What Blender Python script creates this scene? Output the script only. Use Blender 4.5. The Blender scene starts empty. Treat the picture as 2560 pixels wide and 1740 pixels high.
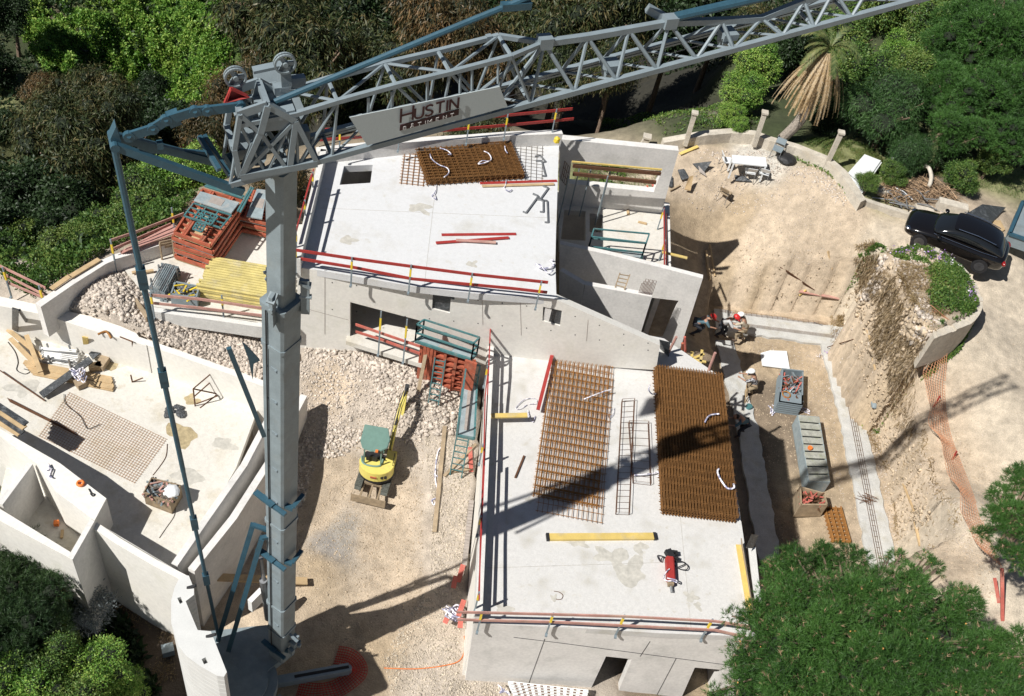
import bpy, bmesh, math, random
import numpy as np
from mathutils import Vector, Matrix
from mathutils.geometry import tessellate_polygon
random.seed(7); rng = np.random.default_rng(7)
SC = bpy.context.scene; C = SC.collection
# ------------------------------------------------------------------ camera
F, CX, CY, H = 2600.0, 1280.0, 870.0, 30.6
_d = np.array([790-CX, 3200-CY]); _L = np.hypot(*_d); PITCH = math.atan(F/_L); _dn = _d/_L; _rn = np.array([_dn[1], -_dn[0]])
FW = np.array([0, math.cos(PITCH), -math.sin(PITCH)]); DD = np.array([0, -math.sin(PITCH), -math.cos(PITCH)]); RR = np.array([1., 0, 0])
CAM = np.array([0, 0, H])
def ray(px, py):
    v = np.array([px-CX, py-CY]); return FW*F + DD*(v@_dn) + RR*(v@_rn)
def P(px, py, z=0.0):
    r = ray(px, py); return Vector(CAM + r*((z-H)/r[2]))
def PV(px, py, A, B):                      # photo ray on the upright plane through A and B
    n = np.array([-(B[1]-A[1]), B[0]-A[0], 0.0]); r = ray(px, py)
    return Vector(CAM + r*(((np.array(A)-CAM)@n)/(r@n)))
cd = bpy.data.cameras.new('camera'); cam = bpy.data.objects.new('camera', cd); C.objects.link(cam); SC.camera = cam
_right = DD*_dn[0]+RR*_rn[0]; _down = DD*_dn[1]+RR*_rn[1]
cam.matrix_world = Matrix((( _right[0], -_down[0], -FW[0], 0), (_right[1], -_down[1], -FW[1], 0), (_right[2], -_down[2], -FW[2], H), (0, 0, 0, 1)))
cd.sensor_width = 36; cd.lens = F/2560*36; cd.clip_end = 2000; cd.clip_start = 0.5
# ------------------------------------------------------------------ light
ALPHA, ELEV = math.radians(39), math.radians(50)      # shadows fall towards ALPHA
w = bpy.data.worlds.new('World'); SC.world = w; w.use_nodes = True
nt = w.node_tree; sky = nt.nodes.new('ShaderNodeTexSky'); sky.sky_type = 'NISHITA'; sky.sun_disc = False
sky.sun_elevation = ELEV; sky.sun_rotation = math.pi/2-(ALPHA+math.pi); sky.air_density = 1.0; sky.dust_density = 0.6
nt.nodes['Background'].inputs[1].default_value = 0.034
nt.links.new(sky.outputs[0], nt.nodes['Background'].inputs[0])
sd = bpy.data.lights.new('sun', 'SUN'); sd.energy = 5.0; sd.angle = math.radians(0.53); sd.color = (1, .97, .92)
so = bpy.data.objects.new('sun', sd); C.objects.link(so)
_sd = Vector((math.cos(ALPHA)*math.cos(ELEV), math.sin(ALPHA)*math.cos(ELEV), -math.sin(ELEV)))
so.rotation_euler = _sd.to_track_quat('-Z', 'Y').to_euler(); so.location = (0, 0, 60)
SC.view_settings.view_transform = 'Standard'; SC.view_settings.look = 'None'; SC.view_settings.gamma = 1; SC.view_settings.exposure = 0.22
# ------------------------------------------------------------------ materials
def mat(name, col, rough=.8, metal=0., var=.12, scale=6., var2=None, bump=0., bscale=60., stain=None, stains=.8, coat=0., island=0., attr=None, col2=None, thr=(.45,.6), det=6):
    m = bpy.data.materials.new(name); m.use_nodes = True; t = m.node_tree; N = t.nodes; L = t.links; b = N['Principled BSDF']
    b.inputs['Roughness'].default_value = rough; b.inputs['Metallic'].default_value = metal
    if coat: b.inputs['Coat Weight'].default_value = coat; b.inputs['Coat Roughness'].default_value = .05
    geo = N.new('ShaderNodeNewGeometry')
    def noise(s, d=6, r=.6):
        n = N.new('ShaderNodeTexNoise'); n.inputs['Scale'].default_value = s; n.inputs['Detail'].default_value = d; n.inputs['Roughness'].default_value = r
        L.new(geo.outputs['Position'], n.inputs['Vector']); return n
    if attr:
        a = N.new('ShaderNodeVertexColor'); a.layer_name = attr; cur = a.outputs['Color']
    else:
        c = N.new('ShaderNodeRGB'); c.outputs[0].default_value = (*col, 1); cur = c.outputs[0]
    if col2:
        n = noise(scale*.5, det); r = N.new('ShaderNodeMapRange'); r.inputs[1].default_value = thr[0]; r.inputs[2].default_value = thr[1]
        L.new(n.outputs[0], r.inputs[0]); mx = N.new('ShaderNodeMix'); mx.data_type = 'RGBA'; L.new(r.outputs[0], mx.inputs[0]); L.new(cur, mx.inputs[6]); mx.inputs[7].default_value = (*col2, 1); cur = mx.outputs[2]
    if stain:
        n = noise(stains, 8, .65); r = N.new('ShaderNodeMapRange'); r.inputs[1].default_value = .52; r.inputs[2].default_value = .72
        L.new(n.outputs[0], r.inputs[0]); mx = N.new('ShaderNodeMix'); mx.data_type = 'RGBA'; L.new(r.outputs[0], mx.inputs[0]); L.new(cur, mx.inputs[6]); mx.inputs[7].default_value = (*stain, 1); cur = mx.outputs[2]
    def mul(cur, fac_out, lo, hi, a0=.3, a1=.7):
        r = N.new('ShaderNodeMapRange'); r.inputs[1].default_value = a0; r.inputs[2].default_value = a1; r.inputs[3].default_value = lo; r.inputs[4].default_value = hi
        L.new(fac_out, r.inputs[0]); v = N.new('ShaderNodeVectorMath'); v.operation = 'SCALE'; L.new(cur, v.inputs[0]); L.new(r.outputs[0], v.inputs['Scale']); return v.outputs[0]
    if var: cur = mul(cur, noise(scale).outputs[0], 1-var, 1+var)
    if var2: cur = mul(cur, noise(var2[0], 4).outputs[0], 1-var2[1], 1+var2[1])
    if island: cur = mul(cur, geo.outputs['Random Per Island'], 1-island, 1+island, 0, 1)
    L.new(cur, b.inputs['Base Color'])
    if bump:
        n = noise(bscale, 8, .7); bp = N.new('ShaderNodeBump'); bp.inputs['Strength'].default_value = bump; bp.inputs['Distance'].default_value = .05
        L.new(n.outputs[0], bp.inputs['Height']); L.new(bp.outputs[0], b.inputs['Normal'])
    return m
M = {}
M['roof'] = mat('roof_concrete', (.60,.59,.57), .85, var=.07, scale=8, var2=(22,.07), bump=.25, bscale=40, stain=(.46,.44,.39), stains=1.0, col2=(.50,.475,.42), thr=(.60,.72))
M['roof2'] = mat('pale_roof_concrete', (.62,.625,.63), .85, var=.05, scale=7, var2=(25,.05), bump=.2, bscale=40, stain=(.53,.52,.49), stains=.7, col2=(.54,.53,.50), thr=(.60,.72))
M['wall'] = mat('wall_concrete', (.76,.735,.68), .88, var=.07, scale=1.1, var2=(9,.06), bump=.15, bscale=30, stain=(.64,.62,.55), stains=1.1)
M['wall2'] = mat('grey_wall_concrete', (.70,.68,.65), .88, var=.08, scale=1.3, var2=(11,.08), bump=.2, bscale=30, stain=(.58,.57,.54), stains=1.4)
M['walltop'] = mat('wall_top_concrete', (.66,.65,.62), .9, var=.08, scale=5, var2=(25,.08), bump=.4, bscale=25)
M['yard'] = mat('yard_concrete', (.62,.595,.54), .88, var=.08, scale=7, var2=(20,.07), bump=.2, bscale=30, stain=(.50,.455,.36), stains=.8, col2=(.50,.46,.38), thr=(.60,.72))
M['footing'] = mat('footing_concrete', (.50,.50,.48), .9, var=.12, scale=2.5, var2=(20,.1), bump=.5, bscale=14, stain=(.43,.41,.35), stains=1.6)
M['patch'] = mat('mortar_stain', (.49,.47,.42), .9, var=.2, scale=6)
M['patchy'] = mat('damp_sand_stain', (.42,.34,.20), .95, var=.3, scale=9, bump=.5)
M['signp'] = mat('sign_panel', (.40,.45,.46), .5, var=.05, scale=40)
M['walltop2'] = mat('slab_joint', (.40,.38,.34), .9, var=.3, scale=4)
M['dark'] = mat('black_recess', (.012,.013,.015), .9, var=0)
M['galv'] = mat('galvanised_steel', (.215,.26,.28), .55, .0, var=.14, scale=3, var2=(60,.12), stain=(.20,.225,.225), stains=2.2)
M['galvl'] = mat('light_galvanised_steel', (.205,.25,.275), .5, .0, var=.1, scale=4, var2=(60,.08))
M['teal'] = mat('dark_teal_paint', (.035,.095,.135), .45, .1, var=.15, scale=5, var2=(40,.1))
M['tealg'] = mat('green_teal_paint', (.07,.19,.20), .55, .1, var=.2, scale=5, var2=(30,.15), stain=(.17,.20,.19), stains=3)
M['plat'] = mat('weathered_platform_sheet', (.30,.36,.38), .7, .1, var=.18, scale=4, var2=(30,.12), stain=(.36,.34,.31), stains=2)
M['ply'] = mat('grey_plywood', (.34,.30,.27), .8, var=.15, scale=6, var2=(40,.1))
M['red'] = mat('red_paint', (.35,.035,.03), .55, var=.15, scale=6, var2=(40,.12))
M['redb'] = mat('red_board', (.47,.12,.09), .8, var=.2, scale=2.5, var2=(30,.15), stain=(.50,.26,.20), stains=1.5)
M['pinkb'] = mat('faded_pink_board', (.46,.25,.21), .85, var=.2, scale=2.5, var2=(30,.15), stain=(.44,.33,.26), stains=1.2)
M['redf'] = mat('orange_red_frame', (.42,.11,.06), .65, .1, var=.25, scale=5, var2=(30,.2), stain=(.30,.15,.10), stains=3)
M['rust'] = mat('rusty_rebar', (.34,.16,.045), .8, .2, var=.3, scale=8, var2=(70,.2))
M['rustm'] = mat('brown_mesh_steel', (.21,.10,.03), .8, .2, var=.3, scale=8, var2=(70,.2))
M['mossy'] = mat('mossy_planks', (.36,.365,.32), .9, var=.25, scale=6, var2=(30,.2), stain=(.20,.22,.13), stains=3)
M['rustd'] = mat('dark_rusty_rebar', (.13,.06,.03), .8, .2, var=.3, scale=8)
M['wire'] = mat('dull_steel_wire', (.20,.17,.14), .7, .3, var=.3, scale=8)
M['steel'] = mat('worn_steel', (.30,.31,.32), .45, .6, var=.2, scale=8)
M['timber'] = mat('pale_timber', (.50,.36,.20), .8, var=.18, scale=3, var2=(40,.1))
M['timbery'] = mat('yellow_timber', (.62,.46,.14), .65, var=.12, scale=3, var2=(45,.1), stain=(.50,.42,.26), stains=2)
M['timberd'] = mat('weathered_plank', (.34,.26,.17), .85, var=.25, scale=4, var2=(40,.2))
M['beam'] = mat('yellow_beam', (.56,.47,.18), .6, var=.16, scale=3, var2=(30,.15), island=.16, stain=(.52,.46,.28), stains=2.2)
M['black'] = mat('black_plastic', (.018,.018,.02), .6, var=.2)
M['tarp'] = mat('black_plastic_sheet', (.05,.055,.06), .35, var=.3, scale=9, bump=.8, bscale=12, stain=(.16,.17,.18), stains=5)
M['white'] = mat('white_paint', (.78,.78,.76), .6, var=.05)
M['whitep'] = mat('white_plastic', (.75,.77,.78), .4, var=.05)
M['yellow'] = mat('excavator_yellow', (.72,.62,.16), .4, var=.08, scale=3, stain=(.55,.42,.16), stains=3)
M['yell'] = mat('yellow_plastic', (.75,.55,.04), .5, var=.1)
M['canopy'] = mat('canopy_green', (.16,.27,.23), .5, var=.08, scale=8, var2=(60,.1))
M['rubber'] = mat('track_rubber', (.10,.105,.09), .8, var=.3, scale=10, bump=.5)
M['mud'] = mat('muddy_steel', (.30,.23,.15), .8, .2, var=.25, scale=8)
M['carp'] = mat('black_car_paint', (.008,.007,.007), .12, .2, var=0, coat=1.)
M['glass'] = mat('dark_glass', (.01,.011,.012), .05, 0, var=0, coat=1.)
M['chrome'] = mat('bright_trim', (.7,.7,.72), .2, 1., var=0)
M['rim'] = mat('wheel_rim', (.22,.22,.23), .3, .8, var=.1)
M['tail'] = mat('tail_lamp', (.25,.01,.01), .2, coat=1., var=0)
M['blue'] = mat('blue_white_sling', (.30,.30,.42), .8, var=.5, scale=14, col2=(.75,.72,.76), thr=(.48,.52))
M['orange'] = mat('orange_plastic', (.75,.20,.04), .6, var=.1)
M['net'] = mat('orange_netting', (.60,.30,.17), .7, var=.1)
M['netr'] = mat('red_netting', (.50,.035,.02), .7, var=.15)
M['stone'] = mat('rubble_stone', (.52,.455,.39), .9, var=.2, scale=5, var2=(40,.15), island=.30)
M['stoney'] = mat('gravel_stone', (.51,.445,.355), .9, var=.15, scale=5, island=.36)
M['oldwall'] = mat('old_garden_wall', (.55,.50,.42), .9, var=.2, scale=4, var2=(25,.15), bump=.5, bscale=16, stain=(.42,.37,.29), stains=2)
M['cw'] = mat('counterweight_concrete', (.64,.64,.62), .75, var=.06, scale=2, var2=(30,.05), bump=.1)
M['skin'] = mat('skin', (.38,.21,.14), .6, var=.05)
M['bark'] = mat('bark', (.20,.14,.10), .9, var=.3, scale=9, bump=.6, bscale=20)
M['palmtr'] = mat('palm_trunk', (.36,.31,.26), .9, var=.3, scale=12, bump=.8, bscale=20)
def leafmat(name, a, b, c=None, rough=.55, trans=.25, sc=.55):
    m = bpy.data.materials.new(name); m.use_nodes = True; t = m.node_tree; N = t.nodes; L = t.links; bs = N['Principled BSDF']
    geo = N.new('ShaderNodeNewGeometry'); n = N.new('ShaderNodeTexNoise'); n.inputs['Scale'].default_value = sc; n.inputs['Detail'].default_value = 5
    L.new(geo.outputs['Position'], n.inputs['Vector'])
    ad = N.new('ShaderNodeMath'); ad.operation = 'MULTIPLY_ADD'; L.new(geo.outputs['Random Per Island'], ad.inputs[0]); ad.inputs[1].default_value = .5; L.new(n.outputs[0], ad.inputs[2])
    r = N.new('ShaderNodeValToRGB'); e = r.color_ramp.elements; e[0].position = .45; e[0].color = (*a, 1); e[1].position = 1.0 if c else .95; e[1].color = (*(c or b), 1)
    if c: x = e.new(.74); x.color = (*b, 1)
    L.new(ad.outputs[0], r.inputs[0]); L.new(r.outputs[0], bs.inputs['Base Color']); bs.inputs['Roughness'].default_value = rough
    tr = N.new('ShaderNodeBsdfTranslucent'); L.new(r.outputs[0], tr.inputs['Color']); mx = N.new('ShaderNodeMixShader'); mx.inputs[0].default_value = trans
    L.new(bs.outputs[0], mx.inputs[1]); L.new(tr.outputs[0], mx.inputs[2]); L.new(mx.outputs[0], N['Material Output'].inputs[0])
    return m
M['euc'] = leafmat('eucalyptus_leaf', (.014,.028,.008), (.05,.07,.02), (.13,.105,.04), trans=.1)
M['eucb'] = leafmat('brown_eucalyptus_leaf', (.018,.026,.008), (.075,.06,.022), (.18,.105,.04), trans=.1)
M['dkl'] = leafmat('dark_leaf', (.012,.028,.010), (.035,.07,.02))
M['brl'] = leafmat('bright_leaf', (.06,.16,.02), (.17,.34,.05), (.36,.48,.10))
M['mdl'] = leafmat('mid_leaf', (.04,.10,.02), (.11,.21,.04), (.20,.26,.06))
M['pine'] = leafmat('pine_needle', (.02,.06,.012), (.05,.14,.022), (.10,.22,.045))
M['bush'] = leafmat('fine_bush_leaf', (.02,.06,.015), (.05,.12,.03), (.09,.18,.05))
M['con'] = leafmat('conifer_leaf', (.012,.035,.012), (.03,.07,.02), (.055,.10,.03))
M['silver'] = leafmat('silver_leaf', (.10,.13,.13), (.24,.27,.28))
M['deadl'] = leafmat('dead_leaf', (.30,.13,.04), (.50,.25,.07))
M['deadp'] = leafmat('dead_palm_frond', (.34,.22,.10), (.55,.40,.22), (.62,.50,.34))
M['palm'] = leafmat('palm_leaf', (.05,.09,.03), (.13,.18,.06), (.22,.22,.08))
M['drygrass'] = leafmat('dry_grass', (.20,.13,.06), (.36,.26,.13), (.45,.35,.2))
M['grass'] = leafmat('green_grass', (.06,.12,.03), (.13,.22,.05), (.25,.25,.09))
M['twig'] = mat('dry_branch', (.34,.23,.14), .85, var=.3, scale=9, island=.4)
# ------------------------------------------------------------------ object helpers
def link(name, me, parent=None, m=None):
    o = bpy.data.objects.new(name, me); C.objects.link(o)
    if m is not None: me.materials.append(M[m] if isinstance(m, str) else m)
    if parent is not None: o.parent = parent; o.matrix_parent_inverse = Matrix.Identity(4)
    return o
def tag(o, label, cat, group=None):
    o['label'] = label; o['category'] = cat
    if group: o['group'] = group
    return o
def setk(o, k): o['kind'] = k; return o
def thing(name, label, cat, group=None):        # geometry is in world space; the Empty is moved to the base at the end
    o = bpy.data.objects.new(name, None); o.empty_display_size = .3; C.objects.link(o); return tag(o, label, cat, group)
class MB:
    def __init__(s): s.v = []; s.f = []; s.mi = []; s.m = 0
    def add(s, vs, fs):
        n = len(s.v); s.v += [tuple(v) for v in vs]; s.f += [tuple(i+n for i in f) for f in fs]; s.mi += [s.m]*len(fs); return s
    def hexa(s, b, t):                              # 4 bottom, 4 top points
        return s.add(list(b)+list(t), [(3,2,1,0),(4,5,6,7),(0,1,5,4),(1,2,6,5),(2,3,7,6),(3,0,4,7)])
    def box(s, c, sz, rz=0, R=None):
        R = R or Matrix.Rotation(rz, 3, 'Z'); c = Vector(c); x, y, z = sz[0]/2, sz[1]/2, sz[2]/2
        q = [c+R@Vector(p) for p in ((-x,-y,-z),(x,-y,-z),(x,y,-z),(-x,y,-z),(-x,-y,z),(x,-y,z),(x,y,z),(-x,y,z))]
        return s.hexa(q[:4], q[4:])
    def bar(s, a, b, w, h=None, up=(0,0,1)):        # box section bar from a to b
        h = h or w; a = Vector(a); b = Vector(b); d = (b-a); 
        if d.length < 1e-6: return s
        d.normalize(); u = Vector(up); sd = d.cross(u)
        if sd.length < 1e-3: sd = d.cross(Vector((1,0,0)))
        sd.normalize(); u = sd.cross(d).normalized(); sd *= w/2; u *= h/2
        return s.hexa([a-sd-u, a+sd-u, a+sd+u, a-sd+u], [b-sd-u, b+sd-u, b+sd+u, b-sd+u])
    def tube(s, pts, r, n=8, r2=None, caps=True):
        pts = [Vector(p) for p in pts]; k = len(pts); rings = []; prev = None
        for i, p in enumerate(pts):
            d = (pts[min(i+1,k-1)]-pts[max(i-1,0)]).normalized(); a = prev if prev is not None else (Vector((0,0,1)) if abs(d.z) < .9 else Vector((1,0,0)))
            x = d.cross(a); x = x.normalized() if x.length > 1e-4 else d.orthogonal().normalized(); y = x.cross(d).normalized(); prev = y
            rr = r if r2 is None else r+(r2-r)*i/(k-1)
            rings += [p+(x*math.cos(t)+y*math.sin(t))*rr for t in (2*math.pi*j/n for j in range(n))]
        f = [(i*n+j, i*n+(j+1)%n, (i+1)*n+(j+1)%n, (i+1)*n+j) for i in range(k-1) for j in range(n)]
        if caps: f += [tuple(range(n-1,-1,-1)), tuple((k-1)*n+j for j in range(n))]
        return s.add(rings, f)
    def cyl(s, a, b, r, n=16, r2=None): return s.tube([a, b], r, n, r2)
    def poly(s, loops, off):                        # flat polygon (with holes) thickened by vector off
        loops = [[Vector(p) for p in l] for l in loops]; off = Vector(off); tri = tessellate_polygon(loops); fl = [p for l in loops for p in l]; n = len(fl)
        nm = (fl[tri[0][1]]-fl[tri[0][0]]).cross(fl[tri[0][2]]-fl[tri[0][0]])
        A = [tuple(t) for t in tri]; B = [tuple(i+n for i in reversed(t)) for t in tri]
        if nm.dot(off) > 0: A = [t[::-1] for t in A]; B = [t[::-1] for t in B]
        sd = []; k = 0
        for l in loops:
            m = len(l); sd += [(k+i, k+(i+1)%m, n+k+(i+1)%m, n+k+i) for i in range(m)]; k += m
        return s.add(fl+[p+off for p in fl], A+B+sd)
    def sheet(s, pts, off): return s.poly([pts], off)
    def ico(s, c, r, sub=1, sq=(1,1,1), R=None, jit=0, rnd=random):
        b = bmesh.new(); bmesh.ops.create_icosphere(b, subdivisions=sub, radius=1); c = Vector(c)
        vs = []
        for v in b.verts:
            q = Vector((v.co.x*sq[0], v.co.y*sq[1], v.co.z*sq[2]))*r*(1+rnd.uniform(-jit, jit)); vs.append(c+(R@q if R else q))
        fs = [tuple(v.index for v in f.verts) for f in b.faces]; b.free(); return s.add(vs, fs)
    def build(s, name, m, parent=None, smooth=False, bevel=0, fix=True):
        me = bpy.data.meshes.new(name); me.from_pydata(s.v, [], s.f); ms = m if isinstance(m, (list, tuple)) else [m]
        for x in ms: me.materials.append(M[x])
        if len(ms) > 1: me.polygons.foreach_set('material_index', s.mi)
        if fix:
            b = bmesh.new(); b.from_mesh(me); bmesh.ops.recalc_face_normals(b, faces=b.faces)
            if bevel: bmesh.ops.bevel(b, geom=[e for e in b.edges if e.is_manifold and e.calc_face_angle(0) > .5], offset=bevel, segments=2, affect='EDGES', clamp_overlap=True)
            b.to_mesh(me); b.free()
        if smooth: me.polygons.foreach_set('use_smooth', [True]*len(me.polygons))
        me.update(); o = link(name, me, parent); return o
def single(mb, name, m, label, cat, group=None, **k): return tag(mb.build(name, m, None, **k), label, cat, group)
def npmesh(name, V, Fc, m, parent=None, tri=True, smooth=False):
    me = bpy.data.meshes.new(name); k = Fc.shape[1]; me.vertices.add(len(V)); me.vertices.foreach_set('co', np.asarray(V, np.float32).ravel())
    me.loops.add(Fc.size); me.loops.foreach_set('vertex_index', Fc.astype(np.int32).ravel()); me.polygons.add(len(Fc))
    me.polygons.foreach_set('loop_start', np.arange(0, Fc.size, k, dtype=np.int32)); me.polygons.foreach_set('loop_total', np.full(len(Fc), k, np.int32))
    if smooth: me.polygons.foreach_set('use_smooth', np.ones(len(Fc), bool))
    me.update(calc_edges=True); return link(name, me, parent, m)
# ------------------------------------------------------------------ terrain
SA=(.50,.405,.30); SB=(.41,.32,.215); GR=(.49,.425,.355); DR=(.53,.455,.355); SO=(.12,.09,.065); VG=(.05,.065,.025); GS=(.22,.23,.10); LT=(.22,.17,.12); PL=(.55,.52,.46); SHADE=(.03,.028,.02)  # last tone: near-black soil with the valley's shade put into its colour
CT = [(760,870,3.4,GR),(900,870,3.6,GR),(1040,925,3.7,GR),(1130,1010,3.0,GR),(820,960,2.7,SA),(760,1080,1.8,GR),(900,1080,2.0,GR),(1040,1100,2.1,GR),(960,1240,1.2,SA),(850,1180,1.4,SA),(800,1290,.9,SA),(1140,1250,1.2,GR),(1130,1130,1.9,GR),
(790,1420,.5,SB),(825,1365,.6,(.27,.25,.23)),(855,1340,.65,(.34,.31,.27)),(930,1350,.7,SA),(1000,1480,.5,SA),(1130,1430,.6,GR),(900,1650,.2,SB),(1100,1720,.2,GR),(1280,1735,.2,GR),(600,1340,.4,GR),(560,1500,.2,SA),(700,1450,.3,SA),(480,850,3.5,GR),(600,885,3.3,GR),(380,790,3.8,GR),(420,840,3.6,GR),(270,690,4.9,GR),(300,740,4.6,GR),(200,735,4.4,GR),(120,765,4.0,GR),(160,740,4.2,GR),(250,720,4.9,GR),(60,725,3.7,GR),(310,790,4.0,GR),(700,980,2.6,GR),
(300,1050,2.0,GR),(150,900,2.0,GR),(450,1150,2.0,GR),(40,800,2.0,GR),(560,1020,2.0,GR),(150,1220,1.5,GR),(540,1260,.1,SB),(350,1330,1.8,GR),
(1500,1200,-.2,SB),(1450,1450,-.2,SB),(1300,1000,1,SB),(1100,550,2,SB),(1300,600,2,SB),(850,500,2,SB),(500,650,3.7,SB),(600,560,3.6,SB),(430,640,3.7,SB),(350,700,3.7,GR),(1530,560,-.3,SB),(1580,790,-2.5,SB),
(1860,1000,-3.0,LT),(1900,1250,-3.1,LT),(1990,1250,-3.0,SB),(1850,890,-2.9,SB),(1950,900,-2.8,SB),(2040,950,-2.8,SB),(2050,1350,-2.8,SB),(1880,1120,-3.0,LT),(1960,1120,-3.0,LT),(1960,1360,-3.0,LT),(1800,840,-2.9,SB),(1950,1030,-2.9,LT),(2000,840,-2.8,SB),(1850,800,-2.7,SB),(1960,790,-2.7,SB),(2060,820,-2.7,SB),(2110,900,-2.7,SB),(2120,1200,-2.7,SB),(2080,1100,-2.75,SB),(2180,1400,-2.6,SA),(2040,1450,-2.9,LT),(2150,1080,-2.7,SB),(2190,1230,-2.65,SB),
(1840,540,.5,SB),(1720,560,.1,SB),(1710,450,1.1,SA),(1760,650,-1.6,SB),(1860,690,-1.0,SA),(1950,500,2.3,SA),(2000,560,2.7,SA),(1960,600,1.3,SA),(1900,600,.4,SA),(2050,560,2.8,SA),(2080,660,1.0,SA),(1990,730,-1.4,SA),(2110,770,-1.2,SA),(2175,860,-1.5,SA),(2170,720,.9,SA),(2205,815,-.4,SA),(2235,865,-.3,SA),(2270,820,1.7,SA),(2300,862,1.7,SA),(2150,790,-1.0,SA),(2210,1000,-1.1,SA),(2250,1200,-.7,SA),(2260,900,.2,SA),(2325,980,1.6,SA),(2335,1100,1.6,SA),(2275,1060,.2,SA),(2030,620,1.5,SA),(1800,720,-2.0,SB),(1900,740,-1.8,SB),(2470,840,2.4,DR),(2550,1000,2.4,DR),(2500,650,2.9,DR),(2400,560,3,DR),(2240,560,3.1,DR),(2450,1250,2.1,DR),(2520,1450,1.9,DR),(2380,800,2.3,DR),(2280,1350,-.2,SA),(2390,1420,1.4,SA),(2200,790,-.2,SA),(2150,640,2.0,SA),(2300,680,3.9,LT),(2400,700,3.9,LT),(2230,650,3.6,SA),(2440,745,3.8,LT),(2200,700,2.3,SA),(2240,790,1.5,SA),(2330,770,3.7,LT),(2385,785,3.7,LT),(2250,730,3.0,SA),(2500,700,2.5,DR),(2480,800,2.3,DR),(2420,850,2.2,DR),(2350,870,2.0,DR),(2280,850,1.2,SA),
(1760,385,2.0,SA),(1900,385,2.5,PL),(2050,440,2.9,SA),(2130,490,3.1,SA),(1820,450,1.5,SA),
(2080,370,2.6,GS),(2160,400,2.6,GS),(1740,318,2.4,VG),(1650,300,-4,SHADE),(1560,200,-9,SHADE),(1690,240,-5,SHADE),(1500,430,2.9,GS),(1600,440,2.9,PL),(2330,470,3,LT),(2450,540,3.1,SA),(2180,450,2.9,GS),(1950,330,2.3,VG),(2450,380,2.7,GS),
(1400,250,-9,SHADE),(1300,320,-9,SHADE),(1500,330,-8,SHADE),(1250,250,-9,SHADE),(1450,360,-4,SHADE),(1200,150,-6,SHADE),(900,200,-7,SHADE),(700,320,-6,SHADE),(500,420,-6,SHADE),(380,300,-7,SHADE),(420,250,-7,SHADE),(300,520,-2,VG),(150,620,.8,VG),(20,690,3.4,GR),(0,430,-4,GS),(60,330,-4,GS),(100,200,-5,VG),(300,60,-4,(.08,.13,.03)),(500,80,-4,(.08,.13,.03)),(650,10,-3,(.08,.13,.03)),(160,60,-4,SO),(1500,0,-5,VG),(1900,120,0,VG),(2000,250,1.8,VG),(2330,100,1,VG),(2500,250,2.5,VG),(200,450,-3,VG),  # valley sunk and its soil colour blackened so it reads as shaded
(0,1380,-1,VG),(150,1550,-1.6,VG),(330,1450,-.7,SO),(390,1600,-.7,SO),(250,1700,-1.6,VG),(430,1720,-.3,SO),(320,1560,-1,SO),(2100,1600,0,SB),(2500,1700,.8,SA),(1800,1735,-.5,SB),(1650,1735,-.2,LT),(1450,1735,.2,GR)]
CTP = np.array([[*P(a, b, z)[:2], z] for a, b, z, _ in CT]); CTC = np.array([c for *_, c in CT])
def tz_raw(X, Y, want=False):
    X = np.atleast_1d(np.asarray(X, float)); Y = np.atleast_1d(np.asarray(Y, float)); out = np.zeros(len(X)); col = np.zeros((len(X), 3))
    for i in range(0, len(X), 4000):
        d2 = (X[i:i+4000,None]-CTP[:,0])**2+(Y[i:i+4000,None]-CTP[:,1])**2+.08; wq = 1/d2**1.7; wq /= wq.sum(1)[:,None]; out[i:i+4000] = wq@CTP[:,2]
        if want: wc = 1/d2**2.6; wc /= wc.sum(1)[:,None]; col[i:i+4000] = wc@CTC
    return (out, col) if want else out
def tz(x, y): return float(tz_raw(x, y)[0])
def axis(lo, hi, st, far, n):
    a = np.arange(lo, hi+1e-6, st); g = (np.linspace(0, 1, n+1)[1:])**2.2; return np.concatenate([lo-g[::-1]*far, a, hi+g*far])
gx = axis(-26, 26, .16, 260, 14); gy = axis(9, 62, .16, 260, 14); GX, GY = np.meshgrid(gx, gy); fx, fy = GX.ravel(), GY.ravel()
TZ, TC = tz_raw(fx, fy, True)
def vnoise(x, y, s, seed=0):
    r = np.random.default_rng(seed); g = r.random((256, 256)); x = x/s+1000; y = y/s+1000; xi = np.floor(x).astype(int); yi = np.floor(y).astype(int); u = x-xi; v = y-yi; u = u*u*(3-2*u); v = v*v*(3-2*v)
    q = lambda a, b: g[a % 256, b % 256]
    return (q(xi,yi)*(1-u)*(1-v)+q(xi+1,yi)*u*(1-v)+q(xi,yi+1)*(1-u)*v+q(xi+1,yi+1)*u*v)-.5
NZ = .07*vnoise(fx, fy, 2.3, 1)+.07*vnoise(fx, fy, .8, 2)+.07*vnoise(fx, fy, .33, 3)
def inpoly(px, py, poly):
    c = np.zeros(len(px), bool); j = len(poly)-1
    for i in range(len(poly)):
        xi, yi = poly[i]; xj, yj = poly[j]; m_ = ((yi > py) != (yj > py)) & (px < (xj-xi)*(py-yi)/(yj-yi+1e-12)+xi); c ^= m_; j = i
    return c
def grow(pts, e):
    c = np.mean(pts, 0); return [tuple(c+(np.array(p)-c)*(1+e/max(np.hypot(*(np.array(p)-c)), .1))) for p in pts]
CL = []
def clampto(pts, z, top, e=.1): CL.append((grow([tuple(P(a, b, z)[:2]) for a, b in pts], e), top))
clampto([(-60,780),(100,830),(330,905),(650,1008),(590,1170),(428,1450),(240,1330),(270,1250),(90,1165),(-60,1080)], 2.4, 2.1, .3)
clampto([(428,1450),(500,1440),(760,990),(670,1030)], .6, .1, 0)
clampto([(20,1150),(240,1250),(200,1420),(-20,1320)], 1.95, 1.6, .2)
clampto([(1226,768),(1660,846),(1800,940),(1892,1592),(1187,1556)], 4, .4, -.1)
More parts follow.
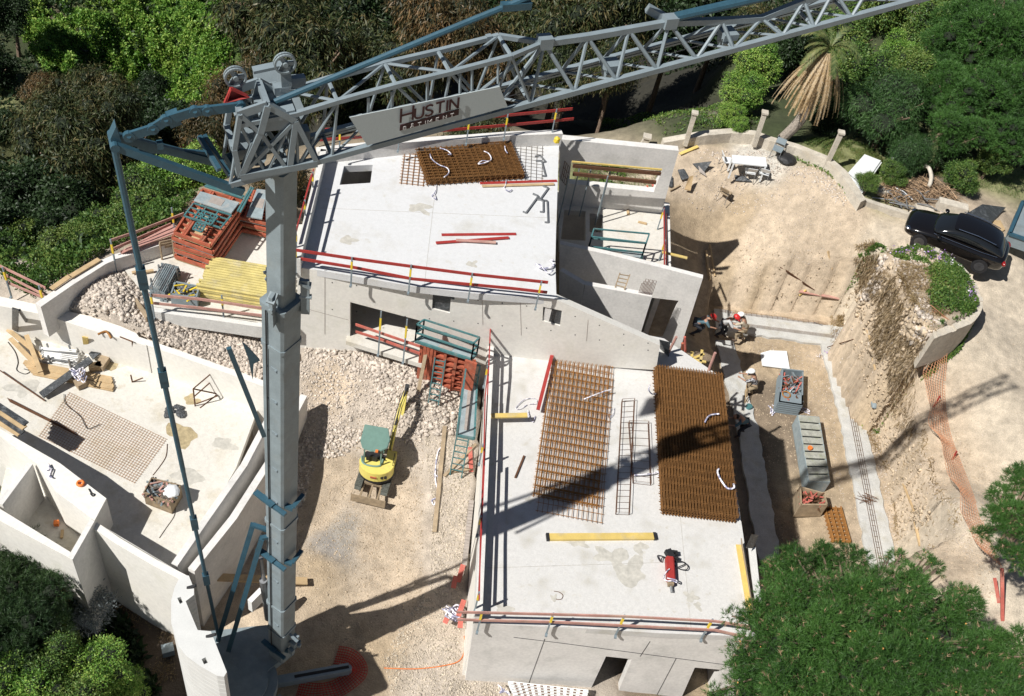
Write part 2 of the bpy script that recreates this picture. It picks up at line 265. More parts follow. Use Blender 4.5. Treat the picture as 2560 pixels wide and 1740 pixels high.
clampto([(743,666),(812,392),(1398,350),(1391,747)], 7, 3.8, -.1)
clampto([(1392,476),(1652,500),(1664,672),(1400,616)], 3.6, 3.0, -.1)
clampto([(1400,615),(1757,696),(1650,850),(1400,750)], 4.4, -2.0, -.1)
clampto([(378,765),(283,640),(440,590),(745,560),(745,810)], 4.2, 3.85, -.1)
clampto([(1775,765),(2105,797),(2142,845),(2270,1450),(1850,1450),(1775,830)], -2.7, -2.71, .25)
clampto([(1770,830),(1860,830),(1950,1400),(1840,1430)], -2.85, -2.97, 0)
def blur(a, r, n=3):
    for _ in range(n):
        for ax_ in (0, 1):
            p_ = np.concatenate([np.repeat(a.take([0], ax_), r+1, ax_), a, np.repeat(a.take([-1], ax_), r, ax_)], ax_); c_ = np.cumsum(p_, ax_); N_ = a.shape[ax_]; a = (c_.take(range(2*r+1, 2*r+1+N_), ax_)-c_.take(range(0, N_), ax_))/(2*r+1)
    return a
TZ = blur(TZ.reshape(len(gy), len(gx)), 4).ravel()
TZ2 = TZ+NZ
bk_ = inpoly(fx, fy, [tuple(P(a, b, .5)[:2]) for a, b in ((2120,650),(2260,640),(2350,840),(2400,1350),(2280,1400),(2190,1000),(2120,860))])
TZ2 += np.where(bk_, .30*vnoise(fx, fy, .9, 11)+.22*vnoise(fx, fy, .35, 12), 0)
for poly, top in CL:
    mk = inpoly(fx, fy, poly); TZ2[mk] = np.minimum(TZ2[mk], top+NZ[mk]*.3)
RAISE = grow([tuple(P(a, b, 4.0)[:2]) for a, b in ((2222,618),(2300,604),(2374,634),(2430,692),(2452,742),(2436,778),(2390,800),(2340,816),(2300,790),(2270,730),(2235,665))], 0)
mk = inpoly(fx, fy, RAISE); TZ2[mk] = np.maximum(TZ2[mk], 3.88+NZ[mk]*.6)
def tzn(x, y):
    x = np.atleast_1d(np.asarray(x, float)); y = np.atleast_1d(np.asarray(y, float)); ix = np.clip(np.searchsorted(gx, x)-1, 0, len(gx)-2); iy = np.clip(np.searchsorted(gy, y)-1, 0, len(gy)-2)
    u = (x-gx[ix])/(gx[ix+1]-gx[ix]); v = (y-gy[iy])/(gy[iy+1]-gy[iy]); g_ = TZ2.reshape(len(gy), len(gx))
    return g_[iy,ix]*(1-u)*(1-v)+g_[iy,ix+1]*u*(1-v)+g_[iy+1,ix]*(1-u)*v+g_[iy+1,ix+1]*u*v
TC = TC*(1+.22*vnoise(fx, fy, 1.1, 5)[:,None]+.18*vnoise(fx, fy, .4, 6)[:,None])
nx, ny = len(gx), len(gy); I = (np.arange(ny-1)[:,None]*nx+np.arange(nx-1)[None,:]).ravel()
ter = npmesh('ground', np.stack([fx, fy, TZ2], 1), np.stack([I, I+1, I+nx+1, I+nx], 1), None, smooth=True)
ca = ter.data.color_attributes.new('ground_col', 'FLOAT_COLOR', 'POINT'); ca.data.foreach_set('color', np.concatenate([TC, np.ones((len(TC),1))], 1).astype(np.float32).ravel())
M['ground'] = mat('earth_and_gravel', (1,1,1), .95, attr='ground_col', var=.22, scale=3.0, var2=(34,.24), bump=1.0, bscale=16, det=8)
M['clod'] = mat('earth_clods', (.46,.37,.265), .95, var=.2, scale=5, island=.3)
ter.data.materials.append(M['ground']); setk(ter, 'structure')

def G(px, py, up=0.0):                          # photo ray on the terrain
    r = ray(px, py); zz = GZ; t_ = (zz+up-H)/r[2]; x = r[0]*t_; y = r[1]*t_; d = zz-tzn(x, y); k = int(np.argmax(d <= 0)) if (d <= 0).any() else len(zz)-1
    f = d[k-1]/(d[k-1]-d[k]) if k else 0; z = zz[k-1]+(zz[k]-zz[k-1])*f if k else zz[0]; p = P(px, py, z+up); return Vector((p.x, p.y, z+up))
GZ = np.arange(8, -12, -.08)
def scatter_px(poly, n, rg):                    # random photo rays dropped on the terrain
    xs = [p_[0] for p_ in poly]; ys = [p_[1] for p_ in poly]; X = rg.uniform(min(xs), max(xs), n*3); Y = rg.uniform(min(ys), max(ys), n*3); k = inpoly(X, Y, poly); return np.array([G(a, b)[:] for a, b in zip(X[k][:n], Y[k][:n])])
# ------------------------------------------------------------------ buildings
UP = Vector((0,0,1))
def hz(pts, z): return [P(x, y, z) for x, y in pts]
def slab(mb, pts, z, th, holes=()): return mb.poly([hz(pts, z)]+[hz(h, z) for h in holes], (0,0,-th))
def wallv(mb, A, B, pts, th, holes=()):       # upright wall traced on the plane A-B, thickness goes away from the camera
    n = Vector((-(B.y-A.y), B.x-A.x, 0)).normalized()
    if n.y < 0: n = -n
    return mb.poly([[PV(x, y, A, B) for x, y in pts]]+[[PV(x, y, A, B) for x, y in h] for h in holes], n*th)
def strip(mb, pts, z1, z0, wd, side=1):       # low wall along a photo polyline at height z1, thickness wd to one side
    p = hz(pts, z1) if not isinstance(pts[0], Vector) else pts; L = []; R = []
    for i, a in enumerate(p):
        d = (p[min(i+1, len(p)-1)]-p[max(i-1, 0)]); d.z = 0; d.normalize(); n = Vector((-d.y, d.x, 0))*side; L.append(a); R.append(a+n*wd)
    for i in range(len(p)-1):
        q = [L[i], L[i+1], R[i+1], R[i]]; mb.hexa([Vector((v.x, v.y, z0 if not callable(z0) else z0(v))) for v in q], q)
    return mb
def clip_block(mb, px, z): mb.box(P(*px, z), (.3,.2,.25), random.random()*3)
# --- south building
ZS = 4.0
sb = thing('concrete_building', 'lower flat-roofed concrete building shell with steel mesh stacks on its roof', 'building')
SR = [(1226,768),(1380,790),(1660,846),(1800,940),(1831,1160),(1858,1336),(1892,1592),(1650,1583),(1463,1571),(1187,1556)]
m = MB(); slab(m, SR, ZS, .28); m.build('roof', 'roof', sb)
A, B = P(1187,1556,ZS), P(1892,1592,ZS)
m = MB(); wallv(m, A+Vector((0,-.012,0)), B+Vector((0,-.012,0)), [(1186,1557),(1895,1598),(1868,1800),(1163,1700)], .25,
    [[(1515,1641),(1580,1648),(1546,1728),(1478,1720)], [(1737,1669),(1810,1675),(1772,1760),(1700,1752)]]); m.build('wall', 'wall2', sb)
m = MB(); pn = (B-A).normalized(); nn = Vector((pn.y, -pn.x, 0))*.016
for pts in ([(1284,1592),(1400,1606),(1520,1622),(1870,1668)], [(1362,1596),(1320,1712)], [(1625,1602),(1600,1640)], [(1690,1645),(1640,1740)]):
    q = [PV(x, y, A, B)+nn for x, y in pts]
    for a, b in zip(q, q[1:]): m.bar(a, b, .012, .012)
m.build('joint_line', 'dark', sb)
def sidewall(a, b, top, bot, m2, nm='wall', th=.22, side=1):
    mb = MB(); pa, pb = P(*a, top), P(*b, top); n = Vector((-(pb.y-pa.y), pb.x-pa.x, 0)).normalized()*th*side
    q = [pa, pb, pb+n, pa+n]; mb.hexa([Vector((v.x, v.y, bot)) for v in q], q); return mb
sidewall((1801,944),(1892,1590), ZS-.29, -3.6, 0, side=-1).build('wall', 'wall2', sb)
sidewall((1662,850),(1800,944), ZS-.29, -3.6, 0, side=-1).build('wall', 'wall2', sb)
sidewall((1190,1545),(1230,772), ZS-.005, -.5, 0, th=-.2, side=1).build('wall', 'wall', sb)
m = MB(); strip(m, [(1206,1540),(1238,790)], ZS+.38, ZS-.2, .2); m.build('parapet', 'walltop', sb)
m = MB(); c0, c1 = P(1500,1300,-.5), None; slab(m, [(1210,900),(1760,960),(1850,1540),(1200,1530)], 1.0, .2); m.build('floor', 'wall2', sb)
for a, b in (((1690,1180),(1728,1575)),((1215,1420),(1690,1405))): MB().bar(P(*a, ZS+.001), P(*b, ZS+.001), .012, .004).build('joint_line', 'walltop2', sb)
# --- upper building
ZU = 7.0
ub = thing('concrete_building', 'upper white-roofed concrete building shell with brown mesh stack and roof hatch', 'building')
UR = [(743,666),(812,392),(1398,350),(1388,640),(1391,747),(1280,740),(1183,733),(1029,715),(882,690)]
m = MB(); slab(m, UR, ZU, .28, [[(860,415),(932,412),(926,457),(849,462)]]); m.build('roof', 'roof2', ub)
fA, fB = P(745,668,ZU), P(1390,748,ZU); off = Vector((0,-.012,0)); fA += off; fB += off
m = MB(); wallv(m, fA, fB, [(743,668),(882,692),(1029,717),(1183,735),(1280,742),(1391,749),(1650,864),(1640,925),(1240,900),(1240,1010),(745,900)], .26,
    [[(875,755),(1052,802),(1052,912),(875,850)], [(1066,719),(1137,736),(1136,750),(1127,748),(1124,783),(1080,772),(1082,736),(1065,732)], [(1358,767),(1405,777),(1400,815),(1356,802)]]); m.build('wall', 'wall', ub)
sidewall((1386,746),(1396,352), ZU-.003, -1.5, 0, side=1).build('wall', 'wall2', ub)
sidewall((745,668),(812,394), ZU-.003, 2, 0, side=-1).build('wall', 'wall2', ub)
m = MB(); strip(m, [(800,398),(1172,366),(1400,349)], ZU, 2, .22); m.build('wall', 'wall2', ub)
m = MB(); strip(m, [(790,368),(1007,346),(1172,336),(1280,328),(1403,324)], ZU+.55, ZU-.3, .25, -1); m.build('parapet', 'wall2', ub)
m = MB(); strip(m, [(735,645),(802,372)], ZU+.55, ZU-.3, .2, -1); m.build('parapet', 'walltop', ub)
for a, b in (((1100,370),(1060,720)),((800,520),(1386,545))): MB().bar(P(*a, ZU+.001), P(*b, ZU+.001), .012, .004).build('joint_line', 'walltop2', ub)
# opening back walls / floor inside
m = MB(); slab(m, [(865,852),(1060,912),(1110,800),(880,750)], 4.05, .2); m.build('floor', 'yard', ub)
for pts in ([(1064,717),(1139,734),(1138,752),(1129,750),(1126,785),(1078,774),(1080,738),(1063,734)], [(1356,765),(1407,775),(1402,817),(1354,804)]):
    m = MB(); m.poly([[PV(x_, y_, fA, fB)+Vector((0,.06,0)) for x_, y_ in pts]], (0,.02,0)); m.build('window_sheet', 'tarp', ub)
def ties(A_, B_, rows, x0, x1, n, par, y0f, y1f):
    m = MB()
    for k in range(n):
        for f in rows:
            x_ = x0+(x1-x0)*k/(n-1); y_ = y0f(x_)+(y1f(x_)-y0f(x_))*f; c_ = PV(x_, y_, A_, B_); m.cyl(c_+Vector((0,-.006,0)), c_+Vector((0,.02,0)), .022, 8)
    m.build('tie_holes', 'dark', par)
ties(fA, fB, (.18,.62), 770, 1620, 15, ub, lambda x_: 668+(x_-745)*.13+max(0, x_-1391)*.30, lambda x_: 825+(x_-745)*.075)
for a, b in (((812,672),(812,835)),((1205,738),(1207,812)),((1300,742),(1303,838)),((1470,800),(1466,852))): MB().bar(PV(*a, fA, fB)+Vector((0,-.004,0)), PV(*b, fA, fB)+Vector((0,-.004,0)), .012, .012).build('joint_line', 'ply', ub)
MB().bar(PV(760,770,fA,fB)+Vector((0,-.004,0)), PV(872,800,fA,fB)+Vector((0,-.004,0)), .01, .01).build('joint_line', 'ply', ub)
ties(A, B, (.25,.75), 1210, 1840, 9, sb, lambda x_: 1570+(x_-1187)*.05, lambda x_: 1695+(x_-1187)*.09)
# --- wing on the east side
wg = thing('roofless_wing', 'roofless concrete wing between upper building and sandy plot, with wide opening', 'building')
ZW, ZF = 6.8, 3.6
wA, wB = P(1400,348,ZW), P(1697,377,ZW)
m = MB(); wallv(m, wA, wB, [(1400,348),(1697,377),(1655,527),(1600,690),(1395,690)], .3, [[(1428,403),(1656,423),(1634,480),(1423,459)]]); m.build('wall', 'wall2', wg)
m = MB(); slab(m, [(1392,476),(1652,500),(1661,530),(1664,672),(1400,616)], ZF, .3, [[(1411,524),(1464,528),(1464,602),(1402,598)], [(1474,533),(1508,537),(1503,581),(1474,580)]]); m.build('floor', 'yard', wg)
sidewall((1661,505),(1664,668), ZF-.31, -2.6, 0, side=1).build('wall', 'wall2', wg)
dA, dB = P(1399,610,4.75), P(1757,696,4.75)
m = MB(); wallv(m, dA, dB, [(1399,610),(1520,636),(1660,671),(1757,696),(1672,960),(1640,1020),(1395,1000)], .2, [[(1628,744),(1697,752),(1655,850),(1590,850)]]); m.build('wall', 'wall2', wg)
mA, mB_ = P(1463,712,4.45), P(1630,742,4.45)
m = MB(); wallv(m, mA, mB_, [(1463,712),(1630,742),(1590,870),(1570,930),(1430,900)], .2); m.build('wall', 'wall2', wg)
eA, eB = P(1399,676,4.45), P(1460,712,4.45)
m = MB(); wallv(m, eA, eB, [(1399,676),(1460,712),(1430,900),(1395,900)], .2); m.build('wall', 'wall2', wg)
# --- west storage terrace
te = thing('storage_terrace', 'concrete terrace slab carrying formwork stacks left of the crane mast', 'terrace')
ZT = 4.2
m = MB(); slab(m, [(378,765),(345,715),(283,640),(440,590),(760,560),(745,660),(745,800),(640,806)], ZT, .3); m.build('floor', 'yard', te)
m = MB(); strip(m, [(376,778),(510,797),(640,816),(745,826)], ZT, ZT-.55, .2); m.build('edge_wall', 'walltop', te)
m = MB(); strip(m, [(374,790),(276,655)], ZT-.02, ZT-1, .12); m.build('edge_wall', 'timberd', te)
lw = single(strip(MB(), [(88,758),(170,702),(253,650),(286,636),(360,612),(430,590),(560,560)], ZT+.55, 3.3, .25, -1), 'low_wall', 'wall2', 'low concrete wall bending between the rubble heap and the dark shrubs', 'wall')
m = MB()
for a, b in (((128,722),(175,690)),((175,692),(248,648))): m.bar(P(*a, ZT+.62), P(*b, ZT+.62), .18, .04)
single(m, 'coping_plank', 'timber', 'pale plank lying along the top of the low concrete wall', 'plank')
def blob(px, py, z, R_, m_, par, seed, sq=1.0):
    r_ = random.Random(seed); c_ = P(px, py, z+.0015+.0004*(seed % 5)); n_ = 22; ph = [r_.uniform(0, 6.28) for _ in range(4)]; am = [r_.uniform(.08,.28) for _ in range(4)]
    MB().poly([[c_+Vector((math.cos(a)*sq, math.sin(a), 0))*R_*(1+sum(am[k]*math.sin((k+2)*a+ph[k]) for k in range(4))) for a in (2*math.pi*i/n_ for i in range(n_))]], (0,0,-.001)).build('stain', m_, par)
for i, (x_, y_, R_, q_) in enumerate(((1575,1430,.42,1.2),(1530,1390,.3,1.6),(1600,1370,.2,1),(1440,1356,.16,2.0),(1728,1492,.18,1),(1745,1515,.12,1),(1385,1495,.1,1),(1260,1520,.16,1.5),(1325,1250,.12,1),(1230,1010,.2,1))): blob(x_, y_, ZS, R_, 'patch', sb, i, q_)
for i, (x_, y_, R_, q_) in enumerate(((1050,520,.25,1.5),(1180,660,.16,1),(870,600,.2,1.3))): blob(x_, y_, ZU, R_, 'patch', ub, i+20, q_)
# --- left yard
def ringwall0(mb, pts, z1, z0): mb.poly([hz(pts, z1)], (0,0,z0-z1))
yd = thing('sunken_yard', 'sunken pale concrete yard with a steel mesh laid on its slab', 'yard')
ZY = 2.4
m = MB(); slab(m, [(-60,780),(100,830),(330,905),(650,1008),(590,1170),(428,1450),(240,1330),(270,1250),(90,1165),(-60,1080)], ZY, .25); m.build('floor', 'yard', yd)
m = MB(); ringwall0(m, [(-60,725),(0,741),(121,767),(220,789),(300,815),(341,833),(352,848),(366,864),(257,834),(106,786),(0,765),(-60,752)], ZY+1.4, .5); m.build('retaining_wall', 'wall', yd)
m = MB(); strip(m, [(345,841),(460,880),(600,930),(672,956)], ZY+1.4-.004, .5, .22, -1); m.build('retaining_wall', 'wall', yd)
m = MB(); strip(m, [(428,1408),(510,1290),(602,1160),(668,1035)], ZY+1.0, -.3, .2, -1); m.build('retaining_wall', 'wall2', yd)
m = MB(); strip(m, [(470,1420),(575,1290),(665,1150),(752,985)], ZY+.9, -.5, .22, -1); m.build('retaining_wall', 'wall2', yd)
m = MB(); slab(m, [(440,1440),(500,1440),(760,990),(680,1040)], .35, .2); m.build('channel_floor', 'wall2', yd)
for i, (x_, y_, R_, q_) in enumerate(((455,1085,.4,1.2),(478,1000,.22,1),(285,900,.3,1.4),(60,970,.35,1.2),(245,905,.2,1),(470,1190,.3,1.5),(90,850,.25,1),(560,1110,.25,1.4))): blob(x_, y_, ZY, R_, 'patchy' if i in (0,1,2) else 'patch', yd, i+40, q_)
ZB = 3.8
bx = thing('concrete_pit', 'open concrete chamber with thick walls at the lower edge of the yard', 'chamber')
def ringwall(mb, pts, z1, z0): q = hz(pts, z1); mb.poly([q], (0,0,z0-z1))
m = MB(); ringwall(m, [(-60,1040),(0,1072),(150,1158),(266,1246),(236,1302),(184,1262),(140,1230),(92,1160),(0,1090),(-60,1060)], ZB, -.5); m.build('wall', 'wall', bx)
m = MB(); ringwall(m, [(236,1303),(226,1296),(170,1392),(182,1398)], ZB-.003, -1.5); m.build('wall', 'wall2', bx)
m = MB(); ringwall(m, [(-40,1250),(0,1272),(176,1380),(181,1399),(0,1302),(-40,1285)], ZB-.006, -1.6); m.build('wall', 'wall', bx)
m = MB(); ringwall(m, [(66,1160),(82,1160),(6,1262),(-8,1255)], ZB-.009, -.5); m.build('wall', 'wall2', bx)
m = MB(); slab(m, [(20,1150),(240,1250),(200,1420),(-20,1320)], 1.97, .2); m.build('floor', 'yard', bx)
lr = single(strip(MB(), [(234,1300),(300,1345),(390,1398),(470,1440)], ZB-.2, -1.5, .2, -1), 'retaining_wall', 'wall', 'slanting concrete retaining wall running from the chamber to the counterweight', 'wall')
m = MB(); m.poly([[P(232,1300,ZB-.2), P(470,1442,ZB-.2), G(432,1500), G(300,1400)]], (0,0,-.1))
m.build('battered_face', 'wall2', lr)
# --- footings (east)
def footing(name, pts, z, wd, side, label):
    q = hz(pts, z); A_ = []; B_ = []
    for a, b in zip(q, q[1:]):
        n_ = max(2, int((b-a).length/.3)); d = (b-a).normalized(); nn_ = Vector((-d.y, d.x, 0))*side
        for k in range(n_): p_ = a.lerp(b, k/n_); A_.append(p_-nn_*random.uniform(.0,.10)); B_.append(p_+nn_*(wd+random.uniform(0,.12)))
    A_.append(q[-1]); B_.append(q[-1]+nn_*wd)
    return single(MB().poly([A_+B_[::-1]], (0,0,-.4)), name, 'footing', label, 'footing', 'strip footings of the east pit')
footing('strip_footing', [(1785,773),(1900,788),(2125,822)], -2.595, 1.25, -1, 'wide pale strip footing running from the wing towards the planter')
footing('strip_footing', [(2095,822),(2150,1000),(2205,1250),(2245,1440)], -2.6, 1.05, -1, 'long pale strip footing beside the sandy bank and orange netting')
footing('strip_footing', [(1790,850),(1845,1060),(1900,1400)], -2.85, .8, 1, 'shaded strip footing close to the east wall of the lower building')
# ------------------------------------------------------------------ crane
cr = thing('tower_crane', 'grey self-erecting tower crane with lattice jib and company sign over the building site', 'crane')
JA = math.radians(30); JU = Vector((math.cos(JA), math.sin(JA), 0)); JV = Vector((-JU.y, JU.x, 0))
MB0 = P(704,1640,1.2); MTOP = P(703,430,19.0)
# mast axis: bottom and top both on the photo's mast line
def mastpt(t): return MB0.lerp(MTOPX, t)
best = min((abs((P(703,430,z).xy-MB0.xy).dot(JU.xy*0+Vector((0,1)))), z) for z in np.arange(16, 22, .02)); MTOPX = P(703,430,best[1]); ZM = best[1]
def mz(z): return MB0.lerp(MTOPX, (z-MB0.z)/(MTOPX.z-MB0.z))
def mrow(py):                              # point on the mast axis at a photo row
    lo, hi = 0., ZM+3
    for _ in range(40):
        z = (lo+hi)/2; q = mz(z); r = Vector(q)-Vector(CAM); zz = r.dot(Vector(FW)); a = r.dot(Vector(DD))/zz*F; b = r.dot(Vector(RR))/zz*F; y = CY+_dn[1]*a+_rn[1]*b
        if y > py: lo = z
        else: hi = z
    return mz(z)
MR = math.radians(-25)                      # mast section is turned so two faces show
def mastseg(mb, a, b, w):
    x = Vector((math.cos(MR), math.sin(MR), 0)); y = Vector((-x.y, x.x, 0)); c = w*.09
    pr = [(-w/2+c,-w/2),(w/2-c,-w/2),(w/2,-w/2+c),(w/2,w/2-c),(w/2-c,w/2),(-w/2+c,w/2),(-w/2,w/2-c),(-w/2,-w/2+c)]
    r0 = [a+x*u+y*v for u, v in pr]; r1 = [b+x*u+y*v for u, v in pr]; n = 8
    mb.add(r0+r1, [(i,(i+1)%n,n+(i+1)%n,n+i) for i in range(n)]+[tuple(range(7,-1,-1)), tuple(range(8,16))])
WU, WL = .40, .56
m = MB(); mastseg(m, mrow(760), mz(ZM+.1), WU); m.build('upper_mast', 'galv', cr)
m = MB(); mastseg(m, mrow(1630), mrow(752), WL)
for py, e in ((752,.05),(850,.035),(1295,.05),(1500,.06),(1565,.05)):
    q = mrow(py); mastseg(m, q-Vector((0,0,.05)), q+Vector((0,0,.05)), WL+e)
lm = m.build('lower_mast', 'galv', cr)
m = MB(); q = mrow(745); x = Vector((math.cos(MR), math.sin(MR), 0)); y = Vector((-x.y, x.x, 0))
for u, v, h in ((-.36,.1,.62),(.12,-.36,.62),(.36,.25,.75),(-.1,.36,.5)):
    c = q+x*u+y*v; out = (x*u+y*v).normalized()
    m.bar(c-UP*.35, c+UP*h*.7, .07, .16, out); m.bar(c+UP*h*.65-out*.1, c+UP*h*.5+out*.1, .16, .05); m.cyl(c+UP*.1-out*.1, c+UP*.1+out*.12, .05, 8)
m.build('mast_bracket', 'galv', cr)
for py, s in ((1235,1),(1375,1),(1600,.8)):
    m = MB(); q = mrow(py); m.bar(q-x*.5*s-y*.33, q+x*.1-y*.38+UP*.05, .14, .06); m.bar(q-y*.34-x*.3, q+x*.45*s-y*.1-UP*.06, .12, .1); m.bar(q+x*.45-y*.1, q+x*.4+y*.3, .1, .08); m.bar(q-x*.3-y*.36, q+x*.45-y*.36, .1, .08); m.build('mast_collar', 'teal', cr)
m = MB(); q0 = mrow(1600)+x*(-.1)-y*(WL/2+.03); q1 = mrow(760)+x*(-.1)-y*(WL/2+.03); m.tube([q0, q0.lerp(q1, .5), q1], .016, 6); q2 = mrow(1500)-x*(WL/2+.03)+y*.05; q3 = mrow(780)-x*(WL/2+.03)+y*.05; m.tube([q2, q3], .012, 6); m.build('mast_cable', 'black', cr)
for py in (900,980,1060,1150,1230,1330,1430,1540):
    m = MB(); q = mrow(py)
    for u, v in ((-.2,-.5),(.2,-.5)): c = q+x*u*WL+y*v*WL; m.box(c, (.05,.05,.05), MR)
    m.box(q+x*.12*WL-y*.5*WL, (.16,.02,.1), MR); m.build('mast_bolts', 'galvl', cr)
# vertical crane plane through the mast along the jib: trace parts by photo pixel
cA, cB = Vector((MTOPX.x, MTOPX.y, 0)), Vector((MTOPX.x, MTOPX.y, 0))+JU
def CP(x, y, v=0.0): return PV(x, y, cA+JV*v, cB+JV*v)
HW = .30
# jib chords: near and far lower chord, traced rising along the jib
def jib_lower(px, v):                      # lower chord height from near chord photo line
    y = 450-(px-600)*.2625-0.0*px; return y
def near(px, py): return CP(px, py, -HW)
LN = [(575,452),(665,432),(745,416),(830,393),(940,365),(1100,322),(1220,290)]
LN += [(1326,262),(1436,232),(1541,203),(1642,176),(1741,148),(1834,122),(1957,88),(2037,64),(2129,42),(2290,0),(2420,-36)]
Lw = [near(*p) for p in LN]; zl = np.polyfit([(p-cA).dot(JU) for p in Lw], [p.z for p in Lw], 1)
Lw = [cA+JU*(p-cA).dot(JU)-JV*HW+UP*(np.polyval(zl, (p-cA).dot(JU))) for p in Lw]
for p in Lw: pass
Lf = [p+JV*2*HW for p in Lw]
TP = [(1361,107),(1469,92),(1572,74),(1673,56),(1805,52),(1904,46),(2010,2),(2085,-24),(2190,-60),(2330,-100)]
Tp = [CP(*p, 0) for p in TP]
UN = [(600,312),(739,285),(844,253),(990,213),(1125,181),(1279,141)]; Un = [near(*p) for p in UN]
Uf = [p+JV*2*HW for p in Un]
chord = .10
jb = MB()
def T(a, b, r=.03): jb.tube([a, b], r, 6)
jb = MB()
for Q in (Lw, Lf):
    for a, b in zip(Q, Q[1:]): jb.bar(a, b, chord, chord)
jb.build('lower_chord', 'galvl', cr)
jb = MB()
for Q in (Un, Uf):
    for a, b in zip(Q, Q[1:]): jb.bar(a, b, .075, .075)
    jb.bar(Q[-1], Tp[0], .075, .075)
for a, b in zip(Tp, Tp[1:]): jb.bar(a, b, .105, .105)
jb.build('upper_chord', 'galvl', cr)
jb = MB()
tl = list(zip(range(7, 17), Tp))
for k, t in tl:
    for Q in (Lw, Lf):
        T(t, Q[k], .034)
        if k+1 < len(Q): T(t, Q[k+1], .034)
for k in range(7, 17):
    T(Lw[k], Lf[k], .036); T(Lw[k], Lf[k-1], .026)
for k, u in enumerate(Un):
    T(u, Uf[k], .035)
    if k: T(Un[k-1], Uf[k], .028) if k % 2 else T(Uf[k-1], Un[k], .028)
sU = [(p-cA).dot(JU) for p in Un]; sL = [(p-cA).dot(JU) for p in Lw]
for Q, R_ in ((Un, Lw), (Uf, Lf)):
    for k, u in enumerate(Q):
        j = sorted(range(len(sL)), key=lambda i: abs(sL[i]-sU[k]))[:2]
        for i in j: T(u, R_[i], .028)
for k in range(1, 8): T(Lw[k], Lf[k], .035); T(Lw[k-1], Lf[k], .025)
T(Tp[0], Lw[6], .03); T(Tp[0], Lf[6], .03)
jb.build('lattice_bracing', 'galvl', cr)
for i in (9, 12):
    jb = MB(); c = (Lw[i]+Lf[i])/2; jb.tube([c-JU*.1, c+JU*.1], .12, 12); jb.box(c+UP*.12, (.3,.3,.12), JA); jb.build('rope_guide', 'galvl', cr)
for p in (Tp[3], Tp[0]): MB().box(p+UP*.02, (.24,.2,.2), JA).build('chord_joint', 'galvl', cr)
MB().bar(CP(1618,20,.25), Tp[3]+JV*.1, .13, .13).build('jib_lug', 'galvl', cr); MB().bar(CP(1222,88,HW), CP(1222,106,HW), .09, .09).build('jib_lug', 'galvl', cr)
# head frame
m = MB(); hf = (.12)
for v in (-HW, HW):
    q = lambda x_, y_: CP(x_, y_, v)
    def sh(x_, y_): return q(x_, y_)
for v, dx, dy in ((-HW, 0, 0), (HW, 0, 0)):
    A_ = CP(650,330,-HW)+JV*(v+HW); B_ = CP(600,440,-HW)+JV*(v+HW); C_ = CP(722,428,-HW)+JV*(v+HW); D_ = CP(738,300,-HW)+JV*(v+HW); E_ = CP(792,405,-HW)+JV*(v+HW); G_ = CP(668,262,-HW)+JV*(v+HW)
    m.bar(A_, B_, .11, .09); m.bar(D_, C_, .1, .09); m.bar(A_, C_, .07, .06); m.bar(D_, B_, .07, .06); m.bar(D_, E_, .11, .08); m.bar(G_, A_, .12, .1); m.bar(G_, D_, .1, .1); m.bar(B_, E_, .12, .12)
    H1 = CP(600,285,-HW)+JV*(v+HW); H2 = CP(585,372,-HW)+JV*(v+HW); m.bar(G_, H1, .14, .05, JV); m.bar(H1, H2, .09, .07); m.bar(H2, B_, .1, .08); m.bar(CP(632,355,-HW)+JV*(v+HW), B_, .08, .07); m.bar(H1, A_, .09, .07)
for x_, y_ in ((650,330),(600,440),(722,428),(738,300),(668,262),(600,285),(585,372),(792,405)):
    a = CP(x_, y_, -HW); m.bar(a, a+JV*2*HW, .09, .09)
m.poly([[CP(650,300,-HW), CP(738,282,-HW), CP(738,282,-HW)+JV*2*HW, CP(650,300,-HW)+JV*2*HW]], (0,0,.05))
m.poly([[CP(650,300,-HW), CP(738,282,-HW), CP(734,322,-HW), CP(655,330,-HW)]], JV*.04)
a = CP(755,362,-HW); m.box(a+JV*.25, (.34,.2,.26), JA); 
for x_, y_ in ((612,345),(640,388)): m.cyl(CP(x_, y_, -.06), CP(x_, y_, .06)+JV*.0, .17, 16)
m.build('head_frame', 'galvl', cr)
zt = CP(650,290,0).z
m = MB()      # upright service panel plates behind the head
pts = [(632,175),(712,158),(762,275),(760,296),(648,318),(643,250)]
hpz = lambda x_, y_, e=0: P(x_, y_, 19.0+(318-y_)/160*.9+e)
m.poly([[hpz(x_, y_) for x_, y_ in pts]], (0,0,-.08))
m.bar(hpz(646,255,.02), hpz(755,232,.02), .03, .03); m.bar(hpz(640,215,.02), hpz(690,205,.02), .02, .02)
m.bar(CP(632,176,.33), CP(712,159,.33), .14, .05); m.build('head_plate', 'galvl', cr); MB().box(CP(705,235,.2), (.26,.16,.34), JA).build('winch_box', 'galvl', cr); m = MB(); m.box(CP(738,205,.2), (.3,.12,.2), JA); m.bar(CP(753,235,.2), CP(757,196,.2), .07, .07); m.bar(CP(757,196,.2), CP(764,194,.2), .07, .07); m.bar(CP(700,222,.15), CP(752,228,.15), .07, .07)
m.build('pulley_bracket', 'galvl', cr)
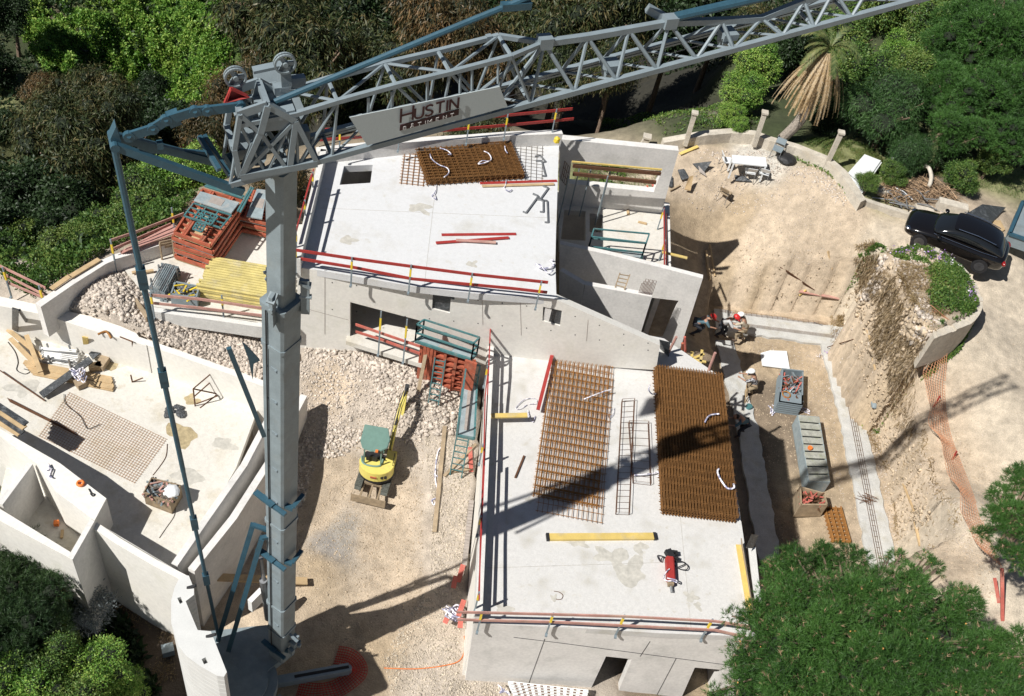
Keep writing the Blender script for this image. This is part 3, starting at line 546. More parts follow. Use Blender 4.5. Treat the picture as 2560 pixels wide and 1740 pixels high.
for cx_, cy_ in ((588,192),(712,158)):
    m = MB(); c = CP(cx_, cy_, .15)
    for t0 in np.linspace(0, 2*math.pi, 25)[:-1]:
        t1 = t0+2*math.pi/24; r = .155; a = c+(JU*math.cos(t0)+UP*math.sin(t0))*r; b = c+(JU*math.cos(t1)+UP*math.sin(t1))*r; m.bar(a-JV*.03, b-JV*.03, .03, .035, JV); m.bar(a+JV*.03, b+JV*.03, .03, .035, JV)
    for k in range(3): t0 = k*2.09; m.bar(c, c+(JU*math.cos(t0)+UP*math.sin(t0))*.15, .06, .05, JV)
    m.cyl(c-JV*.07, c+JV*.07, .04, 10)
    m.bar(c-UP*.05, c-UP*.42+JU*.02, .16, .05, JV); m.build('pulley', 'galv', cr)
m = MB(); m.poly([[CP(576,222,0), CP(583,222,0), CP(620,240,0), CP(606,252,0), CP(563,256,0)]], JV*.05); m.tube([CP(563,256,-.03), CP(577,222,-.03), CP(620,242,-.03), CP(563,256,-.03)], .03, 6); m.build('red_guard', 'red', cr)
# link chain
m = MB(); lk = [(274,333),(322,341),(382,319),(434,311),(440,306),(508,290),(518,286),(558,262),(602,266),(640,262)]
ch = [(322,341),(382,322),(415,300),(487,278),(518,276),(602,266)]
for v in (-.14, .14):
    for a, b in zip(ch, ch[1:]):
        A_, B_ = CP(*a, v), CP(*b, v); m.bar(A_, B_, .05, .15)
    for a in ch: c = CP(*a, v); m.cyl(c-JV*.04, c+JV*.04, .085, 12)
for a in ch: m.cyl(CP(*a, -.18), CP(*a, .18), .035, 8)
m.bar(CP(420,300,0), CP(448,290,0), .3, .1); m.build('link_chain', 'teal', cr)
m = MB(); m.cyl(CP(446,292,0), CP(482,284,0), .06, 12); m.build('tension_rod', 'steel', cr)
# rear strut frame (teal)
m = MB(); tip = CP(284,352,0)
for v in (-.32, .32):
    f = CP(598,448,0)+JV*v; t_ = tip+JV*v*.4; m.bar(t_, f, .09, .13); 
m.bar(CP(345,372,.32*.5), CP(525,385,.3), .07, .09); m.bar(CP(548,425,-.3), CP(498,342,.3), .07, .09); m.bar(CP(575,440,-.28), CP(510,338,.3), .06, .08); m.bar(CP(600,440,0), CP(566,385,.2), .1, .1)
m.cyl(tip-JV*.2, tip+JV*.2, .07, 12); m.poly([[CP(290,317,-.1), CP(276,348,-.1), CP(282,372,-.1), CP(304,355,-.1)]], JV*.2); m.box(CP(400,362,-.1), (.09,.09,.12), JA)
m.build('rear_strut', 'teal', cr)
# back stay
bs = [(284,360),(333,585),(376,800),(430,1020),(500,1400),(545,1580)]
fb = CP(284,360,0); eb = P(548,1600,1.6)
m = MB(); 
def onl(t): return fb.lerp(eb, t)
m.tube([fb, onl(.5)], .055, 8); m.tube([onl(.5), eb], .05, 8)
for t in (.155,.165,.31,.32,.62,.63,.78,.79): m.box(onl(t), (.16,.14,.3), JA)
m.build('back_stay', 'teal', cr)
# main tie rod above jib
m = MB(); t0 = CP(655,268,-.1); m.tube([t0, CP(1180,50,0), CP(1325,-8,0), CP(1700,-150,0)], .05, 8); m.box(CP(1290,14,0), (.5,.12,.12), JA)
m.build('tie_rod', 'teal', cr)
m = MB(); m.tube([CP(1690,42,0), CP(1890,-4,0), CP(2000,-30,0)], .085, 10); m.bar(Tp[5], Tp[7], .07, .07); m.build('luffing_tube', 'teal', cr)
# ropes under the jib
m = MB()
for v in (-.12,.1):
    p0 = cA+JU*.6+JV*v; m.tube([Vector((p0.x,p0.y,np.polyval(zl,.6)+.12)), Lw[-2]+JV*(HW+v)+UP*.12], .009, 4)
m.build('hoist_rope', 'black', cr)
# sign board
SG = [(873,292),(1248,215),(1268,265),(917,362)]
sp = [CP(x_, y_, -HW-.06) for x_, y_ in SG]
o_ = sp[0]; ex = (sp[1]-sp[0]).normalized(); nrm = JV
m = MB(); m.poly([sp], nrm*-.02); sign = m.build('sign_board', 'signp', cr)
for i, (x_, y_) in enumerate(((921,250),(980,235),(1068,208),(1180,178),(1245,160),(1150,190))): MB().bar(CP(x_, y_-6, -HW), CP(x_, y_+48, -HW-.04), .04, .03).build('sign_hanger', 'galvl', cr)
m = MB(); q = [CP(x_, y_, HW+.02) for x_, y_ in SG]; m.poly([q], nrm*.02); m.build('sign_board', 'galv', cr)
# lettering built from strokes
GL = {'H':[[(0,0),(0,1)],[(.7,0),(.7,1)],[(0,.5),(.7,.5)]],'U':[[(0,1),(0,.25),(.12,.05),(.33,0),(.55,.05),(.66,.25),(.66,1)]],'S':[[(.58,.85),(.45,.97),(.25,1),(.06,.9),(.04,.7),(.18,.56),(.42,.46),(.58,.33),(.57,.13),(.4,.01),(.2,0),(.0,.13)]],
'T':[[(0,1),(.7,1)],[(.35,1),(.35,0)]],'I':[[(.1,0),(.1,1)]],'N':[[(0,0),(0,1),(.66,0),(.66,1)]],'B':[[(0,0),(0,1),(.4,1),(.52,.85),(.5,.65),(.38,.53),(0,.53)],[(.38,.53),(.56,.4),(.56,.15),(.4,0),(0,0)]],
'A':[[(0,0),(.33,1),(.66,0)],[(.12,.35),(.54,.35)]],'M':[[(0,0),(0,1),(.4,.25),(.8,1),(.8,0)]],'E':[[(.55,1),(0,1),(0,0),(.55,0)],[(0,.52),(.45,.52)]],'^':[[(.1,1.12),(.33,1.35),(.56,1.12)]]}
def quadmap(q, u, v): return q[0].lerp(q[1], u).lerp(q[3].lerp(q[2], u), v)
def text(mb, s, quad, sizes, th, wdt, gw=1.0):       # quad: TL, TR, BR, BL of the text box
    adv = []; 
    for c, sc in zip(s, sizes): adv.append((.95 if c in 'M' else .32 if c == 'I' else .82)*sc*wdt)
    tot = sum(adv); x_ = 0
    for c, sc, a in zip(s, sizes, adv):
        strokes = GL[c] if c != 'Â' else GL['A']+GL['^']
        for st in strokes:
            for p, r in zip(st, st[1:]):
                f = lambda k: quadmap(quad, (x_+k[0]*sc*gw)/tot, 1-k[1]*sc) - JV*.032
                mb.bar(f(p), f(r), th, .01, JV)
        x_ += a
m = MB(); tq = [CP(*p, -HW-.08) for p in ((1002,269),(1151,230),(1148,266),(1000,304))]; text(m, 'HUSTIN', tq, [1,.74,.74,.74,.74,.74], .035, 1.0); 
M['signred'] = mat('dark_red_lettering', (.035,.006,.008), .6, var=.05); M['signtxt'] = mat('pale_lettering', (.42,.40,.39), .6, var=.05)
m.build('lettering', 'signred', sign)
bq = [CP(*p, -HW-.08) for p in ((1000,312),(1147,272),(1146,286),(999,326))]
m = MB(); m.poly([bq], -JV*.012); m.build('red_band', 'signred', sign)
m = MB(); bq2 = [quadmap(bq, u, v)-JV*.005 for u, v in ((.05,.28),(.97,.28),(.97,.80),(.05,.80))]; text(m, 'BÂTIMENT', bq2, [1]*8, .009, 1.0, .55)
m.build('lettering', 'signtxt', sign)
# base
base = Vector((MB0.x, MB0.y, 0)); SL = P(600,1705,1.25); gz = .25
m = MB(); m.cyl(Vector((SL.x,SL.y,.9)), Vector((SL.x,SL.y,1.25)), 1.05, 40); m.cyl(Vector((SL.x,SL.y,1.26)), Vector((SL.x,SL.y,1.36)), .8, 40)
m.poly([[P(500,1580,1.32), P(690,1560,1.32), P(735,1625,1.32), P(640,1700,1.32), P(520,1700,1.32)]], (0,0,-.3)); m.build('slewing_platform', 'galv', cr)
for a, b in (((690,1705),(872,1672)),((690,1745),(760,1850))):
    m = MB(); A_ = P(*a, .75); B_ = P(*b, .55); m.bar(A_, B_, .26, .28); m.cyl(Vector((B_.x,B_.y,.1)), B_+UP*.1, .09, 10); m.cyl(Vector((B_.x,B_.y,.12)), Vector((B_.x,B_.y,.22)), .22, 14)
    m.build('outrigger', 'galvl', cr); m = MB(); m.bar(A_.lerp(B_,.25)+UP*.145, B_+UP*.145, .09, .012); m.build('outrigger_slot', 'dark', cr)
cw = [(437,1468),(452,1437),(472,1439),(485,1472),(485,1487),(464,1503),(494,1575),(527,1578),(567,1680),(560,1692),(543,1690),(560,1760),(520,1760),(470,1690),(444,1615),(428,1557),(428,1501)]
cwt = [(437,1468),(452,1437),(472,1439),(485,1472),(485,1487),(464,1503),(494,1575),(527,1578),(567,1680),(560,1692),(542,1689),(500,1665),(466,1640),(446,1615),(428,1557),(428,1501)]
top = 5.8
for k in range(19):
    m = MB(); q = hz(cwt, top); q = [Vector((v.x, v.y, top-.24*k)) for v in q]; cc = sum(q, Vector())/len(q); s_ = 1-.0*k
    hl = [[Vector((v.x, v.y, top-.24*k)) for v in hz(h, top)] for h in ([(443,1495),(452,1492),(458,1505),(450,1510)], [(504,1648),(514,1643),(521,1656),(510,1661)])] if k == 0 else []
    m.poly([q]+hl, (0,0,-.225)); m.build('counterweight_slab', 'cw', cr)
m = MB(); 
for px, py in ((468,1470),(516,1592)): a = P(px, py, top); m.bar(a, a+JV*.0+Vector((.22,.06,.12)), .06, .06)
m.build('lifting_lug', 'black', cr)
STZ = min(np.arange(2, 9, .05), key=lambda z: abs(P(632,1312,z).y-MB0.y-.1)); STZ2 = min(np.arange(2, 9, .05), key=lambda z: abs(P(655,1345,z).y-MB0.y+.2))
m = MB()
for a, b in (((632,1312,STZ),(545,1600,1.4)),((655,1345,STZ2),(572,1625,1.4))): m.bar(P(*a), P(*b), .13, .13)
m.bar(P(632,1312,STZ), mz(STZ), .1, .1); m.bar(P(655,1345,STZ2), mz(STZ2), .1, .1)
m.build('mast_strut', 'teal', cr)
m = MB(); m.cyl(P(652,1395,STZ-1.3), P(660,1455,STZ-2.3), .05, 12); m.cyl(P(658,1450,STZ-2.2), P(670,1545,1.8), .1, 14); m.build('lifting_cylinder', 'steel', cr)
m = MB(); a = P(566,866,8.9); b = P(664,1110,7.8)
a = PV(572,870, cA-JV*.5, cB-JV*.5); b = PV(660,1090, cA-JV*.5, cB-JV*.5); m.bar(a, b, .07, .09); m.poly([[PV(x_, y_, cA-JV*.5, cB-JV*.5) for x_, y_ in ((606,858),(620,870),(650,902),(634,910),(632,950),(622,900))]], JV*.06)
m.build('service_arm', 'teal', cr)
m = MB(); q = mrow(1590)
for k in range(3): m.box(q+x*.45+y*(-.1+.1*k)+UP*(.25*k-.2), (.16,.12,.22), MR)
m.bar(q+x*.3, q+x*.62+y*.1, .1, .1); m.bar(q+x*.3+UP*.5, q+x*.6+UP*.4, .07, .07); m.build('cable_reel', 'galvl', cr)
m = MB(); m.box(P(640,1500,1.8)+Vector((0,0,0)), (.16,.5,.6), MR); m.build('control_box', 'white', cr)
# ------------------------------------------------------------------ objects on the roofs
def copytree(o, mvs=None):
    c = o.copy(); C.objects.link(c)
    for ch in list(o.children):
        d = ch.copy(); C.objects.link(d); d.parent = c
        for g in list(ch.children): e = g.copy(); C.objects.link(e); e.parent = d
    return c
def grid_mesh(L_, W_, sl, sw, r=.007, ov=.06):      # steel mesh sheet lying in its own xy plane, long bars along x
    m = MB(); nl = int(round(W_/sl)); nw = int(round(L_/sw))
    for i in range(nl+1): y = -W_/2+W_*i/nl; m.bar((-L_/2-ov,y,3*r), (L_/2+ov,y,3*r), 2*r, 2*r)
    for i in range(nw+1): x = -L_/2+L_*i/nw; m.bar((x,-W_/2-ov,r), (x,W_/2+ov,r), 1.6*r, 1.6*r)
    return m
ORD = ['lowest','second','third','fourth','fifth','sixth','seventh','eighth','ninth','tenth','eleventh','twelfth','thirteenth','fourteenth','fifteenth','sixteenth']
def mat_stack(quad, z, n, sl, sw, m, jit, labels, group, dz=.024, r=.007, L_=None, W_=None, seed=1, same=None):
    q = hz(quad, z); c = sum(q, Vector())/4; ax = ((q[1]-q[0])+(q[2]-q[3])).normalized() if (q[1]-q[0]).length > (q[2]-q[1]).length else ((q[2]-q[1])+(q[3]-q[0])).normalized()
    la = max(((q[1]-q[0]).length+(q[2]-q[3]).length)/2, ((q[2]-q[1]).length+(q[3]-q[0]).length)/2); lb = min(((q[1]-q[0]).length+(q[2]-q[3]).length)/2, ((q[2]-q[1]).length+(q[3]-q[0]).length)/2)
    L_ = L_ or la-2*jit[0]; W_ = W_ or lb-2*jit[1]; rn = random.Random(seed); rz = math.atan2(ax.y, ax.x)
    base_ = grid_mesh(L_, W_, sl, sw, r).build('steel_mesh_sheet', m, fix=False)
    for i in range(n):
        o = base_ if i == 0 else base_.copy()
        if i: C.objects.link(o)
        o.location = c+Vector((math.cos(rz), math.sin(rz), 0))*rn.uniform(-jit[0], jit[0])+Vector((-math.sin(rz), math.cos(rz), 0))*rn.uniform(-jit[1], jit[1])+UP*(.012+dz*i); o.rotation_euler = (0, 0, rz+rn.uniform(-jit[2], jit[2]))
        tag(o, labels[i] if isinstance(labels, list) else labels if n == 1 else labels.replace('steel mesh sheet', 'steel mesh sheet, '+('topmost' if i == n-1 else ORD[i]+(' up' if i else ''))), 'steel mesh', group)
mat_stack([(1383,893),(1536,905),(1506,1303),(1323,1292)], ZS, 5, .15, .3, 'rust', (.40,.12,.008), 'rusty steel mesh sheet in the fanned stack by the red board', 'fanned stack of steel mesh on the lower roof', r=.0075, seed=4)
mat_stack([(1630,922),(1797,958),(1836,1308),(1650,1284)], ZS, 14, .1, .3, 'rustm', (.05,.04,.005), 'brown steel mesh sheet in the dense stack at roof edge', 'dense stack of steel mesh on the lower roof', dz=.03, r=.009, seed=5)
mat_stack([(1050,376),(1293,360),(1290,450),(1048,463)], ZU, 11, .15, .2, 'rustm', (.09,.05,.01), 'brown steel mesh sheet in the thick stack on upper roof', 'thick stack of steel mesh on the upper roof', dz=.028, r=.010, seed=6)
mat_stack([(1013,376),(1065,370),(1056,460),(1003,463)], ZU, 1, .2, .17, 'rust', (0,0,0), 'open steel mesh sheet sticking out left of the brown stack', None, r=.009)
mat_stack([(1288,362),(1356,357),(1351,449),(1287,451)], ZU, 1, .2, .2, 'wire', (0,0,0), 'thin grey wire mesh sheet right of the brown stack', None, r=.005)
def ladder_cage(pts, z, n, m, lab, r=.012):
    q = hz(pts, z+.03); mb = MB(); mb.tube([q[0],q[1],q[2],q[3],q[0]], r, 5)
    for i in range(1, n): mb.tube([q[0].lerp(q[3], i/n), q[1].lerp(q[2], i/n)], r*.5, 4)
    mb.tube([v+UP*.14 for v in (q[0],q[1],q[2],q[3],q[0])], r*.8, 5)
    for v in q: mb.tube([v, v+UP*.14], r*.7, 4)
    single(mb, 'rebar_cage', m, lab, 'rebar cage')
ladder_cage([(1554,1004),(1585,1002),(1572,1287),(1539,1286)], ZS, 20, 'rustd', 'long thin rebar ladder cage between the two mesh stacks')
ladder_cage([(1571,1058),(1620,1059),(1626,1213),(1582,1208)], ZS, 8, 'rustd', 'shorter rebar cage overlapping the long ladder cage')
def beam(name, a, b, z, w, h, m, lab, cat, caps=None, group=None):
    A_, B_ = P(*a, z+h/2), P(*b, z+h/2); mb = MB(); mb.bar(A_, B_, w, h); o = mb.build(name, m)
    if caps:
        t = thing(name, lab, cat, group); o.name = 'web'; o.parent = t; d = (B_-A_).normalized()
        for s_, e in ((A_, 1), (B_, -1)): k = MB(); k.bar(s_-d*e*.03, s_+d*e*.06, w+.02, h+.02); k.build('end_cap', caps, t)
        return t
    return tag(o, lab, cat, group)
beam('timber_beam', (1368,1343), (1638,1341), ZS, .22, .09, 'timbery', 'yellow timber beam with black ends lying across the lower roof', 'beam', caps='black')
beam('timber_beam', (1228,1040), (1318,1038), ZS+.39, .17, .06, 'timbery', 'short yellow timber resting on the left parapet', 'beam')
beam('red_board', (1384,872), (1345,1024), ZS+.26, .12, .05, 'red', 'long red board lying along the fanned mesh stack', 'board')
beam('prop', (1310,1140), (1288,1194), ZS, .06, .06, 'rustd', 'short rusty prop lying near the left parapet', 'prop')
# boards at the right edge
t = thing('formwork_edge', 'tilted yellow edge formwork with dark board along the right roof edge', 'formwork')
m = MB(); a, b = P(1846,1362,ZS+.03), P(1880,1560,ZS+.03); m.bar(a, b, .16, .04); m.build('yellow_board', 'timbery', t)
m = MB(); m.poly([[P(1853,1362,ZS+.03), P(1887,1560,ZS+.03), P(1886,1556,ZS+.5), P(1852,1345,ZS+.5)]], (.03,0,0)); m.build('dark_board', 'timberd', t)
m = MB(); m.poly([[P(1871,1366,ZS+.2), P(1889,1368,ZS+.2), P(1903,1500,ZS+.2), P(1893,1565,ZS+.2)]], (0,0,-.05)); m.build('metal_sheet', 'walltop', t)
single(MB().poly([[P(1864,1370,ZS+.7), P(1878,1337,ZS+.7), P(1896,1339,ZS+.3), P(1883,1371,ZS+.3)]], (0,0,.03)), 'dark_board', 'tarp', 'small dark stained board sticking out over the right roof edge', 'board')
# --- hydraulic breaker
t = thing('hydraulic_breaker', 'red hydraulic breaker lying on the lower roof with black hoses', 'breaker')
z = ZS+.16
m = MB(); m.bar(P(1673,1394,z), P(1677,1454,z), .24, .24); m.build('body', 'red', t, bevel=.03)
m = MB(); m.bar(P(1668,1376,z), P(1680,1396,z), .2, .16); m.bar(P(1664,1378,z), P(1693,1381,z), .07, .12); m.bar(P(1690,1380,z), P(1693,1388,z), .06, .1); m.bar(P(1684,1392,z), P(1696,1398,z), .08, .08); m.build('mounting_bracket', 'black', t)
m = MB(); m.bar(P(1676,1454,z), P(1677,1464,z), .16, .16); m.build('nose', 'mud', t)
m = MB(); m.cyl(P(1677,1462,z-.05), P(1680,1481,z-.08), .045, 10); m.build('chisel', 'steel', t)
def curve(pts, n=8):
    pts = [Vector(p) for p in pts]; out = []
    for i in range(len(pts)-1):
        p0, p1, p2, p3 = pts[max(i-1,0)], pts[i], pts[i+1], pts[min(i+2,len(pts)-1)]
        for k in range(n):
            s_ = k/n; out.append(.5*((2*p1)+(p2-p0)*s_+(2*p0-5*p1+4*p2-p3)*s_*s_+(3*p1-p0-3*p2+p3)*s_**3))
    out.append(pts[-1]); return out
def hose(pts, z, r, m, name, lab, cat, parent=None, n=8, lift=0):
    q = [P(x_, y_, z+r+(abs(math.sin(i*1.7))*lift)) for i, (x_, y_) in enumerate(pts)] if not isinstance(pts[0], Vector) else pts
    o = MB().tube(curve(q, n), r, 5).build(name, m, parent, smooth=True, fix=False)
    return o if parent else tag(o, lab, cat)
for pts in ([(1681,1404),(1700,1402),(1719,1414),(1716,1424),(1698,1422),(1685,1412)], [(1681,1406),(1705,1404),(1712,1410),(1700,1416),(1690,1420)], [(1676,1398),(1655,1390),(1644,1389),(1648,1400),(1653,1404),(1656,1394),(1672,1396)]): hose(pts, ZS+.06, .016, 'black', 'hose', '', '', t, lift=.05)
hose([(1674,1422),(1664,1432),(1660,1446),(1668,1452),(1682,1452),(1692,1456),(1690,1450),(1668,1445)], ZS+.3, .02, 'blue', 'sling', '', '', t)
# --- slings
def sling(pts, z, lab, r=.022, m='blue'): hose(pts, z, r, m, 'lifting_sling', lab, 'sling', lift=.03)
sling([(1460,998),(1485,988),(1512,978),(1528,974)], ZS+.26, 'blue and white sling stretched over the fanned mesh stack')
sling([(1625,963),(1622,975),(1630,985),(1640,984)], ZS+.45, 'blue sling hooked on the left edge of the dense mesh stack')
sling([(1762,1056),(1770,1042),(1783,1036),(1798,1035)], ZS+.45, 'blue sling on the dense mesh stack beside the crane shadow', .03)
sling([(1797,1172),(1794,1180),(1800,1196),(1812,1214),(1822,1222),(1835,1219),(1834,1210)], ZS+.45, 'long blue sling near the lower right of the dense mesh stack', .035)
sling([(1585,1188),(1610,1186),(1632,1184),(1645,1180),(1650,1192),(1640,1190)], ZS+.1, 'tangled white sling between ladder cage and dense mesh stack')
sling([(1318,1012),(1300,1022),(1290,1020),(1310,1000),(1335,996),(1342,1008),(1322,1010)], ZS+.02, 'looped pinkish sling left of the long red board', .012)
sling([(1320,1025),(1325,1045),(1333,1055),(1338,1040)], ZS+.02, 'small white sling knot by the short yellow timber', .016)
sling([(1536,1020),(1533,1035),(1524,1045),(1520,1035),(1530,1022)], ZS+.03, 'thin looped sling right of the fanned mesh stack', .01)
sling([(1075,385),(1080,398),(1098,412),(1118,420),(1122,432),(1110,443)], ZU+.35, 'white sling curling over the left part of the brown stack', .022)
sling([(1100,370),(1118,376),(1128,386),(1120,386)], ZU+.35, 'short white sling at the top edge of the brown stack', .022)
sling([(1210,378),(1222,384),(1228,398),(1215,406),(1196,410),(1206,402),(1222,404)], ZU+.35, 'white looped sling at the middle of the brown stack', .022)
sling([(1262,365),(1264,376),(1269,383)], ZU+.35, 'short blue sling at the upper right of the brown stack', .022)
sling([(1340,660),(1348,668),(1358,672),(1368,670),(1380,668),(1384,660),(1376,652),(1384,650)], ZU+.04, 'blue and white sling heap by the right edge of upper roof', .03)
sling([(1355,672),(1345,662),(1352,664),(1370,682),(1383,676)], ZU+.1, 'second blue sling coil by the right edge of upper roof', .025)
sling([(1091,463),(1088,480),(1080,490),(1090,498),(1086,484)], ZU+.02, 'pale thin sling below the brown stack', .015)
sling([(1266,445),(1264,462),(1260,470),(1272,478),(1280,474)], ZU+.02, 'white sling over the red boards beside the brown stack', .018)
hose([(1385,1478),(1397,1480),(1407,1488),(1403,1498),(1390,1498)], ZS, .01, 'rustd', 'wire_ring', 'small rusty ring of wire near the front of lower roof', 'wire')
# boards and tools on the upper roof
def boards(lst, z, m, labs, w=.11, h=.03, name='board', cat='board', group=None):
    for i, ((a, b), l) in enumerate(zip(lst, labs)): beam(name, a, b, z+h*i*1.05, w, h, m if isinstance(m, str) else m[i], l, cat, group=group)
boards([((1104,587),(1290,585)), ((1090,607),(1272,594)), ((1140,600),(1240,606))], ZU, ['red','red','pinkb'], ['long red board, upper one of the three on upper roof','red board crossing below the longest one on upper roof','faded pinkish board between the red ones on upper roof'], group='red boards lying on the upper roof')
boards([((1200,458),(1392,452)), ((1205,465),(1385,460))], ZU, ['red','timber'], ['red board along the lower edge of the brown stack','pale board beside the red one below the brown stack'])
beam('clamp_bar', (1313,355), (1384,350), ZU, .06, .06, 'steel', 'steel formwork clamp bar lying by the rear parapet', 'clamp')
for i, (a, b, l) in enumerate((((1350,388),(1364,404),'upper small steel clamp near the right edge of upper roof'),((1354,402),(1364,440),'long steel clamp leaning down right edge of upper roof'),((1371,470),(1352,496),'slanting steel clamp on the right part of upper roof'),((1346,490),(1315,532),'steel clamp with yellow tip on the upper roof'),((1358,500),(1358,530),'thin steel clamp, left of a parallel pair'),((1368,502),(1370,556),'long steel clamp, right of a parallel pair'))):
    mb = MB(); A_, B_ = P(*a, ZU+.04), P(*b, ZU+.04); mb.bar(A_, B_, .05, .05); d = (B_-A_).normalized(); s_ = Vector((-d.y, d.x, 0)); mb.bar(A_, A_-s_*.22, .05, .05); mb.bar(B_, B_-s_*.12, .04, .04); single(mb, 'clamp', 'steel', l, 'clamp', 'steel clamps on the upper roof')
single(MB().ico(P(1392,350,ZU+.6), .13, 1, (1,.9,1.4), jit=.1), 'yellow_cap', 'yell', 'yellow plastic cap on the rear right corner of upper roof', 'cap')
# ------------------------------------------------------------------ guard rails
def rail(name, lab, boards_, posts, m='red', bw=.03, bh=.11, pm='galvl'):
    t = thing(name, lab, 'guard rail', 'red guard rails of the site')
    for pts, z in boards_:
        q = [P(x_, y_, z) for x_, y_ in pts]
        for a, b in zip(q, q[1:]): mb = MB(); mb.bar(a, b, bw, bh); mb.build('board', m, t)
    for top, zt, bot, zb in posts:
        a, b = P(*top, zt), P(*bot, zb); b2 = Vector((a.x, a.y, zb)) if zb is not None else b; mb = MB(); mb.bar(b2, a, .045, .045); mb.bar(b2, b2+Vector((0,-.1,0)), .07, .07); p_ = mb.build('post', pm, t)
        mb = MB(); mb.bar(a.lerp(b2, .15), a.lerp(b2, .42), .06, .06); mb.build('sleeve', 'yell', t)
    return t
rail('guard_rail', 'red guard rail along the front edge of the upper roof', [([(739,625),(879,646),(1029,666),(1183,686),(1370,706)], ZU+1.0), ([(739,645),(882,668),(1029,697),(1280,721),(1368,731)], ZU+.5)], [((739,612),ZU+1.1,(739,680),ZU-.1),((880,643),ZU+1.1,(880,700),ZU-.1),((1028,662),ZU+1.1,(1028,722),ZU-.1),((1181,683),ZU+1.1,(1181,745),ZU-.1),((1354,703),ZU+1.1,(1352,765),ZU-.1)])
rail('guard_rail', 'red guard rail seen edge-on along the left edge of upper roof', [([(784,425),(738,585)], ZU+1.1), ([(778,440),(735,600)], ZU+.8)], [((782,430),ZU+1.2,(0,0),ZU+.3),((762,500),ZU+1.2,(0,0),ZU+.3),((740,580),ZU+1.2,(0,0),ZU+.3)])
rail('guard_rail', 'red guard rail behind the jib along the rear parapet', [([(800,325),(1000,312),(1280,287),(1431,272)], ZU+1.5), ([(800,350),(1000,335),(1280,312),(1434,297)], ZU+1.05)], [((1392,272),ZU+1.6,(0,0),ZU+.5),((1270,285),ZU+1.6,(0,0),ZU+.5),((1174,296),ZU+1.6,(0,0),ZU+.5),((1000,312),ZU+1.6,(0,0),ZU+.5),((850,322),ZU+1.6,(0,0),ZU+.5)])
rail('guard_rail', 'pinkish guard rail along the front edge of the lower roof', [([(1141,1530),(1384,1536),(1562,1541),(1787,1553),(1892,1569)], ZS+1.0), ([(1143,1549),(1384,1555),(1562,1564),(1787,1575),(1862,1592)], ZS+.5)], [((1206,1526),ZS+1.05,(0,0),ZS-.15),((1384,1533),ZS+1.05,(0,0),ZS-.15),((1562,1538),ZS+1.05,(0,0),ZS-.15),((1782,1548),ZS+1.05,(0,0),ZS-.15)], m='pinkb')
rail('guard_rail', 'thin red guard rail seen edge-on along the left parapet of lower roof', [([(1228,765),(1222,910),(1212,1000)], ZS+1.2), ([(1209,1140),(1201,1343),(1198,1500)], ZS+1.2), ([(1213,985),(1209,1160)], ZS+.9), ([(1227,800),(1196,1500)], ZS+.75)], [((1227,767),ZS+1.3,(0,0),ZS+.3),((1219,915),ZS+1.3,(0,0),ZS+.3),((1208,1110),ZS+1.3,(0,0),ZS+.3),((1203,1290),ZS+1.3,(0,0),ZS+.3),((1198,1480),ZS+1.3,(0,0),ZS+.3)], m='red')
rail('guard_rail', 'red guard boards across the wide opening in the facade', [([(889,811),(950,832),(1050,866)], 4.95), ([(889,829),(950,848),(1050,884)], 4.55)], [((953,778),6.1,(0,0),4.0),((1018,798),6.1,(0,0),4.0)], m='redb')
rail('guard_rail', 'pinkish guard rail along the front edge of storage terrace', [([(371,737),(500,748),(665,772)], ZT+.95), ([(376,757),(500,770),(665,790)], ZT+.5)], [((376,733),ZT+1.05,(0,0),ZT-.1),((554,738),ZT+1.05,(0,0),ZT-.1)], m='pinkb')
rail('guard_rail', 'weathered guard rail on the rear left side of storage terrace', [([(274,602),(340,580),(460,534)], ZT+1.3), ([(277,625),(427,560)], ZT+.85)], [((276,598),ZT+1.5,(0,0),ZT),((429,519),ZT+1.6,(0,0),ZT)], m='pinkb')
rail('guard_rail', 'pink guard rail sloping down at the far left edge', [([(-10,660),(114,720)], 4.6), ([(11,686),(110,737)], 4.2), ([(15,705),(106,743)], 3.9)], [((6,668),4.7,(0,0),3.3),((97,714),4.7,(0,0),3.4)], m='pinkb')
rail('guard_rail', 'red guard rail seen edge-on on the right side of the wing', [([(1660,522),(1661,668)], ZF+1.0), ([(1667,535),(1666,668)], ZF+.7)], [((1660,522),ZF+1.1,(0,0),ZF-.1),((1664,600),ZF+1.1,(0,0),ZF-.1)], m='red')
beam('tie_plank', (1655,630), (1718,645), ZF+.5, .12, .04, 'timbery', 'yellow plank sticking out past the wing guard rail', 'plank')
for i, (a, zt, b, zb, l, mm) in enumerate((((1691,842),ZS+.9,(1668,887),ZS-.1,'pink post leaning at the rear edge of lower roof','pinkb'), ((1788,882),ZS+.9,(1770,930),ZS-.1,'pink post standing at the rear right corner of lower roof','pinkb'), ((1712,842),2.9,(1714,895),1.8,'red prop standing behind the lower roof','redb'), ((1706,858),2.9,(1706,890),2.0,'orange prop beside the red one behind the lower roof','redf'))):
    A_, B_ = P(*a, zt), P(*b, zb); single(MB().tube([B_, A_], .05, 8), 'post', mm, l, 'post')
t = thing('timber_bracing', 'pale yellow timber bracing in the shaded gap behind the lower roof', 'bracing')
for a, b in (((1700,893),(1765,905)),((1710,905),(1760,885)),((1730,880),(1728,912)),((1755,875),(1750,915))): MB().bar(P(*a, 2.0), P(*b, 2.0), .1, .05).build('timber', 'timbery', t)
single(MB().poly([[P(1648,850,5.1), P(1676,857,5.1), P(1672,893,4.05), P(1650,872,4.05)]], (0,.03,0)), 'plywood_sheet', 'tarp', 'dark plastic-faced panel leaning at the end of the sloping wall', 'panel')
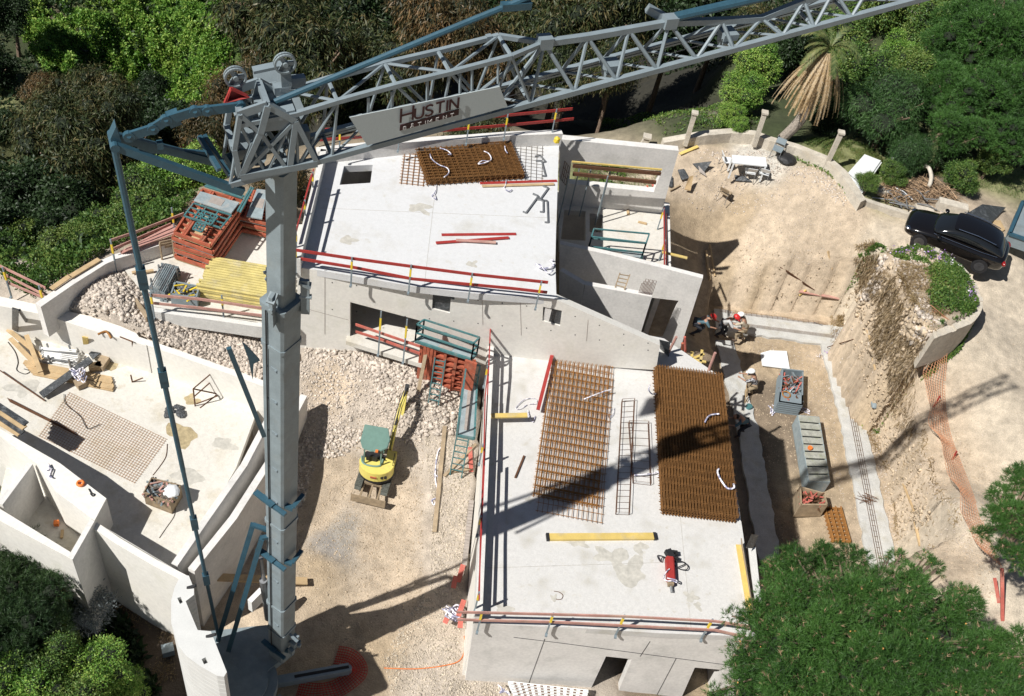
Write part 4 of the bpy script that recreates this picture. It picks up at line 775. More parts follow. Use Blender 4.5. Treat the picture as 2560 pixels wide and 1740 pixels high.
# ------------------------------------------------------------------ wing details
t = thing('scaffold_platform', 'teal scaffold platform with rails on the wing floor', 'scaffold')
def scaf(t, quad, z, h, m='tealg', deck=True, rails=(1.0,.5), sides=(0,1,2,3), w=.05, dm='plat'):
    q = hz(quad, z)
    if deck:
        MB().poly([q], (0,0,-.05)).build('deck', dm, t)
        MB().poly([[q[0].lerp(q[1],.38).lerp(q[3].lerp(q[2],.38),.12), q[0].lerp(q[1],.62).lerp(q[3].lerp(q[2],.62),.12), q[0].lerp(q[1],.62).lerp(q[3].lerp(q[2],.62),.88), q[0].lerp(q[1],.38).lerp(q[3].lerp(q[2],.38),.88)]], (0,0,.012)).build('hatch', 'ply', t)
    fr = MB()
    for i in range(4): fr.bar(q[i]-UP*.02, q[(i+1)%4]-UP*.02, w*1.3, w*2)
    fr.build('frame', m, t)
    for i in sides:
        a, b = q[i], q[(i+1)%4]; g = MB()
        for r_ in rails: g.bar(a+UP*h*r_, b+UP*h*r_, w, w)
        n = max(1, int((b-a).length/1.1))
        for k in range(n+1): p_ = a.lerp(b, k/n); g.bar(p_, p_+UP*h, w, w)
        g.build('guard_frame', m, t)
    return q
scaf(t, [(1472,620),(1608,632),(1600,655),(1466,640)], ZF+.25, 1.0, sides=(0,1,2,3))
single(MB().poly([[P(1590,653,ZF+.3),P(1604,640,ZF+.9),P(1612,668,ZF+.2)]], (.03,0,0)), 'bracket', 'tealg', 'teal bracket leaning right of the platform on the wing', 'bracket')
t = thing('ladder', 'short pale ladder leaning against the stepped wall of the wing', 'ladder')
for a, b in (((1538,718),(1550,682)),((1561,724),(1575,686))): MB().bar(P(*a, 4.46), P(*b, 5.0), .04, .05).build('rail', 'timberd', t)
for k in range(4):
    f = .15+k*.25; MB().bar(P(1538,718,4.46).lerp(P(1550,682,5.0), f), P(1561,724,4.46).lerp(P(1575,686,5.0), f), .03, .03).build('rung', 'timberd', t)
m = MB()
for i in range(9): a = P(1597+i*3.2, 732+i*.6, 4.45); m.tube([a, a+UP*(.5+.12*(i % 3)), a+UP*(.5+.12*(i % 3))+Vector((.1,0,0)), a+Vector((.1,0,.02))], .01, 4)
single(m, 'starter_bars', 'rustd', 'bunch of upright hooked rebar on the stepped wall', 'rebar')
def lay(name, a, za, b, zb, w, h, m, lab, cat, group=None): return single(MB().bar(P(*a, za), P(*b, zb), w, h), name, m, lab, cat, group)
lay('red_beam', (1560,516), ZF+.1, (1648,473), ZF+1.1, .12, .08, 'redb', 'long red timber slanting across the wing opening corner', 'beam')
lay('red_beam', (1632,462), ZF+1.2, (1645,492), ZF+.4, .1, .07, 'redb', 'short red timber crossing the long slanting one', 'beam')
lay('red_beam', (1618,465), ZF+1.1, (1636,505), ZF+.2, .1, .07, 'redf', 'orange red timber standing in the wing corner', 'beam')
t = thing('formwork_shoring', 'rusty beams and grey props shoring the wide opening of the wing', 'shoring')
for a, b, z_ in (((1432,414),(1652,434),ZF+2.7),((1432,434),(1640,456),ZF+2.3)): MB().bar(P(*a, z_), P(*b, z_), .09, .14).build('beam', 'rustd', t)
for x_, yt, yb in ((1422,440,492),(1450,415,500),(1479,418,520),(1526,425,522),(1520,440,500)): MB().tube([P(x_, yt, ZF+2.5), Vector((*P(x_, yt, ZF+2.5).xy, ZF))], .03, 6).build('prop', 'galv', t)
MB().bar(P(1430,404,ZF+2.9), P(1655,424,ZF+2.9), .06, .05).build('lintel_board', 'timbery', t)
m = MB(); g0, g1 = P(1393,378,ZF+2.2), P(1424,418,ZF+2.2)
for k in range(9): f = k/8; m.tube([g0.lerp(g1, f), g0.lerp(g1, f)-UP*.9], .012, 4)
for k in range(4): m.tube([g0-UP*.3*k, g1-UP*.3*k], .012, 4)
single(m, 'rebar_cage', 'rustd', 'dark rebar grid standing between upper building and wing wall', 'rebar')
for i, (a, l) in enumerate((((1570,530),'small pale offcut on the wing floor near the long red timber'),((1606,557),'small pale offcut on the sunny wing floor'))): single(MB().box(P(*a, ZF+.03), (.35,.1,.05), i*1.4+1.7), 'offcut', 'timber', l, 'offcut')
# ------------------------------------------------------------------ storage terrace
def quadpt(q, u, v): return q[0].lerp(q[1], u).lerp(q[3].lerp(q[2], u), v)
def panel(quad, z, th, lab, group, seed, name='formwork_shutter'):   # steel-framed formwork panel lying face down
    rn = random.Random(seed); q = [v+Vector((rn.uniform(-.05,.05), rn.uniform(-.05,.05), 0)) for v in hz(quad, z+th)]
    t = thing(name, lab, 'formwork panel', group)
    MB().poly([[v-UP*th for v in q]], (0,0,.03)).build('face_sheet', 'ply' if seed % 2 else 'timber', t)
    m = MB()
    for i in range(4): m.bar(q[i]-UP*.06, q[(i+1)%4]-UP*.06, .07, .12)
    m.build('frame', 'redf', t)
    m = MB()
    for k in range(1, 9): a, b = quadpt(q, 0, k/9), quadpt(q, 1, k/9); m.bar(a-UP*.1, b-UP*.1, .06, .09)
    for u in (.22,.28,.7,.76): m.bar(quadpt(q, u, 0)-UP*.03, quadpt(q, u, 1)-UP*.03, .07, .1)
    m.build('rib', 'redf', t); return q
FQ = [(509,470),(610,498),(530,612),(432,580)]
zz = ZT+.05
for k in range(5):
    q = panel([(x_, y_) for x_, y_ in FQ], zz, .2, 'orange red formwork panel, %s of the left stack on the terrace' % ['lowest','second from bottom','middle one','second from top','topmost'][k], 'formwork panels stacked on the terrace', k); zz += .26
    # shift the outline so the stack rises straight up
# the stack was traced at its top, so lower panels are re-projected straight below it
topq = hz(FQ, ZT+.05+.26*4+.2)
for o in [o for o in C.objects if o.get('group') == 'formwork panels stacked on the terrace']:
    kk = ['lowest','second from bottom','middle one','second from top','topmost'].index([s_ for s_ in ('lowest','second from bottom','middle one','second from top','topmost') if s_ in o['label']][0]); zc = ZT+.05+.26*kk+.2; here = hz(FQ, zc); o.location = (sum(topq, Vector())/4-sum(here, Vector())/4)*1.0; o.location.z = 0
zt_ = ZT+.05+.26*5
t = thing('steel_platform', 'grey steel platform sheet lying on the left formwork stack', 'platform')
MB().poly([hz([(501,478),(598,506),(578,532),(484,501)], zt_+.1)], (0,0,-.05)).build('deck', 'plat', t); MB().poly([hz([(531,490),(563,500),(552,515),(521,504)], zt_+.11)], (0,0,-.02)).build('hatch', 'ply', t)
t = thing('folded_guard_frame', 'dark teal guard frames lying on the left formwork stack', 'frame')
for i, qd in enumerate(([(484,508),(578,538),(552,570),(460,540)], [(500,524),(545,540),(528,562),(484,546)], [(492,556),(514,562),(504,580),(482,572)])):
    q = hz(qd, zt_+.12+.05*i); m = MB()
    for k in range(4): m.bar(q[k], q[(k+1)%4], .05, .05)
    for k in (1,2): m.bar(quadpt(q, 0, k/3), quadpt(q, 1, k/3), .04, .04); m.bar(quadpt(q, k/3, 0), quadpt(q, k/3, 1), .04, .04)
    m.build('frame', 'tealg', t)
for i, (a, b) in enumerate((((512,465),(606,495)),((516,462),(610,491)),((633,470),(600,530)),((628,468),(594,528)))): lay('teal_bar', a, zt_+.05, b, zt_+.05, .06, .06, 'tealg', ['teal bar along the rear of the left formwork stack','second teal bar along the rear of that stack','teal bar between the two formwork stacks','second teal bar between the two formwork stacks'][i], 'bar', 'teal bars by the formwork stacks')
FQ2 = [(626,478),(676,494),(672,560),(598,544)]; zz = ZT+.05; t2 = hz(FQ2, ZT+.05+.26*2+.2)
for k in range(3):
    lab = 'orange red formwork panel, %s of the stack behind the mast' % ['lowest','middle one','topmost'][k]
    panel(FQ2, zz, .2, lab, 'formwork panels behind the mast', k+11); o = [o for o in C.objects if o.get('label') == lab][0]; o.location = (sum(t2, Vector())-sum(hz(FQ2, zz+.2), Vector()))/4; o.location.z = 0; zz += .3
t = thing('steel_platform', 'narrow grey platform sheet on the stack behind the mast', 'platform')
MB().poly([hz([(642,472),(668,475),(655,547),(616,540)], zz+.1)], (0,0,-.05)).build('deck', 'plat', t); MB().poly([hz([(640,494),(662,498),(656,521),(632,516)], zz+.11)], (0,0,-.02)).build('hatch', 'ply', t)
# yellow beams: 17 across, 3 layers
BQ = [(536,640),(706,668),(700,748),(489,712)]; n_ = 15
gname = 'yellow formwork beams stacked on the terrace'
topb = hz(BQ, ZT+.72); 
n_ = 13; fl_ = (topb[0]-topb[3]).length/n_*.80
for lay_ in range(3):
    for k in range(n_):
        f = (k+.5)/n_; a = topb[0].lerp(topb[3], f); b = topb[1].lerp(topb[2], f); a = Vector((a.x, a.y, ZT+.12+lay_*.24)); b = Vector((b.x, b.y, ZT+.12+lay_*.24)); d = (b-a).normalized(); j = random.uniform(-.12,.12); a += d*j; b += d*j
        m = MB(); m.bar(a+UP*.085, b+UP*.085, fl_, .045); m.bar(a-UP*.085, b-UP*.085, fl_, .045); m.bar(a, b, .03, .13)
        o = m.build('formwork_beam', 'beam', fix=False); tag(o, 'yellow formwork beam in the wide stack left of the crane mast', 'beam', gname)
def bundle(quad, z, h, n, lay_, m, r, lab, crate=None, cat='props', endm='steel'):
    t = thing('prop_crate', lab, 'crate'); q = hz(quad, z+h); 
    long_ = (q[3]-q[0]).length > (q[1]-q[0]).length
    for L_ in range(lay_):
        for k in range(n):
            f = (k+.5)/n; jj = random.uniform(-.04,.04)
            a = q[0].lerp(q[1], f) if long_ else q[0].lerp(q[3], f); b = q[3].lerp(q[2], f) if long_ else q[1].lerp(q[2], f)
            a = Vector((a.x, a.y, z+.06+L_*h/lay_)); b = Vector((b.x, b.y, z+.06+L_*h/lay_)); d = b-a; a += d*jj; b += d*jj
            mb = MB(); mb.tube([a, a.lerp(b, .55)], r, 6); mb.tube([a.lerp(b, .5), b], r*.72, 6); mb.bar(b, b+d.normalized()*.01, .1, .1); mb.bar(a, a+d.normalized()*.01, .1, .1); mb.build('prop', m if (k*7+L_) % 5 else 'steel', t, fix=False)
    fr = MB()
    for u, v in ((0,.2),(1,.2),(1,.8),(0,.8)):
        p_ = quadpt(q, u, v) if long_ else quadpt(q, v, u); fr.bar(Vector((p_.x, p_.y, z)), p_+UP*.08, .05, .05)
    for v in (.2,.8): 
        a, b = (quadpt(q, 0, v), quadpt(q, 1, v)) if long_ else (quadpt(q, v, 0), quadpt(q, v, 1)); fr.bar(Vector((a.x,a.y,z+.02)), Vector((b.x,b.y,z+.02)), .05, .05)
    fr.build('rack_frame', endm, t)
bundle([(403,655),(447,662),(412,728),(371,712)], ZT, .55, 9, 4, 'galv', .028, 'rack of grey steel props standing left of the yellow beams')
def crate(quad, z, h, lab, m, fill=None, th=.05, name='crate', cat='crate', ztop=True, ribs=0, fillm=('steel','rustd'), nf=26, seed=3):
    t = thing(name, lab, cat); q = hz(quad, z+h); cc = sum(q, Vector())/4
    for i in range(4):
        a, b = q[i], q[(i+1)%4]; n_i = Vector((-(b.y-a.y), b.x-a.x, 0)).normalized(); 
        if n_i.dot(cc-a) < 0: n_i = -n_i
        a2, b2 = (a, b) if i % 2 == 0 else (a.lerp(b, .02), b.lerp(a, .02))
        mb = MB(); mb.hexa([Vector((v.x, v.y, z)) for v in (a2, b2, b2+n_i*th, a2+n_i*th)], [a2, b2, b2+n_i*th, a2+n_i*th])
        if ribs: 
            for k in range(ribs): zz_ = z+(k+.5)*h/ribs; mb.bar(Vector((a2.x,a2.y,zz_)), Vector((b2.x,b2.y,zz_)), .03, h/ribs*.45)
        mb.build('side_panel', m, t)
    MB().poly([[Vector((v.x, v.y, z+.03)) for v in q]], (0,0,.03)).build('base', m, t)
    rn = random.Random(seed); k_ = 0
    if fill:
        mbs = [MB() for _ in fillm]
        for i in range(nf):
            u, v = rn.uniform(.12,.88), rn.uniform(.12,.88); p_ = quadpt(q, u, v)-UP*rn.uniform(.02,h*.35); d = Vector((rn.uniform(-1,1), rn.uniform(-1,1), rn.uniform(-.25,.25))).normalized()*rn.uniform(.08,.28); mbs[i % len(fillm)].bar(p_-d, p_+d, .05, .04)
        for mb, mm in zip(mbs, fillm): mb.build('clutter', mm, t)
    return t, q
crate([(437,702),(500,714),(492,745),(425,735)], ZT, .5, 'open grey crate of loose fittings at the terrace front edge', 'galv', True, fillm=('galv','steel','yell'), nf=40)
t = thing('pallet', 'grey wooden pallet standing on edge beside the left formwork stack', 'pallet')
for k in range(4): MB().bar(P(398,607+k*6.5,ZT+.75-.18*k), P(432,600+k*6.5,ZT+.75-.18*k), .03, .1).build('slat', 'timberd', t)
for x_, y_ in ((399,607),(431,601)): a = P(x_, y_, ZT+.8); MB().bar(a, Vector((a.x, a.y, ZT)), .05, .05).build('post', 'timberd', t)
for i in range(6): lay('pink_plank', (302+i*3,632-i*1.5), ZT+.6+.03*i, (437+i*2,562+i*3), ZT+.6+.03*i, .13, .03, 'pinkb', 'faded pink plank, %s from the left of the bundle on the low terrace wall' % ORD[i].replace('lowest', 'first'), 'plank', 'bundle of pink planks on the low wall')
for i, (a, b) in enumerate((((346,668),(352,690)),((358,680),(384,676)),((330,682),(356,676)))): lay('timber_offcut', a, ZT+.1, b, ZT+.1, .1, .06, ['redb','timber','timber'][i], ['red offcut standing left of the prop rack','pale offcut left of the prop rack','yellowish offcut left of the red one'][i], 'offcut')
# ------------------------------------------------------------------ courtyard
CYd = 3.4
def formwall(quad, z0, z1, lab, n):
    a, b = P(*quad[0], z1), P(*quad[1], z1); t = thing('formwork_wall', lab, 'formwork', 'red formwork panels by the facade')
    MB().hexa([Vector((a.x,a.y,z0)), Vector((b.x,b.y,z0)), Vector((b.x,b.y+.04,z0)), Vector((a.x,a.y+.04,z0))], [a, b, b+Vector((0,.04,0)), a+Vector((0,.04,0))]).build('face_sheet', 'redf', t)
    m = MB()
    for k in range(n): zz_ = z0+(k+.5)*(z1-z0)/n; m.bar(Vector((a.x,a.y-.06,zz_)), Vector((b.x,b.y-.06,zz_)), .12, (z1-z0)/n*.35)
    m.build('rib', 'redf', t); m = MB()
    for f in (0,.33,.66,1): p_ = a.lerp(b, f); m.bar(Vector((p_.x,p_.y-.1,z0)), Vector((p_.x,p_.y-.1,z1)), .08, .1, (1,0,0))
    m.build('frame', 'redf', t)
formwall([(1056,858),(1082,862)], 3.0, 4.9, 'narrow red formwork panel standing at the left under the teal scaffold', 6)
formwall([(1090,862),(1172,882)], 2.9, 4.9, 'wide ribbed red formwork panel standing under the teal scaffold', 7)
formwall([(1168,895),(1190,902)], 3.2, 5.0, 'narrow red formwork panel standing in the corner by the lower roof', 5)
t = thing('scaffold_platform', 'teal scaffold platform on top of the red formwork panels', 'scaffold')
qs = scaf(t, [(1056,840),(1192,884),(1178,898),(1038,852)], 5.0, .8, sides=(2,0,1,3))
m = MB(); lx = P(1092,878,4.9); 
for dx in (0,.35): m.bar(Vector((lx.x+dx,lx.y-.3,4.9)), Vector((lx.x+dx,lx.y-.6,2.9)), .04, .04)
for k in range(8): m.bar(Vector((lx.x,lx.y-.3-.037*k,4.8-.25*k)), Vector((lx.x+.35,lx.y-.3-.037*k,4.8-.25*k)), .03, .03)
single(m, 'ladder', 'tealg', 'teal ladder hanging down from the scaffold platform in front of red panels', 'ladder')
t = thing('scaffold_platform', 'long teal scaffold platform standing beside the left wall of lower building', 'scaffold')
scaf(t, [(1158,958),(1192,962),(1186,1096),(1142,1088)], 3.6, 1.0, sides=(3,0))
m = MB(); a = P(1142,1088,3.6)
for dx in (0,.4): m.bar(a+Vector((dx,0,0)), a+Vector((dx,-.2,-2)), .04, .04)
for k in range(6): m.bar(a+Vector((0,-.03*k,-.3*k-.2)), a+Vector((.4,-.03*k,-.3*k-.2)), .03, .03)
m.build('ladder', 'tealg', t)
lay('plank', (1068,865), 4.8, (1046,978), 3.2, .12, .04, 'timberd', 'weathered plank leaning against the narrow red panel', 'plank')
for i, (a, b, l) in enumerate((((1112,1065),(1086,1330),'long thin weathered timber lying on the gravel near the scaffold'),((1120,1180),(1180,1172),'short branch-like timber lying by the lower building wall'),((1110,1190),(1190,1110),'slanting weathered timber by the long scaffold'),((1175,1118),(1178,1180),'red board lying against the lower building wall'))):
    A_, B_ = G(*a, .05), G(*b, .05); n_ = 6; mb = MB(); ps = [G(a[0]+(b[0]-a[0])*k/n_, a[1]+(b[1]-a[1])*k/n_, .06) for k in range(n_+1)]
    for p_, r_ in zip(ps, ps[1:]): mb.bar(p_, r_, .14 if i in (0,3) else .1, .05)
    single(mb, 'timber', 'redb' if i == 3 else 'timberd', l, 'timber')
def ghose(pts, r, m, name, lab, cat, n=6, lift=0.02): return tag(MB().tube(curve([G(x_, y_, r+lift) for x_, y_ in pts], n), r, 5).build(name, m, None, smooth=True, fix=False), lab, cat)
ghose([(1103,1100),(1112,1110),(1095,1130),(1088,1190),(1094,1230),(1086,1262),(1080,1250),(1096,1240),(1100,1200),(1085,1185)], .025, 'blue', 'lifting_sling', 'blue sling lying along the long timber on gravel', 'sling')
for i, (dx, dy) in enumerate(((0,0),(6,4),(-6,2),(3,-6))): ghose([(1112+dx,1520+dy),(1125+dx,1528+dy),(1140+dx,1540+dy),(1150+dx,1528+dy),(1138+dx,1518+dy),(1120+dx,1535+dy),(1132+dx,1546+dy),(1146+dx,1550+dy)], .03, 'blue', 'lifting_sling', 'blue and white sling tangled in the heap by the left corner of lower building', 'sling', lift=.1+.05*i)
for o in C.objects:
    if o.get('label', '').startswith('blue and white sling tangled'): o['group'] = 'sling heap by the building corner'
ghose([(960,1670),(1040,1672),(1110,1664),(1150,1650),(1163,1615),(1160,1590)], .015, 'orange', 'cable', 'orange cable running over gravel to the building corner', 'cable')
m = MB()
for k in range(20):
    p_ = G(1178-k*.9, 1258+k*8.2, .1); m.box(p_, (.16,.13,.16), .1)
single(m, 'hollow_block', 'ply', 'row of hollow blocks along the foot of the lower building wall', 'blocks')
b_ = G(1170,1320,.2)
lay('long_plank', (430,1438), 1.75, (768,1453), .75, .25, .06, 'timber', 'long pale plank spanning from the counterweight past the mast foot', 'plank')
for i, (a, b) in enumerate((((1146,1540),(1160,1500)),((1150,1570),(1152,1545)),((1112,1558),(1118,1545)),((1145,1455),(1158,1412)),((1133,1470),(1140,1440)))): lay('red_board', a, .9, b, 1.0, .16, .05, 'redb', ['red board standing by the sling heap','small red board below the sling heap','red board left of the sling heap','long red board on the gravel above the sling heap','short red board beside the long one on gravel'][i], 'board')
# red netting in the crane's shadow
def netband(pts, wd, m, lab, step=.12, name='plastic_netting', r=.008):
    ps = [G(x_, y_, .05) for x_, y_ in pts]; c_ = curve(ps, 8); mb = MB(); L = []; R_ = []
    for i, p_ in enumerate(c_):
        d = (c_[min(i+1,len(c_)-1)]-c_[max(i-1,0)]); d.z = 0; d.normalize(); n = Vector((-d.y, d.x, 0)); L.append((p_, n))
    nrow = max(2, int(wd/step))
    for j in range(nrow+1):
        off = -wd/2+wd*j/nrow; q = []
        for p_, n in L: z_ = p_+n*off; q.append(Vector((z_.x, z_.y, float(tzn(z_.x, z_.y)[0])+.07+.04*math.sin(z_.x*5+z_.y*3))))
        for a, b in zip(q, q[1:]): mb.bar(a, b, 2*r, 2*r)
        if j: 
            for (a, b), (c2, d2) in zip(zip(prev, prev[1:]), zip(q, q[1:])):
                k = max(1, int((b-a).length/step))
                for s_ in range(k): mb.bar(a.lerp(b, s_/k), c2.lerp(d2, s_/k), 2*r, 2*r)
        prev = q
    return single(mb, name, m, lab, 'netting')
netband([(745,1725),(800,1732),(860,1712),(895,1680),(880,1650),(840,1638)], .55, 'netr', 'red plastic netting heaped round the end of the outrigger', .07, r=.008)
# ------------------------------------------------------------------ excavator
t = thing('mini_excavator', 'yellow mini excavator with green canopy parked on the earth in the courtyard', 'excavator')
eb_ = G(944,1215); ez = eb_.z+.02; hd = math.atan2((G(985,1000)-G(948,1190)).y, (G(985,1000)-G(948,1190)).x)   # boom heading
tr_ = math.atan2((G(955,1150)-G(935,1225)).y, (G(955,1150)-G(935,1225)).x)
cT = G(943,1180); cT = Vector((cT.x, cT.y, ez))
X1 = Vector((math.cos(tr_), math.sin(tr_), 0)); Y1 = Vector((-X1.y, X1.x, 0))
for s_ in (-1, 1):
    c = cT+Y1*.52*s_; prof = [(-.95,.12),(-1.02,.25),(-.9,.40),(.9,.40),(1.02,.25),(.95,.12),(.8,.02),(-.8,.02)]
    q0 = [c-Y1*.13+X1*u+UP*v for u, v in prof]; m = MB(); m.poly([q0], Y1*.26)
    for k in range(26): u = -.95+k*.076; m.bar(c-Y1*.14+X1*u+UP*.415, c+Y1*.14+X1*u+UP*.415, .035, .03)
    m.build('track', 'rubber', t)
m = MB(); m.bar(cT-X1*.7+UP*.3, cT+X1*.7+UP*.3, .7, .12); m.cyl(cT+UP*.3, cT+UP*.52, .4, 24)
for s_ in (-.34,.34,0): m.bar(cT-X1*.6+Y1*s_+UP*.25, cT-X1*1.28+Y1*s_+UP*.22, .07, .09)
m.build('undercarriage', 'mud', t)
m = MB(); bl = cT-X1*1.32; m.hexa([bl-Y1*.68, bl+Y1*.68, bl+Y1*.68-X1*.1, bl-Y1*.68-X1*.1], [bl-Y1*.68+UP*.34, bl+Y1*.68+UP*.34, bl+Y1*.68-X1*.03+UP*.34, bl-Y1*.68-X1*.03+UP*.34]); m.build('dozer_blade', 'mud', t)
hx = Vector((math.cos(hd), math.sin(hd), 0)); hy = Vector((-hx.y, hx.x, 0)); c0 = cT+UP*.55
def hp(u, v, w_): return c0+hx*u+hy*v+UP*w_
prof = [(.45,.62),(.45,-.62)]+[(-.15-.62*math.cos(a)*1.0, -.66*math.sin(a)) for a in np.linspace(math.pi/2, -math.pi/2, 13)]
prof = [(.5,-.64),(.5,.64)]+[(-.25-.55*math.cos(a), .66*math.sin(a)) for a in np.linspace(math.pi/2, -math.pi/2, 15)]
m = MB(); m.poly([[hp(u, v, 0) for u, v in prof]], UP*.16); m.build('turntable', 'black', t)
m = MB(); p2 = [(u, v) for u, v in prof if u < .1]+[(-.12,-.64),(-.12,.64)]
m.poly([[hp(u*1.0, v, .16) for u, v in [(-.12,.64)]+[(-.25-.57*math.cos(a), .68*math.sin(a)) for a in np.linspace(math.pi/2, -math.pi/2, 15)]+[(-.12,-.64)]]], UP*.52); m.poly([[hp(.5,-.66,.16), hp(.5,-.28,.16), hp(-.12,-.28,.16), hp(-.12,-.66,.16)]], UP*.40)
m.build('body', 'yellow', t, bevel=.05)
m = MB(); m.box(hp(-.76,-.3,.42), (.04,.1,.14), hd); m.box(hp(-.72,-.44,.42), (.04,.1,.14), hd); m.build('grille', 'black', t)
m = MB(); m.box(hp(.0,.22,.5), (.42,.46,.14), hd); m.box(hp(-.2,.22,.76), (.1,.44,.5), hd); m.box(hp(.1,.22,.17), (.9,.7,.04), hd); m.build('seat', 'black', t, bevel=.03)
m = MB(); m.box(hp(.5,.22,.6), (.12,.5,.3), hd); m.build('console', 'black', t)
for s_ in (.1,.34): m = MB(); m.tube([hp(.42,s_,.6), hp(.36,s_,.92)], .015, 6); m.build('lever', 'black', t)
CR = [(.55,.62),(.55,-.16),(.1,-.3),(-.25,-.28),(-.42,-.1),(-.5,.2),(-.42,.5),(-.15,.62)]
m = MB(); m.poly([[hp(u*1.15, (v-.16)*1.18+.16, 1.72) for u, v in CR]], UP*.05); m.build('canopy_roof', 'canopy', t, bevel=.02)
for u, v in ((.52,.58),(.5,-.14),(-.42,.48),(-.38,-.16)): m = MB(); m.tube([hp(u, v, .3), hp(u*1.0, v, 1.73)], .03, 8); m.build('canopy_post', 'canopy', t)
m = MB(); ring = [hp(-.12,.62,.72), hp(-.42,.52,.72), hp(-.5,.2,.72), hp(-.42,-.14,.72), hp(-.1,-.2,.72)]; m.tube(curve(ring, 5), .035, 8); m.build('canopy_rail', 'canopy', t)
m = MB(); b0, b1, b2_, b3 = hp(.55,-.35,.2), hp(1.0,-.42,1.3), hp(1.6,-.5,2.0), hp(2.35,-.58,2.1)
for a, b, w_ in ((b0,b1,.2),(b1,b2_,.17),(b2_,b3,.15)): m.bar(a, b, .13, w_)
m.build('boom', 'yellow', t, bevel=.015)
m = MB(); m.bar(b3+hx*.12+UP*.15, hp(2.05,-.55,.75), .11, .14); m.build('arm', 'yellow', t)
m = MB(); m.tube([b1+UP*.25, b3+UP*.18], .045, 8); m.tube([b0+hx*.2, b1+hx*.3+UP*.1], .05, 8); m.bar(b3-hx*.05, b3+hx*.2+UP*.1, .16, .25); m.tube([b3+hx*.2+UP*.05, hp(2.3,-.56,.85)], .035, 8); m.build('boom_cylinder', 'black', t)
for o_ in (.05,-.05): MB().tube(curve([hp(.5,-.3+o_,.4), hp(.95,-.38+o_,1.45), hp(1.55,-.46+o_,2.15), hp(2.2,-.54+o_,2.25)], 5), .014, 5).build('hose', 'black', t)
MB().poly([[hp(-.66,-.1,.40), hp(-.66,.14,.40), hp(-.66,.14,.48), hp(-.66,-.1,.48)]], hx*-.19).build('decal', 'redf', t)
MB().tube([hp(-.3,-.62,.7), hp(-.3,-.62,.82), hp(.2,-.6,.82), hp(.2,-.6,.66)], .014, 6).build('handrail', 'black', t); MB().box(hp(-.55,.0,1.80), (.1,.1,.07), hd).build('beacon', 'orange', t)
bk = hp(2.05,-.55,.62); m = MB(); pr = [(-.12,.2),(-.32,0),(-.28,-.28),(0,-.4),(.12,-.32),(-.12,-.24),(-.18,0),(0,.14)]; m.poly([[bk+hx*u+UP*v-hy*.2 for u, v in pr]], hy*.4); m.build('bucket', 'steel', t)
# ------------------------------------------------------------------ yard items
def mesh_flat(quad, z, n1, n2, m, lab, r=.006):
    q = hz(quad, z+.02); mb = MB()
    for k in range(n1+1): mb.bar(quadpt(q, k/n1, -.01), quadpt(q, k/n1, 1.01), 2*r, 2*r)
    for k in range(n2+1): mb.bar(quadpt(q, -.01, k/n2)+UP*.012, quadpt(q, 1.01, k/n2)+UP*.012, 2*r, 2*r)
    return single(mb, 'steel_mesh_sheet', m, lab, 'steel mesh')
mesh_flat([(174,982),(415,1098),(336,1207),(98,1090)], ZY, 38, 21, 'rust', 'large flat steel mesh lying on the yard slab', .0036)
m = MB()
for k in range(4): m.bar(P(18+k*2,995+k*3,ZY+.1), P(185+k*3,1080+k*3,ZY+.08), .018, .018)
single(m, 'rebar_bundle', 'rustd', 'bundle of long dark rebars on the edge of the flat mesh', 'rebar')
bundle([(100,862),(104,889),(190,905),(192,868)], ZY, .35, 8, 2, 'white', .03, 'stack of white steel props by the thick retaining wall')
t = thing('laminated_board', 'dark stained board lying diagonally over pale planks with a tangle of slings', 'board')
m = MB(); m.poly([[P(98,983,ZY+.12), P(110,996,ZY+.12), P(233,906,ZY+.5), P(222,893,ZY+.5)]], (0,0,.05)); m.build('plank', 'tarp', t)
boards([((20,824),(110,897)),((26,846),(92,914)),((66,838),(101,930))], ZY+.2, 'timber', ['long yellow plank leaning at the left, upper one','long yellow plank leaning at the left, lower one','yellow plank crossing under the leaning pair'], w=.15, h=.05, group='yellow planks leaning in the yard')
for i in range(7): lay('pale_plank', (60+i*4,905+i*4.5), ZY+.05+.02*(i%3), (278+i*1,947+i*4.5), ZY+.05+.02*(i%3), .16, .05, 'timber', 'pale plank, %s from the rear of the wide pile under the dark stained board' % ORD[i].replace('lowest', 'first'), 'plank', 'pale planks piled in the yard')
for i, (dx, dy) in enumerate(((0,0),(5,6),(-7,2))): sling([(180+dx,920+dy),(195+dx,928+dy),(208+dx,918+dy),(200+dx,936+dy),(186+dx,930+dy),(204+dx,950+dy),(212+dx,934+dy)], ZY+.5+.03*i, 'white and blue sling knotted on the dark stained board', .022)
for o in C.objects:
    if o.get('label', '').startswith('white and blue sling knotted'): o['group'] = 'slings knotted on the dark board'
single(MB().poly([[P(205,842,ZY+1.1), P(219,845,ZY+1.1), P(223,876,ZY+.05), P(210,874,ZY+.05)]], (0,.04,0)), 'timber_plank', 'timbery', 'short yellow plank leaning upright on the retaining wall', 'plank')
single(MB().poly([[P(228,880,ZY+.3), P(252,884,ZY+.3), P(232,900,ZY+.1), P(222,886,ZY+.1)]], (0,0,.04)), 'dark_board', 'tarp', 'small dark stained board by the upright yellow plank', 'board')
for i, (a, s_, l) in enumerate((((238,917),.25,'grey timber block near the gravel heap'),((256,908),.3,'dark square timber block near the gravel heap'),((198,955),.3,'thick timber block under the dark stained board'))): single(MB().box(P(*a, ZY+.12), (s_*1.6,s_,.22), i+.5), 'timber_block', ['timber','timberd','timberd'][i], l, 'block')
